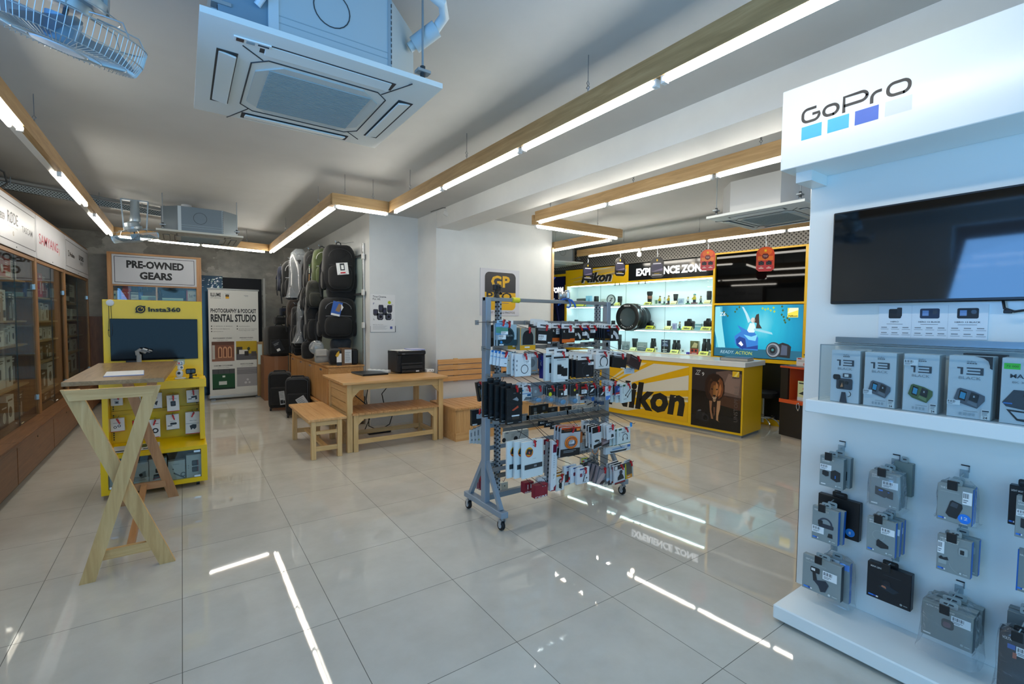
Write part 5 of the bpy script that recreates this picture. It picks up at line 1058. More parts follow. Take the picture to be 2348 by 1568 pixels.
caseon('black roller case with a slanted dark tag on top of the tall carton', 615, 747, 671, 807, 9.50, .802, .42, [(-.22, .52, .14, .22, -.45, ('23252b', [('r', .1, .1, .5, .3, PAPER), ('l', .1, .6, .8, .8, 2, GRY)]))])
zt = onY(640, 747, 9.5).z
caseon('small black pouch on top of the roller case', 632, 727, 658, 747, 9.56, zt + .03, .24, nm='camera_pouch'); z2 = onY(640, 727, 9.56).z
caseon('small navy pouch topmost of the pile on the tall carton', 645, 706, 668, 728, 9.58, z2 + .03, .2, nm='camera_pouch', col=fabric('141c2e', '1b2540'))
m = MB(); m.M = Matrix.Translation((1.63, 9.3, 0)); m.box(-.035, 0, .42, .0, .012, .86, BLK2); m.done('loose_strap', label='black strap hanging down beside the tall carton', cat='strap')
def suitcase(lab, x, y, rz, w, d, h, tag_, ang):
    t = thing('suitcase', lab, 'suitcase', (x, y, 0), rz, 'black suitcases on the floor')
    m = MB(); m.ball((0, d / 2, .04 + (h - .04) / 2), w / 2, d / 2, (h - .04) / 2, BF, 24, 14, 8); m.done('shell', t)
    m = MB(); m.box(-w * .40, -.02, .10, w * .40, .02, h * .62, BF2, .015); m.done('front_pocket', t)
    m = MB(); m.tube([(-w * .42, -.004, .08), (-w * .43, -.004, h * .92), (-w * .3, -.004, h * .97), (w * .3, -.004, h * .97), (w * .43, -.004, h * .92), (w * .42, -.004, .08)], .006, mat('2c2e31', .4), 5); m.done('zip', t)
    m = MB(); m.tube([(-.09, d * .4, h - .01), (-.08, d * .4, h + .02), (.08, d * .4, h + .02), (.09, d * .4, h - .01)], .011, BLK2, 8); m.done('handle', t)
    for sx in (-1, 1):
        for yy in (.05, d - .05): MB().cyl((sx * w * .40 - .012, yy, .03), (sx * w * .40 + .012, yy, .03), .03, BLK, n=12).done('wheel', t)
    m = MB(); m.M = Matrix.Translation((w * .08, -.024, h * .52)) @ Matrix.Rotation(ang, 4, 'Y'); m.box(-tag_[0] / 2, -.001, -tag_[1], tag_[0] / 2, .001, 0, mat('b7babd', .4)); decals(m, tag_[0], tag_[1], [('l', .1, .5, .9, .95, 4, GRY), ('r', .1, .08, .6, .35, INK), ('r', .65, .08, .9, .3, INK)], y=-.0016, z0=-tag_[1]); m.done('swing_tag', t)
    return t
suitcase('black suitcase with a tilted grey tag, nearer of the two on the floor', 1.40, 7.62, -.25, .34, .30, .60, (.13, .22), -.55)
suitcase('black suitcase behind, its handle and narrow tag showing', 1.27, 8.35, -.20, .34, .32, .62, (.08, .22), -.1)
# ------------------------------------------------------------------ wheeled accessory rack
RK = mat('8f9daa', .42, .15); RK2 = mat('9a9ea0', .38, .45); RKD = mat('6a6660', .5, .3)
rack = thing('display_rack', 'grey steel accessory rack on castors in the middle of the floor', 'rack', (0, 0, 0)); YR = 2.965
for x in (1.842, 3.10):
    MB().box(x - .022, YR - .03, .10, x + .022, YR + .03, 1.668, RK, .003).done('upright', rack); MB().box(x - .03, 2.70, .098, x + .03, 3.24, .142, RK, .004).done('foot_beam', rack)
    for s in (-1, 1): MB().bar((x, YR + s * .215, .142), (x, YR + s * .02, .45), .03, .03, RK, (1, 0, 0)).done('brace', rack)
    for yy in (2.735, 3.205):
        q = MB().lathe([(.010, -.013), (.033, -.013), (.036, -.009), (.036, .009), (.033, .013), (.010, .013)], BLK2, (x, yy + .012, .037), (1, 0, 0), 18).done('caster', rack)
        m = MB(); m.cyl((x - .0145, yy + .012, .037), (x + .0145, yy + .012, .037), .020, mat('c5ccd2', .3), n=14); m.cyl((x, yy, .075), (x, yy, .10), .016, STEEL, n=10)
        for s in (-1, 1): m.prismx([(yy - .018, .082), (yy + .022, .082), (yy + .022, .028), (yy + .004, .028)], x + s * .018 - .0015, x + s * .018 + .0015, mat('aeb6bd', .3, .5))
        m.done('fork', q)
MB().box(1.82, YR - .018, 1.640, 3.122, YR + .018, 1.668, RK2, .003).done('top_bar', rack)
MB().box(1.864, YR - .02, .148, 3.078, YR + .02, .188, mat('7c8890', .45, .2), .003).done('bottom_bar', rack)
SLOT = perforated('slotted_upright', '9aa6b0', '2b3034', 30, .4, .3)
for x in (1.945, 2.985):
    for dy in (-.02, .02): MB().box(x - .012, YR + dy - .008, .188, x + .012, YR + dy + .008, 1.64, SLOT).done('slotted_post', rack)
ROWZ = [1.478, 1.290, 1.085, .735, .375]
for z in ROWZ: MB().box(1.88, YR - .035, z - .012, 3.07, YR - .029, z + .018, RK2).done('hook_bar', rack)
for z in (1.20, .985, .70, .53, .40): MB().box(1.864, YR + .024, z - .016, 3.078, YR + .036, z + .016, RK).done('cross_bar', rack)
m = MB(); m.add([(1.93, YR - .03, .715), (3.05, YR - .03, .715), (3.05, YR - .10, .700), (1.93, YR - .10, .700)], [(0, 1, 2, 3)], RKD); m.box(1.93, YR - .102, .675, 3.05, YR - .099, .701, RKD); m.done('tray_strip', rack)
MB().box(1.93, YR - .05, .315, 2.25, YR - .03, .345, RKD).done('tray_strip', rack)
m = MB(); m.cyl((2.063, YR - .014, 1.654), (2.125, YR - .014, 1.652), .021, mat('d8d02a', .4), n=12); m.done('tape', rack, label='yellow tape wound on the top bar')
nh = 0
def hook(x, z, yf, zb):
    back = yf > YR
    m = MB(); m.tube([(x, YR + (.03 if back else -.03), zb + .004), (x, yf + (.02 if back else -.03), z), (x, yf + (.03 if back else -.04), z + .012)], .0022, mat('4b4d50', .4, .6), 5); m.box(x - .014, YR + (.036 if back else -.044), zb - .014, x + .014, YR + (.040 if back else -.036), zb + .02, RK2); m.done('hook', rack)
INKW = mat('e6e6e2', .5); K = '17191b'; DKG = mat('2a2d30', .4); TEAL = mat('1f3d46', .3); LBL = 'd9e6ea'
CLR = clear('blister', 'f2f5f7', .09, .06, .10, 'c9d6de')
ST = lambda a, b, c, d: ('b', a, b, c, d)
def arch(x0, x1, z0, z1, col): return ('p', [(x0, z0), (x1, z0), (x1, z1 - (x1 - x0) * .45)] + [((x0 + x1) / 2 + (x1 - x0) / 2 * math.cos(t), z1 - (x1 - x0) * .45 + (x1 - x0) * .45 * math.sin(t)) for t in (.4, .8, 1.2, 1.57, 1.95, 2.35, 2.75)] + [(x0, z1 - (x1 - x0) * .45)], col)
ARC = ('o', .28, .10, .58, .86, mat('c9ccce', .4), -.1, 1.3)
def goods(label, bx, yf, d, col, dec=(), n=1, step=(0, .03, 0), plural=None, tab=None, clip=True, row=0, tilt=0., lean=0., side=None, top=None, nm='packaged_accessory', c=.0012, extra=None, bodyname='box', grp='packages hung on the grey rack'):
    """packs on one rack hook: the front one fills bx at depth yf, the rest stand behind it"""
    p = onY(bx[0], bx[3], yf); q = onY(bx[2], bx[1], yf); w, h = q.x - p.x, q.z - p.z; x = (p.x + q.x) / 2
    lb = label if n == 1 else 'frontmost of the ' + plural
    cl = ((w * .02, -.014, h + (.012 if tab else -.004)) if clip else None)
    t = pack(nm, lb, 'package', (x, yf, p.z), 0, w, h, d, col, dec, tab=tab, clip=cl, tilt=tilt, lean=lean, side=side, top=top, c=c, extra=extra, bodyname=bodyname, group=grp)
    for k in range(1, n):
        u = dup(t, (x + step[0] * k, yf + step[1] * k, p.z + step[2] * k), label='%s-from-front of the %s' % (ORD[k], plural))
        u.rotation_euler = (lean, tilt + random.uniform(-.02, .02), 0)
        for ch in list(u.children):
            if ch.name.startswith('clip'): bpy.data.objects.remove(ch)
    if n == 1 and clip and yf < YR and len(label.split()) < 13:
        for k in (1, 2):
            u = dup(t, (x - .003 * k, yf + (d + .014) * k + .004, p.z + .003 * k), label='%s twin behind the %s' % (('nearer', 'rearmost')[k - 1], label)); u.rotation_euler = (lean, tilt + random.uniform(-.04, .04), 0)
            for ch in list(u.children):
                if ch.name.startswith('clip'): bpy.data.objects.remove(ch)
    hook(x, p.z + h + .012 if tab else p.z + h - .006, yf, ROWZ[row])
    return t
WH = 'e3e4e2'; HT = lambda f=.8, hh=.03: (f, hh, WH)
def tabw(bx, yf, f=.85, hh=.03, col=WH): p = onY(bx[0], bx[3], yf); q = onY(bx[2], bx[1], yf); return ((q.x - p.x) * f, hh, col)
Y1 = 2.66
# top row
goods('dark round filter on a pale blue card, first on the top row of the rack', (1141, 744, 1185, 793), 2.68, .02, '9fb9c4', [('r', 0, 0, 1, .28, TEAL), ('d', .48, .45, .40, TEAL), ('d', .48, .45, .33, mat('172a31', .25)), ('t', 'NiSi CPL', .45, .44, .07, mat('8fa6ad', .4), .35), ST(.04, .30, .42, .52), ('d', .18, .17, .06, mat('2f8fd0', .4)), ('r', .08, .02, .3, .08, INKW)], 2, plural='two dark round filters on pale blue cards', row=0, tab=tabw((1141, 744, 1185, 793), 2.68, .7))
goods('blue green scenic filter pack hanging foremost at the left end of the top row', (1137, 741, 1165, 768), 2.60, .012, '5d8fb5', [('p', [(0, .2), (1, .05), (1, .6), (0, .7)], mat('4f8f7a', .4)), ('r', 0, .68, 1, .9, mat('6fa3c9', .4)), ('t', 'Filter', .35, .74, .1, INKW, .5), ST(.42, .05, 1.0, .30)], row=0, tab=tabw((1137, 741, 1165, 768), 2.60, .8, .02, '9cc3d8'))
goods('box', (1192, 752, 1228, 803), 2.66, .05, '8f9287', [arch(.16, .86, .24, .90, BLK2), ('r', 0, 0, 1, .22, mat('e0a016', .4)), ('r', .3, .10, .62, .16, INKW), ('r', 0, .22, .04, 1, mat('e0a016', .4))], 2, (-.055, .07, .004), 'two grey and yellow boxes with black arched windows', row=0, top=mat('caa56a', .5), side=mat('e0a016', .4))
goods('box', (1229, 752, 1266, 789), 2.70, .022, '1c1e20', [ST(.12, .22, .62, .58), ('r', .72, .05, .92, .14, INKW), ('l', .08, .82, .9, .96, 2, mat('9a9c9e', .4))], 3, (-.004, .035, .012), 'three black slipcase boxes with white header cards', row=0, tab=tabw((1229, 752, 1266, 789), 2.70, .9, .04), tilt=.06)
goods('black and orange box with a pale sticker, left of its twin on the top row', (1266, 752, 1288, 783), 2.72, .03, K, [('r', 0, 0, 1, .27, mat('d9601c', .4)), ST(.40, .55, 1., .95), ('t', 'K', .08, .72, .17, INKW)], 1, row=0, tab=tabw((1266, 752, 1288, 783), 2.72, .9, .035))
goods('black and orange box carrying a K mark, right of its twin on the top row', (1288.5, 753, 1318, 786), 2.66, .03, K, [('p', [(0, .0), (1, .05), (1, .30), (.65, .30), (.6, .25), (0, .25)], mat('dd641d', .4)), ('t', 'K', .12, .72, .15, INKW), ST(.5, .72, .95, .98)], 1, row=0, tab=tabw((1288.5, 753, 1318, 786), 2.66, .9, .035))
goods('narrow black filter box with a pale arc beside the orange trimmed boxes', (1319, 752, 1333, 781), 2.74, .02, K, [('o', .1, .15, .55, .85, mat('c9ccce', .4), 0, 1.2), ('r', 0, .38, .18, .6, INKW)], 1, row=0, tab=tabw((1319, 752, 1333, 781), 2.74, .9, .035))
goods('black filter box with a white sticker and pale arc on the top row', (1334, 752, 1352, 780), 2.74, .02, K, [('o', .2, .1, .55, .8, mat('b9bcbe', .4), .1, 1.3), ST(.05, .38, .62, .66), ('r', .2, .9, .8, 1, mat('1f3f9a', .4)), ('r', .05, .05, .4, .1, mat('c8b02a', .4))], 1, row=0, tab=tabw((1334, 752, 1352, 780), 2.74, .9, .035))
goods('narrow black filter box with a grey sticker on the top row', (1353, 752, 1366, 776), 2.76, .02, K, [ST(.05, .55, .95, .85)], 1, row=0, tab=tabw((1353, 752, 1366, 776), 2.76, .9, .035))
goods('box', (1385, 753, 1401, 781), 2.70, .012, '12151d', [('o', .4, .1, .5, .7, mat('3d4a66', .3), .2, 1.4), ('r', .4, .75, .8, .9, mat('24418f', .4)), ('r', .1, .08, .9, .16, mat('a5761c', .4))], 5, (-.010, .016, .002), 'five blue black filter boxes packed tight on the top row', row=0, tab=tabw((1385, 753, 1401, 781), 2.70, .95, .035))
goods('black filter box with a broad pale arc, last on the top row', (1401, 752, 1419, 782), 2.64, .015, K, [('o', .1, .05, .58, .92, mat('c9ccce', .4), .15, 1.35), ('r', .0, .22, .22, .48, INKW), ('d', .85, .88, .06, GRY)], 1, row=0, tab=tabw((1401, 752, 1419, 782), 2.64, .7, .03))
for k, bx in enumerate([(1338, 784, 1352, 791), (1355, 783, 1368, 791), (1300, 787, 1318, 795), (1262, 783, 1284, 797)]):
    goods('grey box half hidden under the top row, %s from the left' % ORD[(3, 2, 1, 0)[k] if k > 1 else (2, 3)[k]], bx, 2.84, .04, '7d8186', [('r', .2, .2, .7, .7, DKG)], row=1, clip=False)
# second row
goods('box', (1146, 807, 1162.6, 841), 2.66, .006, 'dfe4e8', [('r', .1, .85, 1, 1, mat('2f7ec6', .4)), ('r', 0, .55, .9, .62, mat('8fb3d4', .4)), ('r', .6, .2, .9, .24, DKG)], 4, (-.016, .018, .004), 'four white and blue envelopes fanned left on the second row', row=1, tilt=.10, c=.0005)
goods('pale blue filter pack with a half hidden round filter, second row', (1163, 806, 1184, 858), 2.70, .012, 'd4e6ec', [('d', .85, .36, .45, mat('6f8f92', .3)), ('r', .05, .8, .2, .84, GRY), ('r', .05, .6, .2, .64, GRY)], row=1, clip=False)
goods('white pack showing a thin black ring, second row', (1181.5, 811, 1218, 864), 2.60, .014, 'dde0e0', [('o', .58, .32, .20, .235, DKG), ('r', .42, .84, .95, 1., mat('c6ccd0', .4)), ST(.62, .56, .98, .72), ('l', .05, .2, .14, .8, 3, GRY)], 2, (-.008, .03, .004), 'two white packs showing a thin black ring', row=1)
goods('smoky clear pack with a round grey filter, second row', (1214, 808, 1233.5, 856), 2.74, .012, '8d9092', [('d', .25, .5, .42, mat('6a6d70', .2)), ('r', .2, .8, .8, .95, INKW), ('r', .3, .1, .8, .14, mat('c98a3a', .4))], row=1)
goods('dark blue filter case with a metal ring picture, second row', (1237, 810, 1254, 846), 2.72, .02, '20264e', [('o', .5, .35, .30, .38, mat('b4b8c0', .3)), ('t', 'UV', .32, .72, .13, INKW, .35), ('r', .1, .5, .9, .58, mat('4f7fc0', .4))], row=1, clip=False)
goods('tall blue spined box between the ring pack and the white lens pack', (1246, 815, 1258, 868), 2.70, .05, '2b2f8e', [('r', .72, 0, 1, 1, BLK2)], row=1, clip=False, tilt=-.05)
goods('box', (1269, 812, 1304, 877), 2.60, .028, 'd4dcdb', [('r', 0, .86, 1, .93, DKG), ('r', .24, .28, .52, .62, BLK), ('r', .24, .62, .5, .66, GRY), ('r', .42, .22, .66, .56, BLK), ('r', .58, .20, .92, .50, BLK), ('r', .24, .12, .5, .28, mat('e8eaea', .4)), ('r', .42, .10, .62, .22, mat('e8eaea', .4)), ('r', .58, .09, .92, .20, mat('e8eaea', .4)), ('l', .2, .78, .85, .84, 1, GRY), ('r', .78, .02, .95, .07, BLK)], 2, (-.034, .05, .008), 'two tall white boxes with three black tubes pictured', row=1, side=mat('c4d2d2', .4), tab=tabw((1269, 812, 1304, 877), 2.60, .8, .04))
goods('box', (1322, 824, 1362, 867), 2.62, .016, '1b1d22', [('o', .60, .38, .26, .29, mat('33363d', .3)), ('t', 'MC UV', .3, .80, .05, mat('8b8f96', .4), .4), ST(.66, .70, .98, .88), ('r', .55, .08, .7, .14, INKW)], 5, (-.016, .03, .004), 'five black filter boxes standing in the middle of the second row', row=1, top=mat('dcdcd8', .5), tab=tabw((1322, 824, 1362, 867), 2.62, .8, .04))
goods('white box with a broken black ring pictured, second row', (1366, 811, 1398, 846), 2.62, .03, 'dcdedd', [('o', .58, .46, .24, .30, BLK, -.9, 4.0), ('r', .3, .85, .72, .94, GRY), ('r', .2, .12, .55, .2, mat('a9b2b0', .4))], row=1, tab=tabw((1366, 811, 1398, 846), 2.62, .8, .03))
goods('box', (1404, 816, 1436, 845), 2.62, .018, '1a1b1c', [('l', .05, .86, .95, .98, 2, mat('8a8a88', .4)), ('r', .6, .0, .9, .08, INKW)], 3, (-.010, .035, .004), 'three black pouches leaning at the right of the second row', row=1, tilt=.13, tab=tabw((1404, 816, 1436, 845), 2.62, .9, .03))
goods('dark brown box tilted at the far right tip of the second row', (1439, 816, 1467, 843), 2.62, .05, '3a2a2a', [('r', .1, .8, .6, .84, GRY)], row=1, tilt=.38, top=mat('8a6a66', .4))
goods('white paper slip hanging below the tilted brown box', (1431, 842, 1455, 858), 2.66, .002, 'd9dde2', [('l', .15, .2, .8, .8, 2, mat('b7bcc2', .5))], row=1, clip=False, nm='paper_slip')
# third row
goods('box', (1162, 889, 1198, 975), 2.58, .022, '111315', [('t', 'GoPole', .42, .86, .018, mat('9fa3a6', .4)), ('d', .87, .86, .04, GRY), ('r', .0, .52, 1, .62, mat('1f2224', .25)), ('r', .0, .15, 1, .24, mat('23262a', .25)), ('p', [(.35, .70), (.62, .76), (.75, .68), (.7, .64)], mat('8b9094', .3)), ('p', [(.3, .40), (.7, .52), (.75, .46), (.4, .38)], mat('b8482f', .3)), ('r', .3, .22, .8, .26, mat('d3d6d8', .3)), ('q', .32, .13, .78, .22, .08, mat('3b332a', .3)), ('t', 'MASK MOUNT', .04, .045, .02, INKW, .35), ('r', .74, .04, .92, .055, GRY)], 5, (-.0245, .034, .010), 'five tall black boxes hanging at the left of the third row', row=2, top=mat('2b2e31', .4), tab=(.055, .022, '1b1d1f'))
goods('white pack with a blue action camera pictured, third row', (1195, 889, 1221, 920), 2.68, .015, 'dfe2e4', [('r', 0, .55, 1, .60, mat('3f7fc4', .4)), ('q', .52, .36, .85, .52, .05, mat('1c5f8c', .3)), ('p', [(.2, .05), (1, .05), (1, .25), (.4, .32)], mat('6a6e72', .4)), ('d', .12, .84, .07, mat('3c8fb0', .4)), ('t', 'Float', .4, .82, .09, RED, .3)], row=2, tab=tabw((1195, 889, 1221, 920), 2.68, .8, .03))
def blister(label, bx, yf, card, dec, n=1, plural=None, row=2, **k):
    def ex(m, w, h, d):
        m.box(-w * .44, -.022, h * .02, w * .44, 0, h * .42, CLR, .006); m.ball((0, -.010, h * .20), w * .24, .008, h * .12, mat('4f93bd', .25), 10, 6)
    goods(label, bx, yf, .003, CLR, [('q', .08, .44, .92, .98, .06, card)] + dec, n, (-.006, .026, .004), plural, row=row, extra=ex, bodyname='blister_card', **k)
CD = mat('26282a', .4)
blister('box', (1219, 884, 1248, 926), 2.66, mat('7b8084', .4), [('d', .3, .7, .1, mat('9aa6ae', .3))], 3, 'three clear blisters of blue parts left on the third row')
blister('clear blister with a yellow dot sticker, third row', (1252, 884, 1273, 925), 2.62, CD, [('d', .45, .52, .18, mat('d6d21c', .5)), ('t', '4 IN 1', .2, .82, .06, INKW, .6)])
blister('box', (1276, 882, 1303, 932), 2.60, CD, [('d', .45, .58, .08, INKW), ('r', .62, .50, .90, .80, INKW), ('t', 'Fusion', .2, .78, .05, mat('c98a5a', .4), .4)], 3, 'three clear blisters with dark cards and white stickers')
blister('clear blister with a tall white sticker, third row', (1306, 880, 1329, 929), 2.62, CD, [('d', .5, .72, .1, mat('c9b91c', .5)), ('r', .66, .06, .88, .52, INKW)])
goods('black and red card pack with a grey label, third row', (1331, 881, 1347, 906), 2.64, .015, K, [ST(.15, .12, .92, .5), ('r', .1, .62, .9, .82, mat('a8261f', .4))], row=2)
goods('white and red pack under the black and red one, third row', (1329, 907, 1344, 925), 2.70, .02, 'cfd0d0', [('r', .1, .45, .9, .95, mat('a3452f', .4)), ('r', .2, .5, .8, .75, DKG), ('r', .75, 0, 1, .25, mat('23254a', .4))], row=2, clip=False)
def pouch(label, bx, yf, card, dec, **k): goods(label, bx, yf, .012, crinkle('packet', .10), [('r', .1, .30, .9, .96, card)] + dec, bodyname='packet', **k)
pouch('clear packet whose black card has a white diamond, left of two', (1348, 878, 1367, 921), 2.64, CD, [('p', [(.2, .50), (.55, .56), (.82, .74), (.45, .68)], INKW), ('r', .3, .82, .7, .88, INKW), ('l', .2, .36, .8, .44, 1, GRY), ('d', .6, .12, .2, mat('2c5fa0', .4))], row=2)
pouch('clear packet whose black card has a white diamond, right of two', (1371, 886, 1389, 921), 2.60, CD, [('p', [(.3, .42), (.6, .46), (.9, .70), (.6, .66)], INKW), ('l', .2, .32, .8, .38, 1, GRY), ('r', .2, -.25, .8, .0, mat('31425a', .4))], row=2)
goods('white hang tag printed in blue near the right of the third row', (1389, 885, 1400, 917), 2.56, .004, 'dbe2ea', [('p', [(0, 0), (.5, 0), (1, .2), (1, .3), (0, .3)], mat('4a7fd0', .4)), ('r', .2, .5, .8, .58, mat('9db7de', .4)), ('l', .2, .7, .8, .85, 2, GRY)], row=2, tilt=-.06)
goods('grey card pack holding a black grip, third row', (1399, 874, 1414, 908), 2.62, .02, 'c1c6c9', [('q', .40, .08, .80, .80, .1, DKG), ('r', .35, .08, .7, .16, RED), ('r', .2, .86, .8, .9, GRY)], row=2)
goods('blue and red patterned packet, third row near the right end', (1411, 884, 1425, 908), 2.58, .012, '27407e', [('p', [(0, .1), (1, .25), (1, .45), (0, .3)], mat('b23a3f', .4)), ('p', [(0, 0), (1, .1), (1, .2), (0, .1)], INKW), ('p', [(.3, .5), (.7, .6), (.6, .85), (.3, .75)], mat('6f8fd0', .4))], row=2, tilt=.1, clip=False)
goods('box', (1425, 878, 1449, 924), 2.56, .02, 'd5dedb', [('r', .14, .86, .38, .96, mat('1c5a3c', .4)), ('p', [(.38, .40), (.42, .38), (.92, .72), (.88, .75)], DKG), ('p', [(.55, .30), (.60, .28), (.98, .58), (.95, .61)], DKG), ('p', [(.34, .36), (.46, .34), (.48, .42), (.38, .44)], DKG), ('p', [(.52, .26), (.62, .24), (.66, .33), (.56, .35)], DKG), ('l', .1, .5, .2, .85, 4, GRY), ('r', .2, .18, .5, .21, GRY)], 3, (-.02, .035, .0), 'three white cable boxes at the right end of the third row', row=2, side=mat('c6d4cf', .4), tilt=-.03)
# fourth row
goods('pouch', (1198, 1006, 1246, 1099), 2.56, .018, 'd7dede', [('o', .33, .70, .0, .19, mat('d9552c', .4)), ('d', .33, .72, .17, mat('e0a01e', .4)), ('p', [(.16, .66), (.42, .62), (.50, .76), (.24, .80)], DKG), ('p', [(.28, .69), (.33, .73), (.38, .69), (.36, .65)], mat('c25a4a', .4)), ('t', 'PGYTECH', .48, .50, .018, GRY, .18), ('r', .10, .24, .96, .37, mat('33383b', .35)), ('r', .55, .28, .68, .33, GRY), ('l', .5, .84, .56, .9, 1, GRY)], 3, (-.040, .035, .0), 'three white pouches with a dark band on the fourth row', row=3, tilt=-.02, bodyname='pouch')
goods('box', (1262, 970, 1284, 985), 2.66, .006, K, [('t', 'EG', .2, .4, .32, INKW, .45)], 3, (-.026, .04, .008), 'three black cards with a white mark topping the fourth row', row=3, clip=False, tilt=.05)
goods('dark red pattern box with white letters, lowest left of the rack front', (1227, 1107, 1256, 1144), 2.60, .045, '8a1a2c', [('t', 'rcat', .02, .02, .17, INKW, .95), ('r', .55, .80, .85, .84, mat('d9a0a8', .4))], row=4, side=mat('9a2034', .4), clip=False)
goods('dark red pattern box left behind the lowest one', (1203, 1103, 1224, 1132), 2.72, .05, '8a1a2c', [('t', 'obca', .0, .02, .2, INKW, .95), ('r', .62, .42, .95, .8, mat('b9bcc0', .4)), ('r', .30, .35, .38, .8, INKW)], row=4, clip=False)
goods('white patterned carton above the dark red boxes', (1233, 1092, 1253, 1112), 2.66, .03, 'dcdcdc', [('p', [(.7, .9), (1, .2), (.9, .1)], DKG), ('t', 'bar', .1, .3, .3, mat('30343c', .4), .4)], row=4, clip=False)
goods('box', (1246, 1006, 1257, 1084), 2.70, .04, 'dadad8', [('r', 0, .84, 1, 1, mat('7a1626', .4)), ('r', 0, .55, 1, .68, mat('7a1626', .4)), ('l', .1, .2, .9, .5, 5, GRY)], 2, (.004, .06, -.01), 'two white and dark red boxes beside the long white strip box', row=3)
goods('long white strip box with a barcode hanging down from the fourth row', (1262, 1009, 1276, 1127), 2.60, .03, 'dfe0e2', [('r', .15, .76, 1, .92, mat('7a1230', .4)), ('b', .35, .22, .80, .36), ('p', [(0, 0), (.9, .0), (1, .12), (.5, .06)], mat('8a1530', .4)), ('r', .1, .02, .55, .08, INKW), ('l', .3, .45, .6, .72, 6, mat('b9bcc0', .5))], row=3, tilt=.04, side=mat('b7b9be', .4))
goods('tall printed carton behind the long white strip box', (1252, 1012, 1264, 1118), 2.66, .03, '8b929b', [('l', .1, .1, .9, .9, 9, DKG)], row=3, clip=False, tilt=.04)
def ex_or(m, w, h, d): m.tube([(w * .30 * math.cos(a) + .0, -.008, h * .48 + h * .20 * math.sin(a)) for a in [2 * PI * i / 14 for i in range(14)]], .006, mat('e0761c', .4), 6, True); m.tube([(w * .24 * math.cos(a), -.014, h * .46 + h * .15 * math.sin(a)) for a in [2 * PI * i / 14 for i in range(14)]], .006, mat('d8691a', .4), 6, True)
goods('clear and black pouch holding a coiled orange cable', (1284, 976, 1329.5, 1050), 2.56, .016, 'b8babd', [('r', 0, .82, 1, 1, BLK), ('r', .78, .86, .96, .97, mat('ea8a3a', .4)), ('r', 0, 0, 1, .26, BLK), ('r', 0, .94, 1, 1, mat('c9461c', .4)), ('q', .28, .36, .74, .62, .1, mat('7a7c80', .4)), ST(.42, .42, .70, .56), ('l', .15, .12, .85, .22, 2, GRY), ('t', 'Tether', .12, .88, .035, mat('c9661c', .4), .4)], row=3, extra=ex_or, tilt=.05, bodyname='pouch')
goods('orange cable pouch glimpsed behind the coiled cable one', (1328, 990, 1336, 1016), 2.66, .02, 'b8622a', [], row=3, clip=False)
goods('box', (1332, 1000, 1352, 1034), 2.70, .05, '9fa3a6', [('r', .45, .15, .95, .85, DKG), ('r', .0, .88, 1, 1, INKW), ('l', .1, .1, .35, .8, 4, GRY)], 3, (0, .055, .035), 'three grey phone mount boxes in the middle of the fourth row', row=3, clip=False)
goods('white strip of card above the grey phone mount boxes', (1336, 962, 1352, 992), 2.74, .02, 'dcdddc', [('r', .1, .3, .9, .6, DKG), ('r', .2, .75, .8, .9, GRY)], row=3, clip=False)
goods('black and white pack with a small black camera part, fourth row', (1359, 976, 1380, 1029), 2.58, .014, 'cdd1d3', [('r', 0, .72, 1, 1, BLK), ('p', [(.2, .36), (.45, .40), (.78, .36), (.78, .30), (.3, .28)], DKG), ('p', [(.1, 0), (1, .05), (1, .22), (.1, .16)], BLK), ('p', [(.5, .20), (.75, .28), (.95, .25)], DKG)], row=3, tilt=-.05)
def ex_ring(m, w, h, d): m.tube([(w * .32 * math.cos(a), -.004, h * .45 + h * .38 * math.sin(a)) for a in [PI + PI * i / 10 for i in range(11)]], .003, mat('e08a4a', .4), 5)
pouch('clear packet with a thin orange loop, fourth row', (1353, 1004, 1376, 1046), 2.66, mat('9a9da0', .4), [('p', [(.15, .7), (.4, .75), (.4, .95), (.15, .9)], mat('d9701c', .4))], row=3, extra=ex_ring, clip=False)
blister('box', (1364, 968, 1388, 998), 2.68, mat('8b8f92', .4), [('r', .3, .5, .7, .9, DKG)], 4, 'four grey blister packs behind the black and white one', row=3, clip=False)
goods('white label pack with a black adapter pictured, fourth row', (1393, 972, 1412, 1008), 2.58, .012, 'dadddf', [('p', [(.45, .10), (.8, .12), (.75, .32), (.5, .34)], DKG), ('r', .25, .72, .75, .78, DKG), ('l', .2, .5, .5, .64, 2, GRY)], row=3, tilt=-.1)
goods('pink grey box lying aslant under the white label pack', (1381, 1002, 1405, 1021), 2.64, .05, '8a6f70', [('r', .1, .3, .6, .6, mat('b8a0a0', .4)), ('r', 0, 0, 1, .2, DKG)], row=3, clip=False, tilt=-.15)
goods('box', (1416, 977, 1446, 1020), 2.56, .010, 'd4dfdd', [('r', .08, .86, .32, .96, mat('1c5a3c', .4)), ('o', .58, .38, .17, .205, DKG, .1, PI), ('p', [(.36, .22), (.44, .20), (.46, .38), (.41, .38)], DKG), ('p', [(.70, .22), (.78, .22), (.77, .38), (.72, .38)], DKG), ('r', .28, .68, .6, .73, GRY), ('r', 0, 0, 1, .03, mat('1c6a44', .4)), ('l', .1, .5, .18, .75, 3, GRY)], 3, (-.010, .03, -.010), 'three looped white cable cards ending the fourth row', row=3, tilt=-.02, c=.0008)
goods('bright blue tag clipped at the corner of the white cable cards', (1444.5, 968, 1450, 979), 2.57, .003, '2f9ae6', [('r', 0, -.15, 1, 0, INKW)], row=3, clip=False, nm='paper_tag')
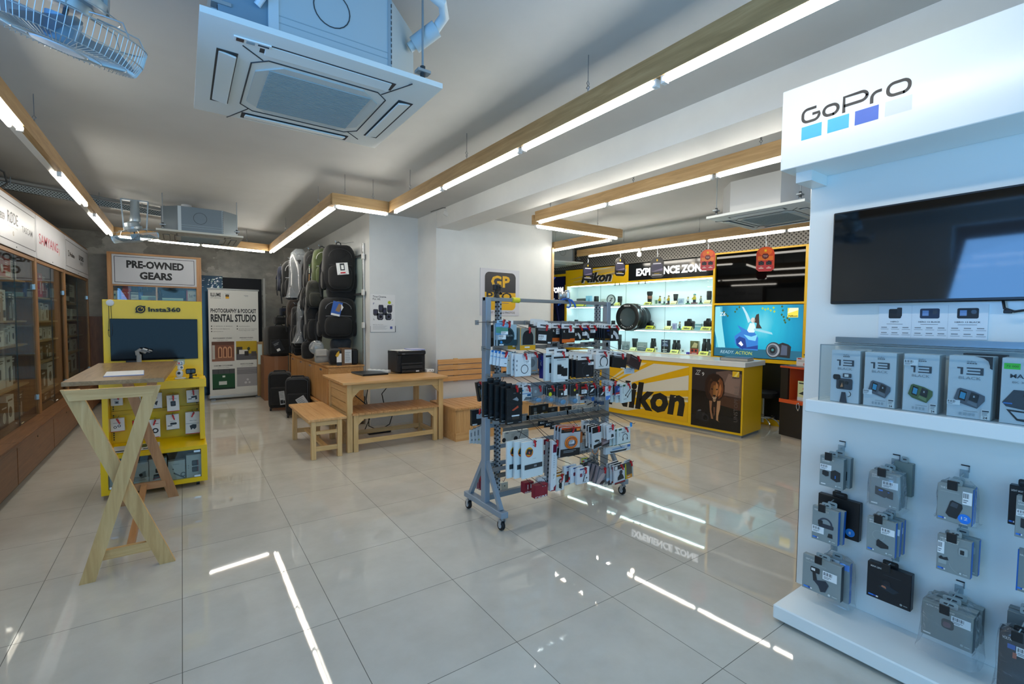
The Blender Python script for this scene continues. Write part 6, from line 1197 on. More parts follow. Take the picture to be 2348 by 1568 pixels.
goods('white and blue bag holding a dark bracket under the cable cards', (1389, 1016, 1446, 1043), 2.64, .03, 'cfd8dd', [('r', .25, .55, .75, .68, mat('5f97d0', .4)), ('r', .86, .55, .98, .9, mat('4a7fc8', .4)), ('p', [(.2, .1), (.8, .08), (.86, .36), (.7, .3), (.3, .32), (.15, .38)], DKG)], row=3, clip=False, bodyname='bag')
# fifth row
goods('white box with a black wrist strap pictured, bottom row', (1275, 1085, 1294, 1127), 2.62, .02, 'e0dfda', [('r', 0, .88, 1, 1, mat('c9882a', .4)), ('o', .55, .58, .14, .24, BLK), ('q', .34, .14, .70, .48, .15, BLK), ('r', .56, .08, .66, .3, BLK), ('q', .42, .48, .66, .66, .1, mat('c78b84', .4))], row=4)
goods('small pack with a red clamp on a white card, bottom row', (1295, 1085, 1309, 1114), 2.66, .015, 'cfcfcc', [('r', .0, .45, 1, 1, mat('4a4c46', .4)), ('p', [(0, .30), (.5, .5), (1, .35), (.8, .28)], RED), ('p', [(.6, .05), (.85, .1), (.8, .3), (.7, .3)], DKG)], row=4)
goods('box', (1323, 1069, 1351, 1112), 2.58, .022, 'dfe2e6', [('r', .2, .88, .52, .95, mat('27407e', .4)), ('q', .22, .44, .40, .66, .05, mat('8a3a4a', .4)), ('p', [(.38, .44), (.46, .46), (.58, .80), (.5, .82)], mat('9aa9c6', .4)), ('o', .62, .54, .05, .085, DKG), ('p', [(.46, .12), (.54, .12), (.62, .46), (.56, .46)], DKG), ('p', [(.4, .08), (.72, .1), (.7, .13)], DKG), ('d', .78, .32, .05, DKG)], 3, (-.030, .04, .004), 'three white tool boxes with a keyring pictured on the bottom row', row=4, tilt=.02, side=mat('c9ccd0', .4))
goods('yellow topped pack peeping above the white tool boxes', (1333, 1048, 1347, 1062), 2.74, .02, 'b9bcb0', [('r', 0, .75, 1, 1, mat('c9c31e', .4)), ('r', 0, 0, .2, 1, mat('c9c31e', .4)), ('r', .1, .2, .5, .45, RED)], row=4, clip=False)
goods('box', (1362, 1060, 1374, 1104), 2.72, .012, '5c6064', [('l', .2, .2, .8, .8, 3, GRY)], 5, (-.010, .03, .006), 'five slim grey boxes ranged on the bottom row', row=4, clip=False)
goods('grey and maroon box hanging tilted on the bottom row', (1364, 1070, 1384, 1113), 2.60, .03, '8c8288', [('p', [(.0, 0), (.55, 0), (.9, .55), (.9, .8), (.5, .62)], mat('b9a6a2', .4)), ('p', [(.5, 0), (1, .1), (1, .35), (.65, .2)], mat('3a2528', .4)), ('r', .0, .0, .12, 1, mat('51555c', .4))], row=4, tilt=.33)
pouch('clear packet with small black fittings on the bottom row', (1388, 1068, 1408, 1117), 2.62, mat('a8adb0', .4), [('q', .3, .06, .8, .26, .08, DKG), ('r', .1, .30, .9, .44, mat('b9cfe0', .4))], row=4)
goods('black and white card with a camera clamp pictured, bottom row', (1409, 1062, 1434, 1111), 2.56, .015, 'd2d4d6', [('r', 0, .76, 1, 1, mat('33363a', .4)), ('r', .06, .78, .30, .96, INKW), ('t', 'ULANZI', .5, .87, .05, INKW, .3), ('d', .62, .58, .15, mat('3b3d4a', .3)), ('p', [(.3, .34), (.5, .5), (.75, .46), (.85, .32), (.9, .2), (.3, .18)], DKG), ('r', 0, 0, 1, .1, mat('3a2c30', .4)), ('r', 0, .04, 1, .07, RED)], row=4, tilt=-.05)
goods('grey fronted box with yellow side and orange foot, last on the bottom row', (1434, 1058, 1453, 1098), 2.60, .04, '55554e', [('r', 0, 0, 1, .24, mat('e0922a', .4)), ('r', .85, 0, 1, 1, mat('b9bcba', .4)), ('r', 0, 0, .14, 1, mat('b9b81e', .4)), ('r', .25, .1, .6, .14, INKW)], row=4, tilt=-.08, tab=tabw((1434, 1058, 1453, 1098), 2.60, .8, .02))
# goods hung on the far side of the rack
GB = 'packages on the far side of the grey rack'
def rear(label, bx, yf, col, dec=(), d=.03, row=2, **k): return goods(label, bx, yf, d, col, dec, row=row, grp=GB, clip=k.pop('clip', False), **k)
rear('black card leaning out left of the rack upright, upper one', (1099, 874, 1111, 920), 3.22, '17191c', [('l', .2, .8, .8, .95, 2, GRY), ('q', .5, .3, 1, .6, .05, mat('5f7584', .4)), ('r', .3, .2, .4, .7, mat('8d7a4a', .4))], row=2, tilt=-.18, clip=True)
rear('black box with a pale square sticker left of the rack upright, lower one', (1082, 937, 1112, 977), 3.28, '1b2329', [('q', .34, .42, .80, .72, .04, mat('a9bfcc', .4)), ('r', .04, .02, .4, .12, INKW), ('r', 0, .26, 1, .30, mat('11161a', .3)), ('d', .75, .08, .05, mat('a58a2a', .4))], row=3, clip=True)
for k in range(4): rear('white spined card %s from the outside in the sheaf left of the rack upright' % ORD[k], (1077 + k * 8, 985 - k * 4, 1087 + k * 8, 1017 + k * .6), 3.30 - k * .02, 'ced4d6', [('r', .2, .5, .5, .8, GRY), ('d', .5, .25, .2, mat('b6b26a' if k > 1 else '8a9096', .4))], d=.01, row=3)
for k in range(2): rear('dark blue box behind the left upright, %s' % ('upper of two', 'lower of two')[k], (1126, 880 + 50 * k, 1142, 925 + 44 * k), 3.14, '1d2f4a', [('r', 0, .8, .5, 1, mat('3c8fd6', .4) if not k else INKW)], row=2)
for k, bx in enumerate([(1120, 745, 1134, 795), (1128, 815, 1138, 852)]): rear(('black', 'brown and white')[k] + ' pack seen between the left upright and the slotted post', bx, 3.12, ('1c1b1a', '6a5a4c')[k], [('r', .4, .4, .9, .7, mat('55504a', .4))], row=k)
for k, bx in enumerate([(1217, 928, 1239, 957), (1238, 925, 1258, 952), (1258, 932, 1279, 951), (1288, 930, 1311, 950)]): rear('black battery box with gold print seen through the rack, %s from the left' % ORD[k], bx, 3.16, '15181a', [('q', .3, .45, .6, .8, .04, mat('59656a', .4)), ('t', 'POWER', .3, .15, .12, mat('a58a2a', .4), .6), ST(.1, .04, .4, .2)], row=2)
for k, bx in enumerate([(1312, 928, 1322, 946), (1323, 926, 1341, 948), (1342, 912, 1364, 940)]): rear('white printed card seen through the rack, %s from the left' % ORD[k], bx, 3.14, 'c9cccb', [('p', [(.2, .4), (.7, .55), (.7, .65), (.2, .5)], DKG)], d=.012, row=2)
for k, bx in enumerate([(1156, 987, 1183, 1021), (1183, 983, 1212, 1017)]): rear('white square pack with a dark round filter seen through the rack, %s' % ('left', 'right')[k], bx, 3.18, 'd2d8d6', [('d', -.02, .4, .16, DKG), ('r', .1, .85, .35, .95, GRY), ('l', .6, .5, .95, .8, 3, mat('aab2b2', .4))], row=3)
rear('white and maroon box on the far side below the square packs', (1171, 1043, 1188, 1069), 3.16, 'd6d8d6', [('r', .4, .86, 1, 1, mat('6a1a26', .4)), ('o', .85, .35, .1, .18, DKG), ('l', .1, .3, .4, .8, 3, GRY)], row=3, clip=True)
rear('white card with a dark window beside the left slotted post', (1127, 1055, 1139, 1083), 3.10, 'cfd3d4', [('q', .15, .5, .9, 1, .1, DKG)], row=4)
rear('white and maroon box lowest beside the left slotted post', (1149, 1104, 1165, 1134), 3.10, 'd0d2c8', [('r', 0, 0, 1, .10, mat('8a1a2c', .4)), ('d', .5, .7, .08, DKG), ('r', .2, .2, .7, .3, DKG)], row=4)
for k in range(3): rear('red striped pack behind the rack foot, %s from the outside' % ORD[k], (1093 + k * 6, 1089 + k * 2, 1101 + k * 6, 1121 + k * 3), 3.24, 'b9a0a4', [('r', .2, 0, .45, 1, mat('b02a44', .4)), ('r', .6, 0, .85, 1, mat('b02a44', .4))], d=.02, row=4, clip=(k == 0))
# on its top bar
t = thing('action_camera', 'black action camera on a swivel mount at the left end of the rack top bar', 'camera', (1.93, YR, 1.668), .25)
m = MB(); m.box(-.034, -.016, .052, .036, .016, .098, BLK, .006); m.disc(.018, .075, .012, -.0168, mat('3a3d42', .15)); m.disc(.018, .075, .007, -.0172, mat('101216', .1)); m.rect(-.028, .06, -.004, .09, -.0165, mat('20252b', .15)); m.done('body', t)
m = MB(); m.box(-.012, -.01, .028, .012, .01, .054, BLK, .003); m.cyl((0, 0, .034), (.04, 0, .034), .005, BLK, n=8); m.cyl((.04, 0, .034), (.052, 0, .034), .012, BLK, n=8); m.lathe([(.026, 0), (.022, .012), (.012, .03)], BLK); m.done('mount', t)
p = onY(1297, 679, YR)
t = thing('mirrorless_camera', 'silver camera with a silver lens tied by a blue strap to the rack top bar', 'camera', (p.x, YR, 1.668), -.5); SV = mat('c9c8c4', .25, .6)
m = MB(); m.box(-.005, -.045, .012, .028, .045, .072, SV, .008); m.box(-.004, -.022, .07, .026, .022, .086, SV, .004); m.cyl((.012, -.032, .07), (.012, -.032, .082), .010, SV); m.cyl((.012, .032, .07), (.012, .032, .080), .009, BLK); m.done('body', t)
m = MB(); m.lathe([(.028, 0), (.030, .012), (.027, .014), (.029, .032), (.031, .034), (.032, .052), (.026, .053)], SV, (-.005, 0, .042), (-1, 0, 0), 20); m.lathe([(.025, .0), (.0, -.01)], BLK2, (-.058, 0, .042), (-1, 0, 0), 18); m.done('lens', t)
m = MB(); BS = mat('1c5fb4', .5)
m.tube([(-.05, -.02, .004), (-.06, -.03, -.02), (-.065, -.026, -.04), (-.055, -.024, -.02), (-.03, -.022, .01), (.01, -.024, .014), (.03, -.026, -.01), (.035, -.03, -.045), (.02, -.032, -.06), (.0, -.032, -.055)], .007, BS, 6); m.tube([(.01, -.022, .012), (.045, -.024, .0), (.07, -.028, -.03), (.078, -.03, -.062)], .008, BS, 6); m.bar((-.055, -.024, -.03), (-.02, -.022, .008), .004, .02, BS); m.box(-.012, -.025, -.008, .016, .02, .012, BLK, .003); m.done('strap', t)
# ------------------------------------------------------------------ yellow camera counter zone on the right
NF = Frame((7.0, 3.33, 0), -1.4574)
NY = mat('efbc08', .32); NY2 = mat('e2ae08', .4); NBLK = mat('0b0c0e', .3)
wall = thing('display_wall', 'yellow framed lit display wall behind the long counter', 'display', tuple(NF.o), NF.rz); D_ = .34
SHW = mat('e9f3f4', .5); LED = mat((.72, .96, 1.0), .3, e=20.)
m = MB(); m.box(-4.10, D_, .90, -.985, D_ + .02, 2.24, SHW); m.box(-4.10, 0, .90, -4.07, D_, 2.24, SHW); m.box(-1.005, .02, .90, -.985, D_, 2.24, SHW); m.box(-4.07, 0.02, 2.215, -1.005, D_, 2.235, SHW); m.done('shelf_recess', wall)
m = MB(); m.box(-4.10, -.02, .905, -.985, D_, .952, NY); m.box(-4.12, -.02, .905, -4.075, .02, 2.24, NY2); m.done('lower_frame', wall)
m = MB(); m.box(-4.10, -.02, 2.205, -2.565, .10, 2.53, NY)
for a, bx, c, e, col in ((-4.0, -2.75, 2.35, .10, 'cfae62'), (-3.9, -2.62, 2.30, .06, 'd8c28c'), (-4.0, -2.9, 2.26, .05, 'cfae62'), (-3.6, -2.7, 2.47, .05, 'd8cfb0')):
    m.poly([(a, c - .02), (bx, c + .10), (bx + .03, c + .10 + e), (a + .02, c - .01)] if c < 2.4 else [(a, c), (bx, c + .03), (bx, c + .055), (a + .3, c + .04)], -.0215, mat(col, .35))
m.done('brand_sign', wall)
m = MB(); m.text('Nikon', -3.665, 2.262, .175, -.045, INK, .735, 'L', .032, .28, th=.024); m.done('lettering', wall)
m = MB(); m.text('Nikon', -3.652, 2.252, .175, -.030, mat('dfe0dc', .4), .735, 'L', .045, .28, th=.008); m.done('letter_rim', wall)
m = MB(); m.box(-2.565, -.02, 2.235, -.99, .10, 2.53, mat('0c0d10', .12)); m.box(-2.565, -.021, 2.205, -.99, .10, 2.235, NY); m.done('lit_sign', wall)
m = MB(); m.text('EXPERIENCE ZONE', -2.40, 2.318, .118, -.024, mat((.93, .97, 1.), .4, e=2.2), 1.30, 'L', .045); m.done('lit_lettering', wall)
for z, zz in ((1.795, 'upper'), (1.365, 'lower')): MB().box(-4.07, .03, z - .022, -1.005, D_, z, mat('dfeaec', .3)).done('shelf', wall)
MB().box(-4.07, .0, .952, -1.005, D_, .962, mat('e6eff0', .35)).done('shelf', wall)
for z in (2.205, 1.770, 1.340): MB().box(-4.02, .05, z - .012, -1.05, .075, z - .001, LED).done('led_strip', wall)
for a, e in ((-4.07, -3.20), (-3.22, -2.62), (-2.63, -1.82), (-1.83, -1.0)): MB().box(a, .004, .965, e, .009, 2.2, clear('case_glass', 'fafefe', .02, .02)).done('glass_door', wall, label='clear sliding glass')
for a in (-3.21, -2.625, -1.825): MB().box(a - .004, .0, .965, a + .004, .0035, 2.2, mat('a9c4c6', .2)).done('door_edge', wall)
for px in (1411, 1421, 1465, 1480): a, z = NF.at(px, 651, 0); MB().box(a - .012, -.01, 2.165, a + .012, .003, 2.205, mat('8d9496', .3, .6)).done('clamp', wall)
m = MB()
for a, e in ((-.985, -.955), (.30, .344)): m.box(a, -.03, .914, e, .05, 2.575, NY)
for a, e in ((.914, .965), (1.765, 1.795), (2.55, 2.575)): m.box(-.955, -.03, a, .30, .05, e, NY)
m.done('screen_frame', wall)
m = MB(); m.box(-.985, .05, 0, .40, .40, .914, NBLK); m.box(-4.10, .05, 0, -.985, .40, .905, mat('15161a', .5)); m.box(.344, .0, 0, .5, .4, 2.575, NBLK); m.done('lower_carcass', wall); MB().box(-4.1, .03, 0, .40, .05, .09, NY).done('skirting', wall)
MB().box(-.985, .05, .914, .30, .10, 2.56, NBLK).done('screen_backing', wall)
t = thing('television', 'upper switched off black screen in the yellow frame', 'television', tuple(NF.o), NF.rz, 'screens in the yellow frame'); MB().box(-.952, -.005, 1.80, .297, .045, 2.546, mat('050607', .03, spec=.16), .003).done('screen', t)
t = thing('television', 'lower lit screen showing an underwater camera advertisement', 'television', tuple(NF.o), NF.rz, 'screens in the yellow frame')
MB().box(-.952, -.004, .968, .297, .045, 1.762, mat('0a0b0d', .3), .002).done('case', t)
# lit picture: coloured patches that glow
m = MB(); x0, x1, z0, z1 = -.945, .290, .975, 1.755; E_ = lambda h, e=1.: mat(h, .4, e=e); U = lambda u: x0 + u * (x1 - x0); V = lambda v: z0 + v * (z1 - z0); y = -.005
def scr_mat():
    mt, nt, bb = nodes('screen_water'); L = nt.links.new; v = coords(nt); sp = N(nt, 'ShaderNodeSeparateXYZ'); L(v, sp.inputs[0])
    mp = N(nt, 'ShaderNodeVectorMath', operation='DISTANCE'); L(v, mp.inputs[0]); mp.inputs[1].default_value = (-.28, -.005, 1.47)
    n = N(nt, 'ShaderNodeTexNoise', Scale=2.2, Detail=3.); L(coords(nt, (3, 1, .7)), n.inputs['Vector'])
    ad = N(nt, 'ShaderNodeMath', operation='MULTIPLY_ADD'); L(n.outputs[0], ad.inputs[0]); ad.inputs[1].default_value = .25; L(mp.outputs['Value'], ad.inputs[2])
    c = ramp(nt, ad.outputs[0], [(.12, '7fe6f6'), (.35, '2fc2e2'), (.6, '179fca'), (.95, '0b6288')])
    bb.inputs['Base Color'].default_value = (0, 0, 0, 1); L(c, bb.inputs['Emission Color']); bb.inputs['Emission Strength'].default_value = .95; bb.inputs['Roughness'].default_value = .2
    return mt
m.rect(x0, z0, x1, z1, y, scr_mat())
m.rect(x0, z0, x1, V(.165), y - .0004, E_('1b6f8e', .8)); m.rect(U(.02), V(.165), U(.09), V(.985), y - .0004, E_('58c9e4', .9)); m.poly([(U(.0), V(.5)), (U(.05), V(.17)), (U(.14), V(.17)), (U(.06), V(.98)), (U(.0), V(.98))], y - .0006, E_('8fe6f4', 1.0))
DRS = E_('2b7fd6', 1.); DRD = E_('0c3f9c', .9); DRL = E_('7fd2f4', 1.1)
m.poly([(U(.28), V(.62)), (U(.33), V(.50)), (U(.25), V(.40)), (U(.26), V(.26)), (U(.33), V(.15)), (U(.53), V(.14)), (U(.53), V(.38)), (U(.48), V(.50)), (U(.40), V(.52))], y - .001, DRS)
m.poly([(U(.27), V(.34)), (U(.31), V(.40)), (U(.38), V(.36)), (U(.40), V(.20)), (U(.35), V(.15)), (U(.28), V(.22))], y - .0013, DRD); m.poly([(U(.30), V(.165)), (U(.53), V(.165)), (U(.53), V(.24)), (U(.42), V(.20))], y - .0013, DRD)
m.poly([(U(.30), V(.26)), (U(.33), V(.31)), (U(.36), V(.24)), (U(.34), V(.21))], y - .0016, E_('f2fbff', 1.1))
m.poly([(U(.36), V(.44)), (U(.45), V(.40)), (U(.52), V(.44)), (U(.50), V(.32)), (U(.42), V(.34))], y - .0016, DRL)
m.poly([(U(.40), V(.52)), (U(.43), V(.66)), (U(.48), V(.66)), (U(.50), V(.55)), (U(.48), V(.48)), (U(.42), V(.48))], y - .0016, E_('d9f4fb', 1.1))
m.poly([(U(.41), V(.66)), (U(.37), V(.84)), (U(.33), V(.97)), (U(.35), V(.97)), (U(.40), V(.84)), (U(.44), V(.70))], y - .0019, E_('bfeaf6', 1.)); m.poly([(U(.48), V(.56)), (U(.58), V(.53)), (U(.68), V(.49)), (U(.69), V(.45)), (U(.66), V(.46)), (U(.57), V(.49)), (U(.48), V(.52))], y - .0019, E_('9fdcee', 1.))
m.poly([(U(.47), V(.68)), (U(.50), V(.82)), (U(.53), V(.84)), (U(.54), V(.64)), (U(.57), V(.56)), (U(.50), V(.56)), (U(.51), V(.66))], y - .0022, E_('4a3a36', .5)); m.disc(U(.465), V(.715), .030, y - .0022, E_('e9e2dc', .9), .04)
LF = E_('3f7a3a', .6)
for u, v in [(.11, .88), (.14, .83), (.16, .80), (.25, .88), (.27, .93), (.30, .97), (.57, .94), (.60, .92), (.63, .93), (.66, .90), (.69, .95), (.70, .88), (.78, .97), (.79, .90), (.78, .82), (.80, .78), (.81, .72), (.84, .76), (.82, .68), (.86, .73)]:
    m.poly([(U(u - .013), V(v)), (U(u), V(v - .03)), (U(u + .013), V(v)), (U(u + .006), V(v + .012)), (U(u), V(v + .022)), (U(u - .006), V(v + .012))], y - .002, LF if u < .5 or u > .74 else E_('b9d94a', .9))
m.text('Z6', U(.06), V(.80), .055, y - .002, E_('e9f6f8', 1.), None, 'L', .02); m.rect(U(.84), V(.77), U(.95), V(.94), y - .002, E_('f0e04a', 1.1)); m.poly([(U(.84), V(.84)), (U(.95), V(.90)), (U(.95), V(.94)), (U(.86), V(.94))], y - .0025, E_('fbf6c0', 1.2)); m.text('Nikon', U(.848), V(.782), .022, y - .003, mat('16181a', .5), .118, 'L', .03, .2)
m.text('READY.', U(.08), V(.055), .048, y - .002, E_('a9d0e4', 1.), .21, 'L', .0, .25); m.text('ACTION.', U(.265), V(.05), .048, y - .002, E_('c9d44a', 1.), .255, 'L', .0, .25)
CM = E_('30343c', .35); m.poly([(U(.70), V(.05)), (U(.88), V(.03)), (U(.89), V(.24)), (U(.86), V(.28)), (U(.80), V(.31)), (U(.76), V(.28)), (U(.70), V(.24))], y - .0025, CM); m.disc(U(.705), V(.165), .105, y - .003, E_('454b55', .4), .115); m.disc(U(.70), V(.165), .088, y - .0035, E_('b9c4d0', .6), .098); m.disc(U(.695), V(.165), .068, y - .004, E_('5c6a7c', .5), .078); m.disc(U(.695), V(.165), .042, y - .0045, E_('14202c', .5), .05); m.disc(U(.695), V(.168), .018, y - .005, E_('4aa0a8', .7)); m.poly([(U(.78), V(.08)), (U(.85), V(.08)), (U(.85), V(.25)), (U(.79), V(.27))], y - .003, E_('6a7a9a', .5))
m.done('lit_picture', t)
MB().box(-.60, -.01, .955, -.48, 0, .968, NBLK).done('badge', t)
# blue panel at the far end and the perforated band above
t = thing('lit_panel', 'tall dark blue lit panel ending in the letters FORM beside the white wall corner', 'sign', tuple(NF.o), NF.rz)
m = MB(); m.box(-5.6, -.01, .6, -4.135, .10, 2.42, mat('10163f', .2)); m.box(-5.6, -.012, 2.42, -4.10, .10, 2.47, NY); m.done('panel', t)
m = MB(); m.text('FORM', -4.475, 2.09, .105, -.014, mat((.95, .97, 1), .4, e=1.5), .305, 'L', .05); m.rect(-4.60, 1.93, -4.41, 1.975, -.014, mat('9fb4d9', .4, e=.6)); m.poly([(-4.6, 2.2), (-4.38, 2.42), (-4.6, 2.42)], -.0135, mat('3a4fc0', .4, e=.6))
for k, (r, c) in enumerate(((.26, '0b0c12'), (.21, '23294a'), (.195, '0b0c12'), (.15, '6a7050'), (.13, '1a1c26'), (.09, '2c3f8a'))): m.disc(-4.60, 1.52, r, -.014 - .0006 * k, mat(c, .25), r * 1.35)
m.poly([(-4.36, 1.95), (-4.20, 1.20), (-4.235, 1.20), (-4.39, 1.95)], -.0135, mat('27306a', .35)); m.done('print', t)
m = MB(); m.box(-5.2, .06, 2.56, .62, .075, 2.85, perforated('grey_perforated_band', '8f8b85', '3d3a37', 17, .5, .4)); m.done('perforated_sheet', None, tuple(NF.o), NF.rz, label='grey perforated metal band over the yellow and black signs', cat='panel')
# black hanging lens prop
LB = mat('15191b', .35); LBR = mat('22292c', .22)
c = onY(1438, 727, 1); a, z = NF.at(1438, 727, -.16); t = thing('lens_model', 'giant black display lens jutting out of the lit shelves', 'model', tuple(NF.w(a, -.16, z)), NF.rz)
R_ = .245
m = MB(); m.lathe([(.165, .02), (.172, -.004), (.235, -.006), (R_, .0), (R_, .06), (.238, .07), (.238, .10), (.245, .105), (.245, .16), (.236, .17), (.236, .20), (.243, .205), (.243, .26), (.225, .30), (.21, .34), (.205, .44), (.17, .455), (.0, .455)], LB, (0, 0, 0), (0, 1, 0), 40, caps=False); m.done('barrel', t)
m = MB(); m.lathe([(.168, .012), (.12, .03), (.0, .042)], mat('3d4c52', .06, spec=.9), (0, 0, 0), (0, 1, 0), 32, caps=False); m.done('front_glass', t)
m = MB(); m.text('NIKKOR', 0, .188, .030, -.0075, mat('dfe3e4', .4), .14, 'C', .02)
for i, ch in enumerate('Z 85mm 1:1.8 S'): 
    q = math.radians(-128 + 76 * i / 13); m.text(ch, .203 * math.cos(q), .203 * math.sin(q) - .0, .024, -.0075, mat('dfe3e4', .4), None, 'C', .02, rot=q + PI / 2)
m.done('ring_lettering', t)
for k in (.118, .132, .146, .218, .232, .248): MB().lathe([(R_ + .0015, k), (R_ + .004, k + .003), (R_ + .0015, k + .006)], LBR, (0, 0, 0), (0, 1, 0), 40, caps=False).done('grip_rib', t)
# goods on the lit shelves
SH = {'A': 1.795, 'B': 1.365, 'C': .962}
def shelf_px(x0, y0, x1, y1, sh, d): a = NF.at(x0, y1, d); e = NF.at(x1, y0, d); return (a[0] + e[0]) / 2, e[0] - a[0], max(.03, e[1] - SH[sh]), SH[sh]
SG = 'goods on the lit shelves'; SHN2 = {'A': 'top lit shelf', 'B': 'middle lit shelf', 'C': 'bottom lit shelf'}
def lens(label, bx, sh, d=.16, kind=0):
    x, w, h, z = shelf_px(*bx, sh, d); r = w / 2; t = thing('camera_lens', label, 'lens', tuple(NF.w(x, d, z)), NF.rz, 'lenses on the lit shelves'); L1 = mat('22282a', .4); L2 = mat('15181a', .5)
    P = {0: [(r * .8, 0), (r * .82, h * .3), (r * .95, h * .34), (r, h * .95), (r * .93, h)], 1: [(r * .68, 0), (r * .70, h * .28), (r * .78, h * .3), (r * .8, h * .7), (r, h * .8), (r, h * .98), (r * .9, h)], 2: [(r * .72, 0), (r * .74, h * .2), (r * .8, h * .6), (r, h * .97), (r * .95, h)]}[kind]
    m = MB(); m.lathe(P, L1, n=16); m.done('barrel', t)
    m = MB(); k = .5 if kind != 1 else .45; rr_ = r * (.97 if kind == 0 else .8); m.lathe([(rr_, h * k), (rr_ * 1.04, h * (k + .02)), (rr_ * 1.04, h * (k + .2)), (rr_, h * (k + .22))], mat('8a5a45', .5) if kind == 1 else L2, n=16, caps=False); m.done('ring', t)
    return t
def camera_body(label, bx, sh, d=.16):
    x, w, h, z = shelf_px(*bx, sh, d); t = thing('camera', label, 'camera', tuple(NF.w(x, d, z + .02)), NF.rz, 'cameras on the lit shelves'); h -= .02; B1 = mat('1b2022', .45)
    m = MB(); m.box(-w / 2, -.03, 0, w / 2, .03, h * .78, B1, .012); m.prism([(-w * .2, h * .76), (w * .2, h * .76), (w * .12, h), (-w * .12, h)], -.035, .02, B1); m.box(w * .28, -.05, .0, w / 2, 0, h * .7, B1, .014); m.done('body', t)
    m = MB(); m.lathe([(h * .38, 0), (h * .36, .03), (h * .30, .034), (0, .026)], mat('0e1112', .2), (-.0, -.03, h * .40), (0, -1, 0), 18); m.done('mount', t)
    m = MB(); m.box(-w * .45, -.05, -.02, w * .45, .05, -.001, mat('d8e2e2', .3)); m.done('stand', t); return t
def plate(label, bx, sh, d=.06, col='e6d62a', tx='Nikon', end='1a1c1e'):
    x, w, h, z = shelf_px(*bx, sh, d); h = min(h, .06); t = thing('price_plate', label, 'sign', tuple(NF.w(x, d, z)), NF.rz, 'wedge plates on the lit shelves', None)
    m = MB(); m.prismx([(-.0, 0), (.05, 0), (.05, h)], -w / 2, w / 2, mat(col, .35)); m.done('wedge', t)
    m = MB(); m.M = Matrix.Rotation(-math.atan2(.05, h), 4, 'X'); hh = math.hypot(.05, h)
    if tx: m.text(tx, -w * .36, hh * .2, hh * .5, -.001, INK, w * .6, 'L', .035, .25)
    else: m.rect(-w * .4, hh * .2, w * .3, hh * .35, -.001, mat('b9ad3a', .5))
    m.rect(w * .40, 0, w * .5, hh, -.0008, mat(end, .4)); m.done('lettering', t)
def binoc(label, bx, sh, d=.15):
    x, w, h, z = shelf_px(*bx, sh, d); t = thing('binoculars', label, 'binoculars', tuple(NF.w(x, d, z)), NF.rz, 'binoculars on the bottom lit shelf'); B1 = mat('1c2223', .5); r = w * .2
    for s in (-1, 1):
        m = MB(); m.lathe([(r * 1.15, 0), (r * 1.2, h * .08), (r * 1.0, h * .45), (r * 1.05, h * .6), (r * .8, h * .74), (r * .7, h * .80), (r * .8, h * .82), (r * .8, h), (r * .5, h)], B1, (s * w * .27, 0, 0), (-s * .05, 0, 1), 14); m.done('barrel', t)
    m = MB(); m.box(-w * .22, -.012, h * .45, w * .22, .012, h * .72, B1, .006); m.cyl((0, 0, h * .42), (0, 0, h * .82), .012, mat('2e3436', .4)); m.done('bridge', t)
def card(label, bx, sh, dec, col='dfe6e6', d=.10, dep=.012, nm='display_card', lean=-.14, cat='card'):
    x, w, h, z = shelf_px(*bx, sh, d); q = NF.w(x, d, z); return pack(nm, label, cat, tuple(q), NF.rz, w, h, dep, col, dec, group=SG, lean=0, c=.0005)
def figurine(label, bx, sh, shirt, hair, base, pose=0, d=.12):
    x, w, h, z = shelf_px(*bx, sh, d); t = thing('toy_figure', label, 'toy', tuple(NF.w(x, d, z)), NF.rz, 'toy figures on the lit shelves'); sk = mat('d9c08a', .5)
    m = MB(); m.box(-w * .42, -.03, 0, w * .42, .03, h * .15, mat(base, .4), .003); m.done('base', t)
    m = MB(); m.box(-w * .2, -.012, h * .15, -w * .02, .012, h * .42, mat('2c3f52', .5), .002); m.box(w * .02, -.012, h * .15, w * .2, .012, h * .42, mat('2c3f52', .5), .002); m.done('legs', t)
    m = MB(); m.prism([(-w * .22, h * .42), (w * .22, h * .42), (w * .16, h * .70), (-w * .16, h * .70)], -.016, .016, mat(shirt, .5)); m.cyl((-w * .17, 0, h * .67), (-w * .30, -.025, h * .46), w * .06, mat(shirt, .5), n=8); m.cyl((w * .17, 0, h * .67), (w * .32, -.03, h * (.52 if not pose else .8)), w * .06, mat(shirt, .5), n=8); m.done('torso', t)
    m = MB(); m.cyl((0, 0, h * .70), (0, 0, h * .90), w * .17, sk, n=12); m.box(-w * .06, -w * .18, h * .78, -w * .03, -w * .16, h * .82, INK); m.box(w * .03, -w * .18, h * .78, w * .06, -w * .16, h * .82, INK); m.done('head', t)
    m = MB(); m.ball((0, .004, h * .91), w * .21, w * .21, h * .09, mat(hair, .5), 12, 8); m.done('hair', t)
GRN = '2f8a5c'
card('flat grey lens box lying at the far left of the top lit shelf', (1322, 684, 1341, 690), 'A', [('l', .1, .2, .9, .8, 2, mat('8a9294', .5))], '50585a', .18, .08, 'product_box', cat='box')
card('pale blue box on the left of the top lit shelf', (1343, 678, 1354, 689), 'A', [('p', [(.1, .1), (.9, .2), (.7, .8)], mat('5f9fc9', .4))], '8fc4de', .2, .05, 'product_box', cat='box')
lens('short black lens beside the pale blue box on the top lit shelf', (1363, 679, 1372, 690), 'A')
card('small white model camera card left of the round Z sign', (1376, 685, 1389, 691), 'A', [('o', .5, .5, .1, .2, GRY)], 'c9d6d4', .16, .02)
x, w, h, z = shelf_px(1391.5, 672, 1411, 697, 'A', .12); t = thing('round_sign', 'round white sign with a double lined Z on the top lit shelf', 'sign', tuple(NF.w(x, .12, z)), NF.rz)
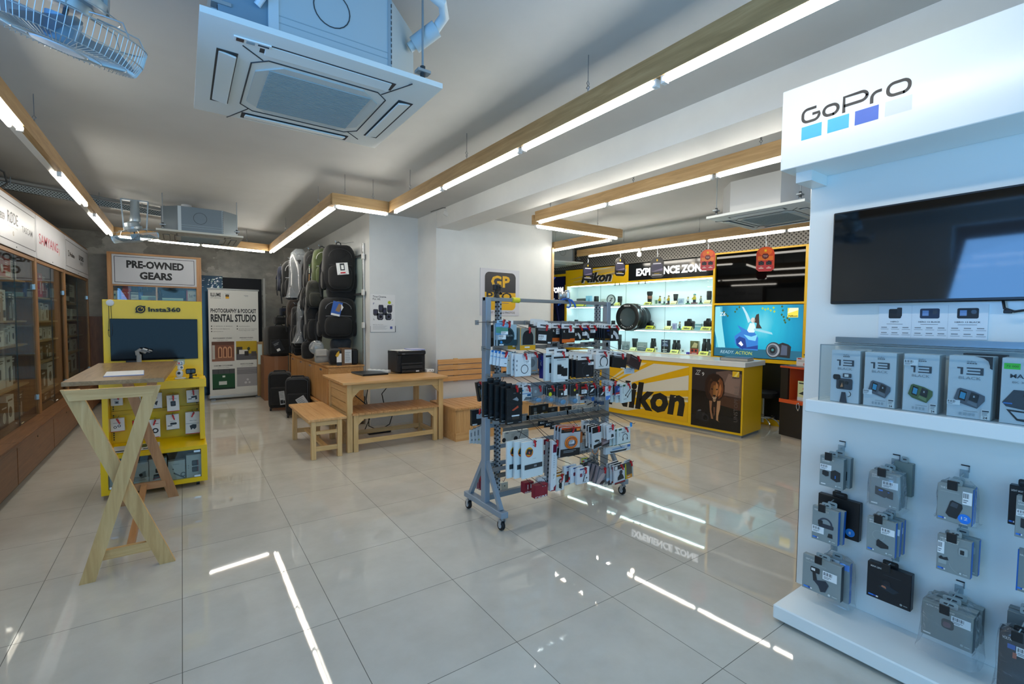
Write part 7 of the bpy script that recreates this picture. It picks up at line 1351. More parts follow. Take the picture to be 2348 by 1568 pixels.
m = MB(); m.lathe([(w * .5, -.012), (w * .5, .012), (w * .44, .012), (w * .44, -.012), (w * .5, -.012)], mat('3d5558', .3), (0, 0, w * .6), (0, 1, 0), 26, caps=False); m.done('rim', t); m = MB(); m.lathe([(w * .45, 0), (w * .45, .006)], mat('eef6f6', .4), (0, 0, w * .6), (0, 1, 0), 26); m.text('Z', 0, w * .44, w * .34, -.008, mat('2b3a3c', .5), None, 'C', 0., .25); m.text('Z', w * .06, w * .44, w * .34, -.0085, mat('2b3a3c', .5), None, 'C', -.0, .25); m.done('face', t); MB().box(-w * .3, -.03, 0, w * .3, .03, w * .12, mat('2c3436', .4)).done('foot', t)
lens('short black lens right of the round Z sign', (1417, 679, 1426, 691), 'A')
lens('black lens with a copper band on the top lit shelf', (1484, 668, 1496, 690), 'A', kind=1)
card('small green boxed kit beside the copper banded lens', (1499, 687, 1508, 695), 'A', [('r', .4, .2, .9, .9, mat('4a7a62', .5))], 'c9d8d2', .12, .03, 'product_box', cat='box')
figurine('toy figure with black hair holding a yellow camera, top lit shelf', (1508, 678, 1518, 697), 'A', 'c9b02a', '1a1c1e', 'cfd8d8')
figurine('small toy figure on a green base beside the yellow shirted one', (1520, 681, 1527, 697), 'A', 'd8e0dc', '2a2c2e', GRN)
figurine('brown toy figure raising a yellow arm, top lit shelf', (1528, 677, 1538, 697), 'A', 'c9a82a', '3a3230', '6a4a3c', 1)
lens('black lens standing over a cream plate on the top lit shelf', (1544, 674, 1555, 690), 'A', kind=2)
card('pale blue picture card in the middle of the top lit shelf', (1553, 684, 1568, 696), 'A', [('p', [(.05, .1), (.9, .3), (.7, .8), (.3, .6)], mat('8fa9c9', .4))], 'b9cfe2', .10)
figurine('toy figure on a green base left of the teal hatted one', (1573, 680, 1582, 695), 'A', 'd0d8d8', '3a4a44', GRN)
figurine('larger toy figure with a teal hat and yellow shirt, top lit shelf', (1585, 673, 1600, 694), 'A', 'd6c23a', '1f9aa6', '6a4a52')
figurine('toy figure on a green base right of the teal hatted one', (1603, 678, 1611, 693), 'A', '9aa8a4', '2e3a38', GRN)
lens('tall black lens at the right end of the top lit shelf', (1620.5, 667, 1632, 688), 'A')
for lab, bx, sh, cl, tx in [('yellow plate at the far left of the top lit shelf', (1311, 697, 1340, 703), 'A', 'd9e01e', ''), ('cream plate left of the giant lens on the top lit shelf', (1407, 693, 1418, 700), 'A', 'dfe06a', ''), ('yellow plate before the copper banded lens', (1475, 692, 1492, 698), 'A', 'e2e26a', 'Nikon'), ('cream plate before the middle lens of the top lit shelf', (1535, 689, 1551, 696), 'A', 'e9e4c0', ''), ('cream plate before the end lens of the top lit shelf', (1612, 686, 1629, 693), 'A', 'ece6bc', ''),
    ('yellow plate under the giant lens on the middle lit shelf', (1479, 746, 1498, 753), 'B', 'd9d42a', 'Nikon'), ('pale yellow plate before the small lens, middle lit shelf', (1520, 745, 1538, 753), 'B', 'ece8a0', ''), ('yellow plate before the left camera, middle lit shelf', (1562, 747, 1586, 754), 'B', 'e2da50', 'Nikon'), ('yellow plate before the right camera, middle lit shelf', (1605, 747, 1631, 754), 'B', 'e2da50', 'Nikon'),
    ('pale plate between the left lenses, bottom lit shelf', (1442.6, 796, 1457, 803), 'C', 'e6e8a0', ''), ('yellow plate before the slim binoculars, bottom lit shelf', (1479, 798, 1499.6, 805), 'C', 'e0d43a', 'Nikon'), ('pale yellow plate before the middle binoculars', (1535, 801, 1556, 809), 'C', 'e6e070', 'Nikon'), ('yellow plate before the largest binoculars', (1600.7, 806, 1624.7, 814), 'C', 'e6dc50', 'Nikon')]: plate(lab, bx, sh, .045, cl, tx)
camera_body('black camera in the shadow of the giant lens', (1485, 735, 1499, 750), 'B', .2); camera_body('left black camera on the middle lit shelf', (1570, 731, 1593, 750), 'B'); camera_body('right black camera on the middle lit shelf', (1614, 730, 1636, 750), 'B')
lens('stubby black lens on the middle lit shelf', (1529.5, 735, 1538, 749), 'B')
card('white leaflet beside the plate under the giant lens', (1499, 742, 1505, 752), 'B', [('r', .2, .2, .8, .6, mat('8fa0b0', .5))], 'd5e2e6'); card('lilac box on the middle lit shelf', (1541, 741, 1550, 752), 'B', [('r', .15, .1, .85, .8, mat('8f92c0', .5))], 'b9bcd8', .1, .04, 'product_box', cat='box')
figurine('toy figure on a green base on the middle lit shelf', (1554, 737, 1563, 753), 'B', '8fa09a', '2b3432', GRN); card('teal and white box between the two cameras', (1593, 742, 1608, 753), 'B', [('r', 0, .7, 1, .9, mat('5f9aa6', .5)), ('r', 0, 0, 1, .5, mat('7fb4c0', .5))], 'c4dce0', .1, .05, 'product_box', cat='box')
lens('small dark eyepiece left of the giant lens, middle lit shelf', (1402, 735, 1410, 748), 'B'); lens('tiny dark lens at the far left of the middle lit shelf', (1318, 733, 1325, 742), 'B')
lens('long black lens at the left of the bottom lit shelf', (1417, 767, 1425, 795), 'C'); lens('black lens tapering downwards on the bottom lit shelf', (1449.5, 776, 1462, 799), 'C', kind=2)
PH = [('p', [(.05, .1), (.5, .3), (.95, .15), (.9, .6), (.4, .75), (.1, .6)], mat('7f8d92', .5)), ('p', [(.1, .5), (.4, .9), (.9, .8), (.6, .5)], mat('a9b6b8', .5)), ('r', .1, .05, .9, .14, DKG)]
card('grey picture card at the left of the bottom lit shelf', (1425, 783, 1444, 801), 'C', PH, 'b9c2c6'); card('picture card of four landscape photos, bottom lit shelf', (1460, 785, 1484, 804), 'C', PH + [('r', .1, .45, .9, .5, INKW)], '9fb0b0'); card('tall dark poster card on the bottom lit shelf', (1515.5, 779, 1534, 807), 'C', [('r', .1, .45, .9, .95, mat('34405c', .4)), ('r', .2, .82, .8, .88, mat('c9ced6', .4)), ('p', [(.1, .5), (.5, .75), (.9, .6), (.9, .5)], mat('7a86a8', .4)), ('r', .2, .2, .8, .25, INKW), ('r', .25, .07, .75, .12, INKW)], '1b1f28', dep=.05)
card('red and green poster card on the bottom lit shelf', (1582, 782, 1602, 811), 'C', [('r', 0, .42, 1, 1, mat('5a5a36', .4)), ('p', [(.15, .5), (.5, .9), (.9, .8), (.8, .5)], mat('c9b98a', .4)), ('r', 0, 0, 1, .42, mat('b8402c', .4)), ('d', .28, .28, .14, INK), ('d', .7, .28, .14, INK), ('r', .2, .06, .8, .10, INKW)], 'c9c0b0', dep=.05)
for k, bx in enumerate([(1500.6, 795, 1509, 805), (1559, 800, 1570, 810), (1625, 804, 1634, 815)]): card('small white spec card %s on the bottom lit shelf' % ('beside the slim binoculars', 'beside the middle binoculars', 'beside the largest binoculars')[k], bx, 'C', [('r', .4, .4, .8, .75, mat('6a7a7c', .5))], 'e4ecec')
binoc('slim upright binoculars on the bottom lit shelf', (1490.5, 776, 1506, 801), 'C'); binoc('middle binoculars on the bottom lit shelf', (1540.5, 780, 1562, 804), 'C'); binoc('largest binoculars at the right end of the bottom lit shelf', (1608, 777, 1632, 809), 'C')
x, w, h, z = shelf_px(1573.5, 804, 1581, 812, 'C', .06); m = MB(); m.lathe([(w * .5, 0), (w * .5, h * .5), (w * .42, h * .6)], mat('4a3fa0', .4), n=14); m.done('round_lens_cover', None, tuple(NF.w(x, .06, z)), NF.rz, label='round purple cap before the red and green poster card', cat='cap')

# ------------------------------------------------------------------ the yellow counter
CF = Frame((5.885, 3.226, 0), -1.4584); t = thing('counter', 'long yellow shop counter with a white top and a lion poster', 'counter', tuple(CF.o), CF.rz); CL = -2.95
MB().box(CL + .02, .03, 0, -.02, .57, .04, mat('8f9190', .4)).done('plinth', t)
m = MB(); m.box(CL, 0, .035, 0, .60, .92, NY, .003); m.done('body', t); MB().box(CL - .02, -.02, .92, .022, .63, .985, mat('e4e5e2', .2), .004).done('worktop', t)
m = MB(); px0, px1, pz0, pz1 = CL + .05, -.745, .085, .875; m.box(px0, -.004, pz0, px1, 0, pz1, mat('e6b005', .3))
R1 = mat('e3d6a8', .35); R2 = mat('ddd7c6', .35); R3 = mat('d8b94a', .35)
o = (-2.45, .28)
for (ra, rb, col, ln) in ((.06, .11, R1, 1), (.17, .30, R2, 1), (.37, .53, R2, 1), (.58, .63, R1, 1), (.67, .72, R1, .8)):
    def hit(a):
        dx, dz = math.cos(a), math.sin(a); k = min((px1 - o[0]) / dx, (pz1 - o[1]) / dz if dz > 1e-6 else 9); return (o[0] + dx * k, o[1] + dz * k)
    A, B = hit(ra * .9), hit(rb * .9); pts = [(o[0] + .25 * math.cos(ra), o[1] + .25 * math.sin(ra)), A]
    if A[0] > px1 - .001 and B[1] > pz1 - .001: pts.append((px1, pz1))
    pts += [B, (o[0] + .25 * math.cos(rb), o[1] + .25 * math.sin(rb))]; m.poly(pts, -.0046, col)
m.poly([(px0, pz0 + .02), (-1.75, pz0 + .02), (-1.45, pz0 + .10), (-2.1, pz0 + .22), (px0, pz0 + .2)], -.0046, R2); m.poly([(-2.3, .33), (-.745, .40), (-.745, .43), (-2.3, .36)], -.0046, R3)
m.done('graphic_panel', t)
a0, zb = CF.at(1565, 957, 0); a1, zt = CF.at(1477, 884, 0); aL, _ = CF.at(1402, 925, 0)
m = MB(); m.text('Nikon', CF.at(1393, 925)[0], CF.at(1500, 940)[1], CF.at(1477, 884)[1] - CF.at(1470, 940)[1], -.0062, mat('15130f', .5), CF.at(1571, 920)[0] - CF.at(1393, 925)[0], 'L', .042, .14); m.done('lettering', t)
# framed photo poster of a lion walking out of the dark
m = MB(); X0, X1, Z0, Z1 = -.695, -.022, .068, .875; U = lambda u: X0 + u * (X1 - X0); V = lambda v: Z0 + v * (Z1 - Z0); y = -.006
m.box(X0, -.006, Z0, X1, 0, Z1, mat('17100d', .18))
def pg(pts, c, k, r=.3): m.poly([(U(u), V(v)) for u, v in pts], y - .0006 - .0004 * k, mat(c, r))
pg([(0, .62), (.4, .60), (1, .45), (1, 1), (0, 1)], '2a2426', 0); pg([(.55, .58), (1, .52), (1, .94), (.75, .99), (.5, .95)], '6a5248', 1); pg([(.62, .64), (.95, .60), (.98, .88), (.75, .94)], '8a6f62', 2); pg([(.5, .42), (1, .36), (1, .56), (.6, .58)], '4a2c1c', 1); pg([(0, .0), (1, .0), (1, .22), (.5, .26), (0, .2)], '120d0a', 1)
MAN = [(.33, .50), (.28, .64), (.29, .80), (.35, .89), (.44, .92), (.55, .91), (.64, .85), (.68, .74), (.68, .61), (.62, .51), (.52, .45), (.42, .45)]
pg(MAN, '2a150d', 3); pg([(.56, .50), (.63, .55), (.66, .66), (.64, .80), (.58, .86), (.56, .76), (.58, .64)], '7a4322', 4); pg([(.36, .56), (.33, .70), (.37, .82), (.40, .74), (.39, .62)], '3a1f12', 4); pg([(.55, .54), (.60, .58), (.62, .68), (.60, .76), (.57, .70)], 'b9733e', 5)
pg([(.38, .60), (.41, .74), (.45, .79), (.52, .79), (.56, .73), (.57, .62), (.53, .52), (.48, .485), (.43, .52)], '6b3f22', 6); pg([(.49, .52), (.53, .55), (.56, .64), (.55, .74), (.51, .78), (.50, .66)], 'b07444', 7); pg([(.455, .56), (.46, .72), (.50, .73), (.51, .57)], '96622f', 8)
pg([(.38, .78), (.40, .84), (.44, .80)], '4a2a18', 8); pg([(.54, .80), (.58, .84), (.59, .77)], '8a5430', 8)
pg([(.41, .655), (.445, .645), (.45, .665), (.42, .675)], '0d0806', 9); pg([(.515, .645), (.55, .655), (.545, .675), (.515, .667)], '0d0806', 9)
pg([(.45, .565), (.515, .565), (.50, .535), (.465, .535)], '160c08', 9); pg([(.44, .53), (.53, .53), (.51, .495), (.46, .495)], 'c9a988', 9); pg([(.45, .52), (.52, .52), (.50, .512), (.47, .512)], '20110b', 10); pg([(.45, .49), (.52, .49), (.50, .45), (.47, .45)], 'a8835f', 9)
pg([(.38, .46), (.44, .46), (.43, .32), (.46, .20), (.47, .16), (.43, .16), (.40, .28)], '9a6a48', 5); pg([(.54, .47), (.61, .48), (.60, .34), (.57, .22), (.57, .14), (.61, .12), (.53, .15), (.53, .28)], 'b98a62', 5); pg([(.44, .46), (.54, .46), (.53, .30), (.49, .24), (.45, .32)], '24130c', 4); pg([(.47, .36), (.50, .36), (.50, .24), (.48, .20)], '7c5038', 5)
pg([(.10, .12), (.30, .10), (.33, .20), (.29, .26), (.22, .25), (.18, .29), (.12, .26)], '1c1c1f', 5); m.disc(U(.31), V(.16), .05, y - .0032, mat('2a2a2e', .2)); m.disc(U(.31), V(.16), .034, y - .0036, mat('0c0c0e', .15)); pg([(.14, .25), (.22, .27), (.21, .29), (.16, .28)], '6a6a6e', 7)
m.text('Z', U(.07), V(.875), .068, y - .004, INKW, .052, 'L', -.012, .35); m.text('Z', U(.11), V(.875), .068, y - .004, INKW, .052, 'L', -.012, .35); m.text('9', U(.215), V(.865), .05, y - .004, INKW, None, 'L', .0)
m.rect(U(.825), V(.895), U(.955), V(.985), y - .004, mat('e8b81c', .3)); m.poly([(U(.85), V(.895)), (U(.93), V(.985)), (U(.955), V(.985)), (U(.90), V(.895))], y - .0044, mat('f6dd70', .3)); m.text('Nikon', U(.825), V(.87), .018, y - .004, mat('0b0a09', .4), .09, 'L', .02, .2)
m.text('UNSTOPPABLE', U(.945), V(.17), .050, y - .004, mat('6d625c', .4), .47, 'L', -.014, rot=PI / 2); m.done('poster', t)
a, _ = CF.at(1655, 828, .25)
p = onZ(1690, 826, .985); t = thing('book', 'thick grey covered book lying on the white counter top', 'book', (p.x, p.y, .9855), CF.rz + .12); MB().box(-.17, -.14, .004, .17, .14, .036, mat('b9b4aa', .7)).done('pages', t); m = MB(); m.box(-.175, -.145, .036, .175, .145, .041, mat('5d6a76', .35)); m.box(-.175, -.145, 0, .175, .145, .004, mat('5d6a76', .35)); m.box(-.176, -.145, 0, -.172, .145, .041, mat('5d6a76', .35)); m.done('cover', t)
# bar stool behind the counter
p = onZ(1757, 981, 0) ; t = thing('bar_stool', 'black bar stool with a chrome base behind the counter end', 'stool', (p.x + .12, p.y + .12, 0), 0)
m = MB(); m.lathe([(.0, .42), (.16, .42), (.185, .45), (.185, .49), (.16, .51), (.0, .515)], BLK, n=24); m.done('seat', t); m = MB(); m.cyl((0, 0, .05), (0, 0, .42), .025, CHROME); m.done('column', t)
for k in range(5): a = 2 * PI * k / 5 + .3; MB().tube([(.02 * math.cos(a), .02 * math.sin(a), .13), (.12 * math.cos(a), .12 * math.sin(a), .12), (.20 * math.cos(a), .20 * math.sin(a), .07), (.225 * math.cos(a), .225 * math.sin(a), .012)], .012, CHROME, 8).done('leg', t)
m = MB(); m.tube([(.15 * math.cos(k * PI / 10), .15 * math.sin(k * PI / 10), .14) for k in range(20)], .009, CHROME, 6, True); m.done('foot_ring', t)
# orange and black glass cabinet
p0 = onZ(1785, 1012, 0); OF = Frame((p0.x, p0.y, 0), -1.80); t = thing('display_cabinet', 'low black cabinet with an orange glass top half, half hidden by the white stand', 'cabinet', tuple(OF.o), OF.rz, 'glass fronted display cabinets')
zs = lambda y, x=1790: OF.at(x, y)[1]; zt, zm0, zm1, zk = zs(838), zs(921), zs(913), zs(996); Wd = .62; BK = mat('15120f', .35); OR = mat('d4521c', .4)
MB().box(0, .04, 0, Wd, .40, zk, mat('b7a894', .4)).done('kick_plate', t)
m = MB(); m.box(0, 0, zk, Wd, .42, zm0, BK); m.done('lower_body', t); MB().box(-.005, -.012, zm0, Wd, .42, zm1, OR).done('orange_shelf', t)
m = MB(); m.box(0, 0, zm1, .10, .42, zt - .02, BK); m.box(.10, .39, zm1, Wd, .42, zt - .02, OR); m.box(Wd - .03, 0, zm1, Wd, .39, zt - .02, OR); m.box(.10, .03, zm1, .104, .39, zt - .02, OR); m.done('upper_body', t); MB().box(-.005, -.01, zt - .02, Wd, .42, zt, OR).done('top', t); MB().box(-.006, -.012, zt, Wd, .42, zt + .008, clear('top_glass', 'e8eef2', .12, .03, .1, 'b9c4d0')).done('top_glass', t)
MB().box(.105, .005, zm1, Wd - .03, .009, zt - .02, clear('case_glass')).done('glass_door', t)
a, z = OF.at(1831, 932, -.01); m = MB(); m.tube([(a + .018 * math.cos(k * PI / 8), -.02 - .004 * math.sin(k), z + .045 * math.sin(k * PI / 8)) for k in range(16)], .004, CHROME, 6, True); m.cyl((a, 0, z - .045), (a, -.02, z - .045), .010, CHROME); m.done('handle', t)
def opx(bx, d): a = OF.at(bx[0], bx[3], d); e = OF.at(bx[2], bx[1], d); return (a[0] + e[0]) / 2, e[0] - a[0], e[1] - a[1], a[1]
x, w, h, z = opx((1828, 873, 1858, 914), .06); pack('display_card', 'yellow price card inside the orange cabinet', 'card', tuple(OF.w(x, .06, zm1 + .001)), OF.rz, w, h, .01, 'e6dfa8', [('d', .55, .62, .12, mat('d9604a', .4)), ('p', [(.1, .35), (.9, .25), (.9, .42), (.5, .5)], DKG), ('r', .1, .86, .8, .92, INK), ('r', 0, 0, 1, .18, INKW)])
x, w, h, z = opx((1823, 826, 1853, 842), .06); pack('display_card', 'white and red price wedge on top of the orange cabinet', 'card', tuple(OF.w(x, .08, zt + .009)), OF.rz, w, h, .08, 'dcd9d6', [('r', .1, .84, .4, .98, RED), ('l', .1, .5, .9, .75, 2, GRY), ('r', .55, .1, .9, .4, mat('d98a7a', .4))])
x, w, h, z = opx((1832, 810, 1846, 826), .2); m = MB(); m.lathe([(.026, 0), (.03, .01), (.018, .05), (.02, .11), (.034, .13), (.034, .14)], BLK, n=16); m.done('lens_hood', None, tuple(OF.w(x + .02, .26, zt + .009)), 0, label='black flared lens hood standing on the orange cabinet', cat='lens hood')
# ------------------------------------------------------------------ the white action camera stand at the right
GF = Frame((2.41, 1.135, 0), -PI / 2); SW = mat('e3e9e8', .16, spec=.6); SW2 = mat('eaefee', .25); PD = .304; GL = 1.80
st = thing('display_stand', 'tall white display stand with a header sign and pegged packs', 'display', tuple(GF.o), GF.rz)
MB().box(0, 0, .016, GL, .74, .087, SW2, .006).done('base', st)
for x, yv in ((.04, .05), (GL - .04, .05), (.04, .68), (GL - .04, .68)): MB().cyl((x, yv, 0), (x, yv, .017), .016, BLK, n=12).done('foot', st)
MB().box(-.026, PD, .087, GL, PD + .09, 2.66, SW, .003).done('back_panel', st)
MB().box(-.030, PD + .006, .087, -.026, PD + .09, 1.06, mat('4a3a36', .5)).done('edge_band', st)
hx = GF.at(1792, 300, .03)[0]; hz0, hz1 = GF.at(1793, 391, .03)[1], GF.at(1792, 213, .03)[1]
MB().box(hx, .03, hz0, GL, PD - .001, hz1, SW2, .003).done('header', st)
MB().box(-.022, .13, hz0 - .05, .05, PD - .001, hz0, SW2).done('header_bracket', st)
m = MB(); y = .0292; P = lambda px, py: GF.at(px, py, .03)
xs = [(1838, 1885, 281, 320, '08b4ec'), (1897, 1947, 262, 304, '08b4ec'), (1959, 2014, 242, 286, '0a5cc4'), (2027, 2090, 217, 266, 'd3dadc')]
zt_ = P(1862, 286)[1]; zb_ = P(1862, 316)[1]
for a, e, _, _, c in xs: m.rect(P(a, 300)[0], zb_, P(e, 270)[0], zt_, y, mat(c, .35))
gx0, gx1 = P(1838, 265)[0], P(2090, 210)[0]; gb = zt_ + (zt_ - zb_) * .22; gh = P(1862, 249)[1] - P(1862, 283)[1]; gh = max(gh, .07)
def stroke(pts, wd):
    n = len(pts); v = []
    for i in range(n):
        a = Vector(pts[max(i - 1, 0)]); e = Vector(pts[min(i + 1, n - 1)]); d = (e - a).normalized(); nn = Vector((-d.y, d.x)) * wd / 2; p = Vector(pts[i]); v += [(p.x + nn.x, y - .0002, p.y + nn.y), (p.x - nn.x, y - .0002, p.y - nn.y)]
    m.add(v, [(2 * i, 2 * i + 1, 2 * i + 3, 2 * i + 2) for i in range(n - 1)], mat('1d2126', .4))
Lw = gx1 - gx0; sw = .0125; rad = .022
def rloop(a, e, zl, zh): p = rr(a, zl, e, zh, rad, 5); stroke(p + [p[0], p[1]], sw)
XX = lambda u: gx0 + u * Lw; lo = gb; xh = gb + gh * .62; cap = gb + gh
# G o P r o drawn as rounded strokes
def arcpts(cx, cz, a0, a1, r=rad, n=5): return [(cx + r * math.cos(a0 + (a1 - a0) * i / n), cz + r * math.sin(a0 + (a1 - a0) * i / n)) for i in range(n + 1)]
g0, g1 = XX(.0) + sw / 2, XX(.185)
stroke([(XX(.155), cap - sw * .5)] + arcpts(g0 + rad, cap - sw * .5 - rad, PI / 2, PI) + arcpts(g0 + rad, lo + sw * .5 + rad, PI, 1.5 * PI) + arcpts(g1 - rad, lo + sw * .5 + rad, 1.5 * PI, 2 * PI) + [(g1, lo + gh * .52), (XX(.115), lo + gh * .52)], sw)
rloop(XX(.215) + sw / 2, XX(.385) - sw / 2, lo + sw / 2, xh + .006)
stroke([(XX(.425), lo - gh * .06), (XX(.425), cap - sw / 2)] + arcpts(XX(.635) - rad, cap - sw / 2 - rad, PI / 2, 0) + arcpts(XX(.635) - rad, lo + gh * .36 + rad, 0, -PI / 2) + [(XX(.425), lo + gh * .36)], sw)
stroke([(XX(.675), lo - gh * .02)] + arcpts(XX(.675) + rad, xh - rad, PI, PI / 2) + [(XX(.76), xh)], sw)
rloop(XX(.795) + sw / 2, XX(1.) - sw / 2, lo + sw / 2, xh + .012)
m.done('header_logo', st)
# television
tvx0 = GF.at(1907, 600, PD - .045)[0]; tz0, tz1 = 1.595, 2.045
t = thing('television', 'large dark television hung on the white stand', 'television', tuple(GF.o), GF.rz, 'screens'); tv1 = tvx0 + .82
MB().box(tvx0, PD - .045, tz0, tv1, PD - .001, tz1, mat('0b0d10', .35), .004).done('bezel', t); MB().box(tvx0 + .008, PD - .047, tz0 + .014, tv1 - .008, PD - .0452, tz1 - .008, mat('04070c', .045, spec=.75)).done('screen', t)
# info strip
ix0, ix1 = GF.at(2015, 740, PD)[0], GF.at(2266, 740, PD)[0]; iz0, iz1 = 1.437, 1.583
m = MB(); m.box(ix0, PD - .004, iz0, ix1, PD - .001, iz1, mat('dde5ea', .3)); y = PD - .0046; iw = (ix1 - ix0) / 3; ih = iz1 - iz0
t = thing('info_strip', 'three panel printed strip comparing action cameras under the television', 'sign', tuple(GF.o), GF.rz)
for k in range(3):
    a = ix0 + iw * k; c0 = a + iw / 2
    if k: m.rect(a - .0004, iz0, a + .0004, iz1, y, mat('b4c0c8', .5))
    bw = iw * (.19 if k == 0 else .27); m.rrect(c0 - bw, iz0 + ih * .60, c0 + bw, iz0 + ih * .90, .006, y, BLK if k != 1 else mat('1c2a44', .4))
    if k == 0: m.rrect(c0 + bw * .3, iz0 + ih * .66, c0 + bw * 1.1, iz0 + ih * .94, .004, y - .0003, mat('1d2023', .3))
    else: m.rect(c0 - bw * .75, iz0 + ih * .68, c0 - bw * .1, iz0 + ih * .84, y - .0003, mat('6f8fc0', .3)); m.disc(c0 + bw * .55, iz0 + ih * .79, .009, y - .0003, mat('2b3038', .2))
    m.text(('HERO', 'HERO 12 BLACK', 'HERO 13 BLACK')[k], c0, iz0 + ih * .475, .006, y, INK, (.03, .075, .08)[k], 'C', .01); m.rect(c0 - .03, iz0 + ih * .415, c0 + .03, iz0 + ih * .425, y, DKG)
    for i in range(3):
        for j in range(2): m.rect(c0 - .05 + i * .04, iz0 + ih * (.30 - j * .17), c0 - .028 + i * .04, iz0 + ih * (.33 - j * .17), y, GRY); m.rect(c0 - .052 + i * .04, iz0 + ih * (.25 - j * .17), c0 - .022 + i * .04, iz0 + ih * (.262 - j * .17), y, GRY)
m.done('strip', t)
m = MB(); a, z = GF.at(2320, 690, PD - .02); m.tube([(a - .025, PD - .02, 1.60), (a - .018, PD - .03, 1.565), (a + .01, PD - .03, 1.552), (a + .05, PD - .03, 1.56), (a + .08, PD - .02, 1.60)], .005, BLK, 6); m.box(a - .02, PD - .035, 1.545, a + .005, PD - .025, 1.56, BLK, .002); m.done('cable', None, tuple(GF.o), GF.rz, label='black cable looping from under the dark television', cat='cable')
# shelf with clear case
sx0 = GF.at(1845, 930, .09)[0]
MB().box(sx0, .09, 1.066, GL, PD - .001, 1.127, SW2, .004).done('shelf', st)
MB().box(GF.at(1918, 774, PD - .02)[0], PD - .03, 1.405, GL, PD - .001, 1.432, mat('7f8f96', .3, .6)).done('ledge_rail', st)
ac = thing('acrylic_case', 'long clear acrylic case over the boxed cameras on the white shelf', 'case', tuple(GF.o), GF.rz); AC = clear('acrylic_sheet', 'f3f8fa', .05, .02); ACE = mat('7f9096', .2); ax0 = GF.at(1880, 850, .115)[0]; az = 1.398
MB().box(ax0, .112, 1.128, GL, .115, az, AC).done('front_sheet', ac); MB().box(ax0, .115, az - .003, GL, PD - .032, az, AC).done('top_sheet', ac); MB().box(ax0, .115, 1.128, ax0 + .003, PD - .032, az - .003, AC).done('end_sheet', ac)
m = MB(); m.box(ax0 - .001, .110, 1.128, ax0 + .003, .1125, az, ACE); m.box(ax0, .110, az - .003, GL, .1125, az + .001, ACE); m.box(ax0 - .001, PD - .034, az - .001, GL, PD - .031, az + .002, ACE); m.done('edge', ac)
def gbox(label, x0, x1, yb, yt, d, dep, col, dec, nm='camera_box', cat='box', z=1.1285, extra=None, rz=0., side=None):
    ym = (yb + yt) / 2; a = GF.at(x0, ym, d)[0]; e = GF.at(x1, ym, d)[0]; h = GF.at((x0 + x1) / 2, yt, d)[1] - z
    return pack(nm, label, cat, tuple(GF.w((a + e) / 2, d, z)), GF.rz + rz, e - a, h, dep, col, dec, group='boxed cameras in the acrylic case', c=.0012, extra=extra, side=side)
DC = mat('3a424b', .4); GC = mat('4f6a3c', .4); TXT = mat('3d464e', .5)
def thirteen(zt=.70, hh=.115): # 1 then a squared 3
    k = []; 
    k += [('p', [(.20, zt + hh), (.34, zt + hh), (.34, zt), (.28, zt), (.28, zt + hh * .8), (.20, zt + hh * .8)], TXT)]
    for v in (0, .42, .84): k.append(('r', .42 if v != .42 else .44, zt + hh * v, .78, zt + hh * (v + .17), TXT))
    k += [('r', .73, zt, .80, zt + hh, TXT), ('t', 'BLACK', .25, zt - .075, .045, GRY, .5, 'L', .0)]
    return k
def actioncam(col, c2): return [('p', [(.16, .30), (.28, .24), (.70, .17), (.86, .30), (.86, .38), (.62, .44), (.30, .48), (.24, .46)], col), ('p', [(.26, .30), (.42, .275), (.46, .42), (.30, .45)], mat('14181c', .2)), ('p', [(.29, .32), (.41, .30), (.44, .40), (.32, .42)], mat('3f9cc4', .2)), ('p', [(.50, .30), (.70, .26), (.74, .39), (.56, .43)], mat('20262c', .3)), ('p', [(.60, .345), (.64, .34), (.64, .37), (.61, .375)], mat('aebcc4', .3)), ('p', [(.46, .25), (.70, .19), (.70, .25), (.50, .29)], c2)]
LOGO = [('t', 'GoPro', .42, .90, .022, TXT, .20, 'L', 0), ('r', .42, .875, .47, .888, DC), ('r', .48, .875, .53, .888, DC), ('r', .54, .875, .59, .888, DC), ('r', .60, .875, .65, .888, DC)]
FEET = [('r', .40, .115, .72, .122, GRY)] + [('q', .30 + .10 * k, .045, .36 + .10 * k, .09, .01, mat('a9b4ba', .5)) for k in range(4)]
T24 = [('r', .80, .01, .99, .17, INKW), ('t', '24', .84, .025, .035, INK, .10, 'L', .02), ('r', .82, .135, .97, .155, DC), ('l', .82, .075, .97, .13, 3, GRY)]
GBX = 'd3dadd'; SIDE = mat('a9b1b4', .5)
VID = [('q', .22, .25, .78, .46, .06, DC), ('q', .30, .27, .50, .42, .02, BLK), ('p', [(.36, .29), (.46, .30), (.42, .38)], mat('c98a5a', .4)), ('d', .58, .38, .07, BLK), ('q', .10, .43, .36, .53, .07, BLK), ('q', .44, .48, .74, .56, .03, DC), ('r', .50, .495, .64, .545, INKW), ('p', [(.36, .0), (.62, .0), (.56, .20), (.42, .20)], mat('343c48', .4)), ('o', .64, .17, .09, .115, BLK, -1.6, 1.2)]
gbox('white camera box picturing a rig on a handle grip, leftmost in the acrylic case', 1905, 1971, 925, 803, .135, .075, GBX, thirteen() + LOGO + VID, side=SIDE)
gbox('white camera box with a grey camera, second along the acrylic case', 1981, 2054, 938, 808, .135, .085, GBX, thirteen(.70) + LOGO + actioncam(mat('56606a', .4), mat('6f7a84', .4)) + FEET + T24 + [('b', .01, .215, .30, .305)], side=SIDE)
gbox('white camera box with a green camera in the acrylic case', 2071, 2152, 946, 812, .135, .085, GBX, thirteen(.68) + LOGO + actioncam(GC, mat('7a9060', .4)) + FEET + T24 + [('b', .01, .80, .42, .90)], side=SIDE)
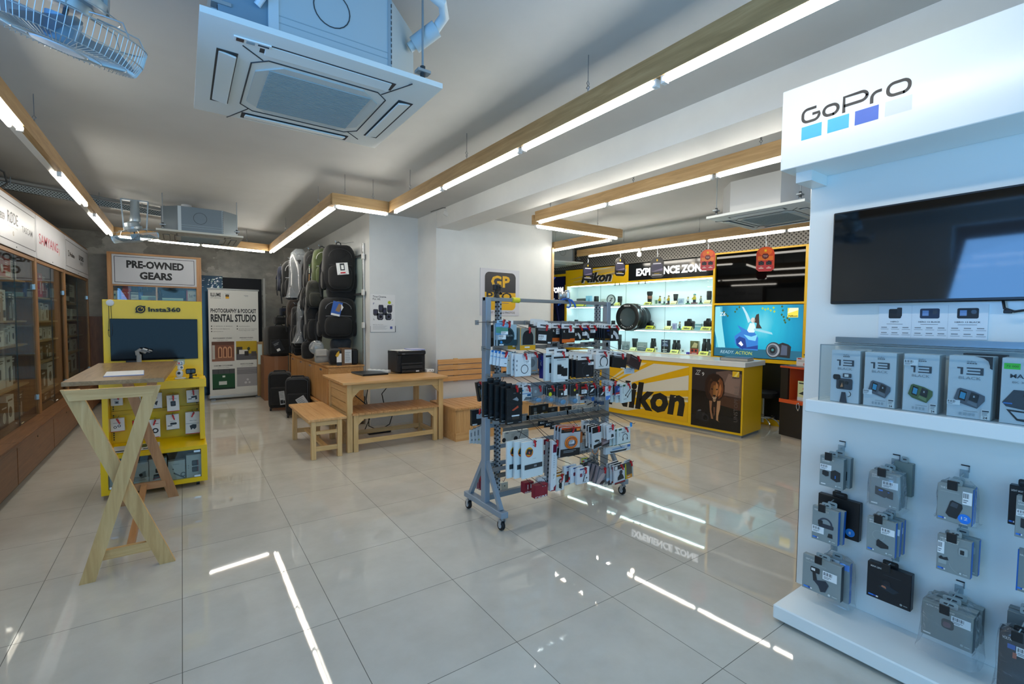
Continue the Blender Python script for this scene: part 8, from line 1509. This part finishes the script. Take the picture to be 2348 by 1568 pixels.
gbox('white camera box with a grey camera and a cut away corner, acrylic case', 2173, 2275, 960, 816, .135, .075, GBX, thirteen(.70) + LOGO + actioncam(mat('56606a', .4), mat('6f7a84', .4)) + FEET + T24 + [('b', .01, .20, .32, .28), ('p', [(.60, 1.0), (.80, .975), (.90, .93), (.94, .86), (.94, .82), (1.0, .80), (1.0, 1.0)], BLK)], side=SIDE)
gbox('black camera case standing behind the cut cornered box', 2205, 2305, 945, 812, .222, .045, '16181a', [], nm='camera_case', cat='case')
gbox('white camera box with a lime price label at the right edge', 2294, 2400, 975, 822, .135, .08, GBX, [('r', .05, .83, .42, .92, mat('46dc3c', .5)), ('t', '72 000', .10, .86, .03, mat('1f6a1c', .5), .28), ('t', 'MAX2', .20, .70, .06, TXT, .55, 'L', .02), ('t', '8K 360', .25, .62, .03, GRY, .4), ('p', [(.05, .32), (.30, .52), (.80, .52), (.85, .26), (.65, .22), (.14, .26)], mat('3a434c', .4)), ('r', .08, .30, .28, .32, mat('2f7ed0', .4)), ('d', .56, .44, .09, DC), ('d', .56, .44, .05, BLK), ('p', [(.15, .22), (.40, .06), (.80, .04), (.85, .20)], mat('20262c', .3)), ('p', [(.25, .19), (.42, .09), (.72, .09), (.78, .18)], mat('c4ced6', .3))], side=SIDE)
gbox('white box lying at the back left of the acrylic case with a green label', 1960, 1998, 860, 801, .235, .03, 'c9d2d2', [('r', .3, .7, .8, .85, mat('7fdc8a', .5))])
# pegged packs
GBODY = '8d9797'; BLUE = mat('0a5cb0', .4); EDG = mat('5f6a6c', .5); GH = mat('9aa5a6', .4)
LG = [('r', .05, .06, .17, .10, mat('2f7fe0', .4)), ('r', .17, .06, .23, .10, mat('1c4fae', .4)), ('r', .23, .06, .28, .10, INKW)]; YR2 = [('d', .72, .085, .032, mat('d3dcdc', .4)), ('r', .79, .075, .92, .095, mat('c0caca', .4))]
def pegs(label, quad, d, dep, col, dec, n=1, plural=None, side=None, ystep=.045, wrap=None, wire=True, tilt=0., xs=0., tabc='9aa5a6', top=None):
    TL, TR, BR, BL = quad; a = (GF.at(*TL, d)[0] + GF.at(*BL, d)[0]) / 2; e = (GF.at(*TR, d)[0] + GF.at(*BR, d)[0]) / 2; zt = (GF.at(*TL, d)[1] + GF.at(*TR, d)[1]) / 2; zb = (GF.at(*BL, d)[1] + GF.at(*BR, d)[1]) / 2; w, h = e - a, zt - zb; xc = (a + e) / 2
    lb = label if n == 1 else 'foremost of ' + plural
    t = pack('accessory_pack', lb, 'package', tuple(GF.w(xc, d, zb)), GF.rz, w, h, dep, col, dec, tab=(w * .36, .026, tabc), group='packs pegged on the white stand', side=side, c=.0015, tilt=tilt, top=top)
    for k in range(1, n):
        u = dup(t, tuple(GF.w(xc + xs * k, d + ystep * k, zb + .002 * k)), label='%s-from-front of %s' % (ORD[k], plural)); u.rotation_euler = (0, random.uniform(-.03, .03), GF.rz)
    zh = zt + .016
    if wire:
        m = MB(); m.tube([(xc, PD - .002, zh + .012), (xc, d + dep * .5, zh), (xc - .002, d - .035, zh + .0)], .0022, mat('aab4b6', .3, .3), 6); m.box(xc - .014, PD - .010, zh - .004, xc + .014, PD - .002, zh + .028, clear('hook_plastic', 'eef3f5', .08, .05, .2, 'b9c6cc')); m.box(xc - .011, PD - .006, zh + .045, xc + .016, PD - .001, zh + .049, BLK); m.box(xc + .013, PD - .005, zh + .02, xc + .016, PD - .001, zh + .047, mat('7f8a90', .4))
        h_ = m.done('hook', st); MB().box(xc - .017, d - .041, zh - .026, xc + .015, d - .035, zh + .012, BLK, .002).done('hook_plate', h_, label='black square hook end plate')
    if wrap: 
        yv0, yv1, gx, dz0 = wrap; m = MB(); nn = 22; v = []; rg = random.Random(int(xc * 1000))
        for (zz, k) in ((zt + .015, .55), (zt - .01, 1.0), (zt - h * .35, 1.06), (zt - h * .7, 1.08), (zb - dz0 * .4, 1.1), (zb - dz0, 1.2)):
            for q in range(nn):
                an = 2 * PI * q / nn; j = 1 + rg.uniform(-.05, .05); sgn = lambda c, pw=.5: math.copysign(abs(c) ** pw, c); v.append((xc + gx + (w / 2 + .006) * k * j * sgn(math.cos(an)), (yv0 + yv1) / 2 + (yv1 - yv0) / 2 * k * j * sgn(math.sin(an)), zz + rg.uniform(-.004, .004)))
        m.add([(p[0] - xc, p[1] - d, p[2] - zb) for p in v], [(i * nn + k, i * nn + (k + 1) % nn, (i + 1) * nn + (k + 1) % nn, (i + 1) * nn + k) for i in range(5) for k in range(nn)], crinkle('pack_plastic', .07), True); m.done('plastic_sleeve', t, label='clear crumpled plastic sleeve')
    return t
ttl = lambda s, w=.6, z=.86: [('t', s, .08, z, .045, INKW, w, 'L', .012)]
sub = [('r', .08, .80, .62, .807, mat('b7c0c0', .5))]
pegs('x', [(1882, 1042), (1937, 1055), (1931, 1125), (1877, 1110)], .19, .03, GBODY, ttl('DUAL BATTERY', .52, .87) + ttl('CHARGER', .34, .81) + [('b', .02, .54, .50, .72), ('p', [(.12, .38), (.28, .33), (.40, .36), (.40, .50), (.20, .53), (.12, .50)], DKG), ('p', [(.48, .30), (.72, .22), (.88, .26), (.88, .54), (.66, .60), (.48, .54)], DKG), ('r', .66, .32, .69, .42, mat('2f7fe0', .4)), ('r', .08, .06, .28, .10, INKW)] + YR2, 2, 'the two grey battery charger packs, top left of the white stand', side=EDG, xs=.012)
pegs('x', [(1867, 1157), (1929, 1178), (1914, 1252), (1857, 1231)], .17, .022, GBODY, ttl('HEAD STRAP 2.0', .55, .88) + [('o', .52, .54, .20, .27, mat('3f4854', .4), 0, PI), ('q', .26, .42, .84, .54, .05, mat('333b46', .4)), ('q', .24, .48, .42, .62, .03, DKG), ('b', .02, .22, .48, .42), ('p', [(.62, .18), (.82, .18), (.80, .30), (.66, .30)], DKG)] + LG + YR2, 2, 'the two head strap packs with blue sides', side=BLUE, xs=.01, ystep=.03)
pegs('wide black pack with a blue dot behind the head strap packs', [(1878, 1133), (1974, 1152), (1967, 1240), (1872, 1215)], .262, .03, '141618', [('d', .80, .18, .11, mat('2a86d8', .4)), ('t', '8', .77, .14, .07, INKW)], wire=False, side=mat('23282a', .4), tabc='17191b')
pegs('grey pack picturing a mini grip and camera, lowest on the left of the white stand', [(1844, 1270), (1932, 1300), (1925, 1380), (1836, 1345)], .16, .03, GBODY, ttl('GRIP MINI', .22, .87) + sub + [('q', .22, .56, .46, .72, .03, DKG), ('r', .24, .61, .34, .68, INKW), ('p', [(.27, .58), (.36, .56), (.40, .36), (.30, .32)], DKG), ('p', [(.30, .34), (.62, .44), (.70, .34), (.62, .12), (.50, .08), (.44, .22)], mat('2f3844', .4)), ('b', .54, .48, .90, .72)] + LG + YR2, side=mat('2b2f31', .5))
pegs('blue sided grey pack in a plastic sleeve behind the mini grip', [(1886, 1272), (1950, 1292), (1946, 1384), (1884, 1362)], .225, .025, GBODY, [('b', .1, .82, .62, .98), ('r', .64, .80, .98, .95, mat('2f8af0', .4)), ('r', .6, .04, .66, .10, INKW)], side=BLUE, wire=False, wrap=(.205, .285, .0, .02))
pegs('x', [(1995, 1077), (2064, 1092), (2062, 1171), (1992, 1156)], .17, .03, GBODY, ttl('ENDURO BATTERY', .68, .88) + ttl('2-PACK', .25, .82) + [('b', .42, .58, .94, .78), ('p', [(.20, .34), (.52, .28), (.60, .32), (.60, .52), (.20, .58)], DKG), ('p', [(.60, .30), (.80, .28), (.80, .50), (.60, .52)], BLK), ('r', .32, .46, .46, .50, mat('2f7fe0', .4)), ('r', .62, .45, .68, .47, mat('2f7fe0', .4)), ('r', .08, .06, .30, .10, INKW)] + YR2, 2, 'the two twin battery packs at the head of the second peg column', side=EDG, ystep=.05, wrap=(.16, .262, 0., .01))
pegs('tall grey pack at the back of the second peg column', [(2048, 1055), (2093, 1066), (2091, 1140), (2050, 1132)], .27, .028, '7b857f', [], wire=False, side=EDG)
pegs('x', [(1989, 1182), (2056, 1200), (2050, 1281), (1986, 1260)], .17, .02, GBODY, ttl('MAGNETIC', .36, .89) + ttl('SWIVEL CLIP', .44, .83) + [('b', .50, .60, .97, .78), ('o', .42, .52, .20, .21, mat('a9b4b4', .4)), ('p', [(.36, .22), (.52, .18), (.78, .22), (.78, .30), (.60, .36), (.42, .42), (.36, .36)], DKG)] + LG + YR2, 3, 'the three swivel clip packs with blue sides', side=BLUE, ystep=.032, xs=.006)
pegs('large black pack picturing a lens mod, bottom of the second peg column', [(1993, 1284), (2093, 1323), (2085, 1401), (1983, 1363)], .22, .035, '14171d', ttl('MAX LENS MOD', .42, .88) + [('r', .38, .76, .78, .767, mat('4a5058', .5)), ('q', .36, .42, .55, .62, .05, mat('1f242c', .2)), ('p', [(.27, .38), (.62, .30), (.75, .42), (.42, .50)], mat('23303c', .15)), ('p', [(.34, .41), (.46, .38), (.44, .44), (.36, .45)], mat('b9785a', .2))] + LG + [('d', .80, .10, .03, mat('9aa5a6', .4)), ('r', .85, .09, .94, .11, mat('9aa5a6', .4))], side=mat('1c2026', .4), tabc='17191b')
pegs('x', [(2150, 1107), (2231, 1121), (2228, 1208), (2148, 1190)], .17, .025, GBODY, ttl('THE REMOTE', .46, .88) + sub + [('b', .72, .56, .985, .90), ('p', [(.26, .22), (.36, .14), (.58, .12), (.74, .44), (.72, .54), (.44, .60), (.38, .56)], DKG), ('p', [(.38, .44), (.58, .41), (.62, .53), (.44, .56)], mat('454d55', .4)), ('d', .80, .175, .185, mat('1f7fe6', .4)), ('t', '12', .71, .15, .075, INKW, .18, 'L', .01)] + LG + [('r', .70, .03, .90, .05, mat('c0caca', .4))], 2, 'the two remote control packs with a blue 12 sticker', side=BLUE, ystep=.035, wrap=(.185, .262, .0, .0))
pegs('x', [(2152, 1225), (2232, 1243), (2222, 1328), (2144, 1303)], .17, .025, '8b9595', ttl('HELMET FRONT', .56, .89) + ttl('+ SIDE MOUNT', .54, .83) + [('b', .02, .48, .22, .82), ('p', [(.06, .36), (.14, .42), (.20, .38), (.32, .42), (.36, .34), (.24, .32), (.10, .32)], DKG), ('q', .06, .20, .30, .32, .02, mat('a3adad', .4)), ('q', .64, .58, .90, .78, .05, mat('a3adad', .4)), ('q', .68, .60, .80, .72, .02, DKG), ('o', .80, .34, .42, .43, mat('a9b4b4', .4), -2.9, -1.2)] + LG + YR2, 2, 'the two helmet mount packs in the third peg column', side=BLUE, ystep=.05, xs=.012)
pegs('x', [(2111, 1372), (2228, 1418), (2235, 1504), (2115, 1449)], .13, .035, '7d8684', ttl('ULTRA WIDE LENS MOD', .56, .90) + [('b', .58, .62, .95, .86), ('q', .40, .42, .64, .70, .07, mat('2a2622', .3)), ('q', .43, .46, .58, .62, .05, mat('6a4a50', .25)), ('r', .05, .07, .2, .11, INKW), ('d', .80, .12, .03, mat('a9b3b3', .4)), ('r', .85, .10, .95, .13, mat('a9b3b3', .4))], 3, 'the three large lens mod packs at the foot of the third peg column', side=mat('4a4e50', .5), ystep=.048, xs=.004, wrap=(.120, .29, .0, .07))
pegs('black light pack at the right edge of the white stand', [(2317, 1110), (2372, 1122), (2366, 1212), (2308, 1201)], .24, .03, '14171d', ttl('LIGHT MOD', .5, .85) + LG, side=mat('1c2026', .4), tabc='17191b', wire=False)
pegs('grey charger pack at the right edge before the black light pack', [(2333, 1136), (2400, 1150), (2392, 1244), (2323, 1231)], .17, .03, GBODY, ttl('DUAL BATTERY', .6, .86) + ttl('CHARGER', .36, .79) + [('b', .03, .52, .5, .68), ('p', [(.2, .26), (.7, .2), (.8, .45), (.2, .48)], DKG)] + LG, side=EDG)
pegs('grey pack with a blue left edge at the right margin', [(2337, 1260), (2402, 1276), (2396, 1374), (2326, 1352)], .19, .03, '7f898a', ttl('HANDLER', .4, .86) + [('r', 0, 0, .05, 1, BLUE)] + LG, side=EDG)
pegs('black grip pack in crumpled plastic at the bottom right corner', [(2284, 1440), (2380, 1470), (2384, 1610), (2292, 1575)], .12, .05, '14161a', ttl('VOLTA', .24, .86) + [('r', .22, .72, .42, .80, mat('2c5fb0', .4)), ('b', .44, .64, .9, .80), ('q', .36, .58, .46, .68, .01, mat('b9603f', .4))], side=mat('1c2026', .4), tabc='17191b', wrap=(.105, .20, .0, .02))
pegs('x', [(2306, 1400), (2392, 1424), (2394, 1500), (2310, 1470)], .21, .03, '5d6668', [], 2, 'the two grey packs above the black grip pack', side=EDG, wire=False, ystep=.035)
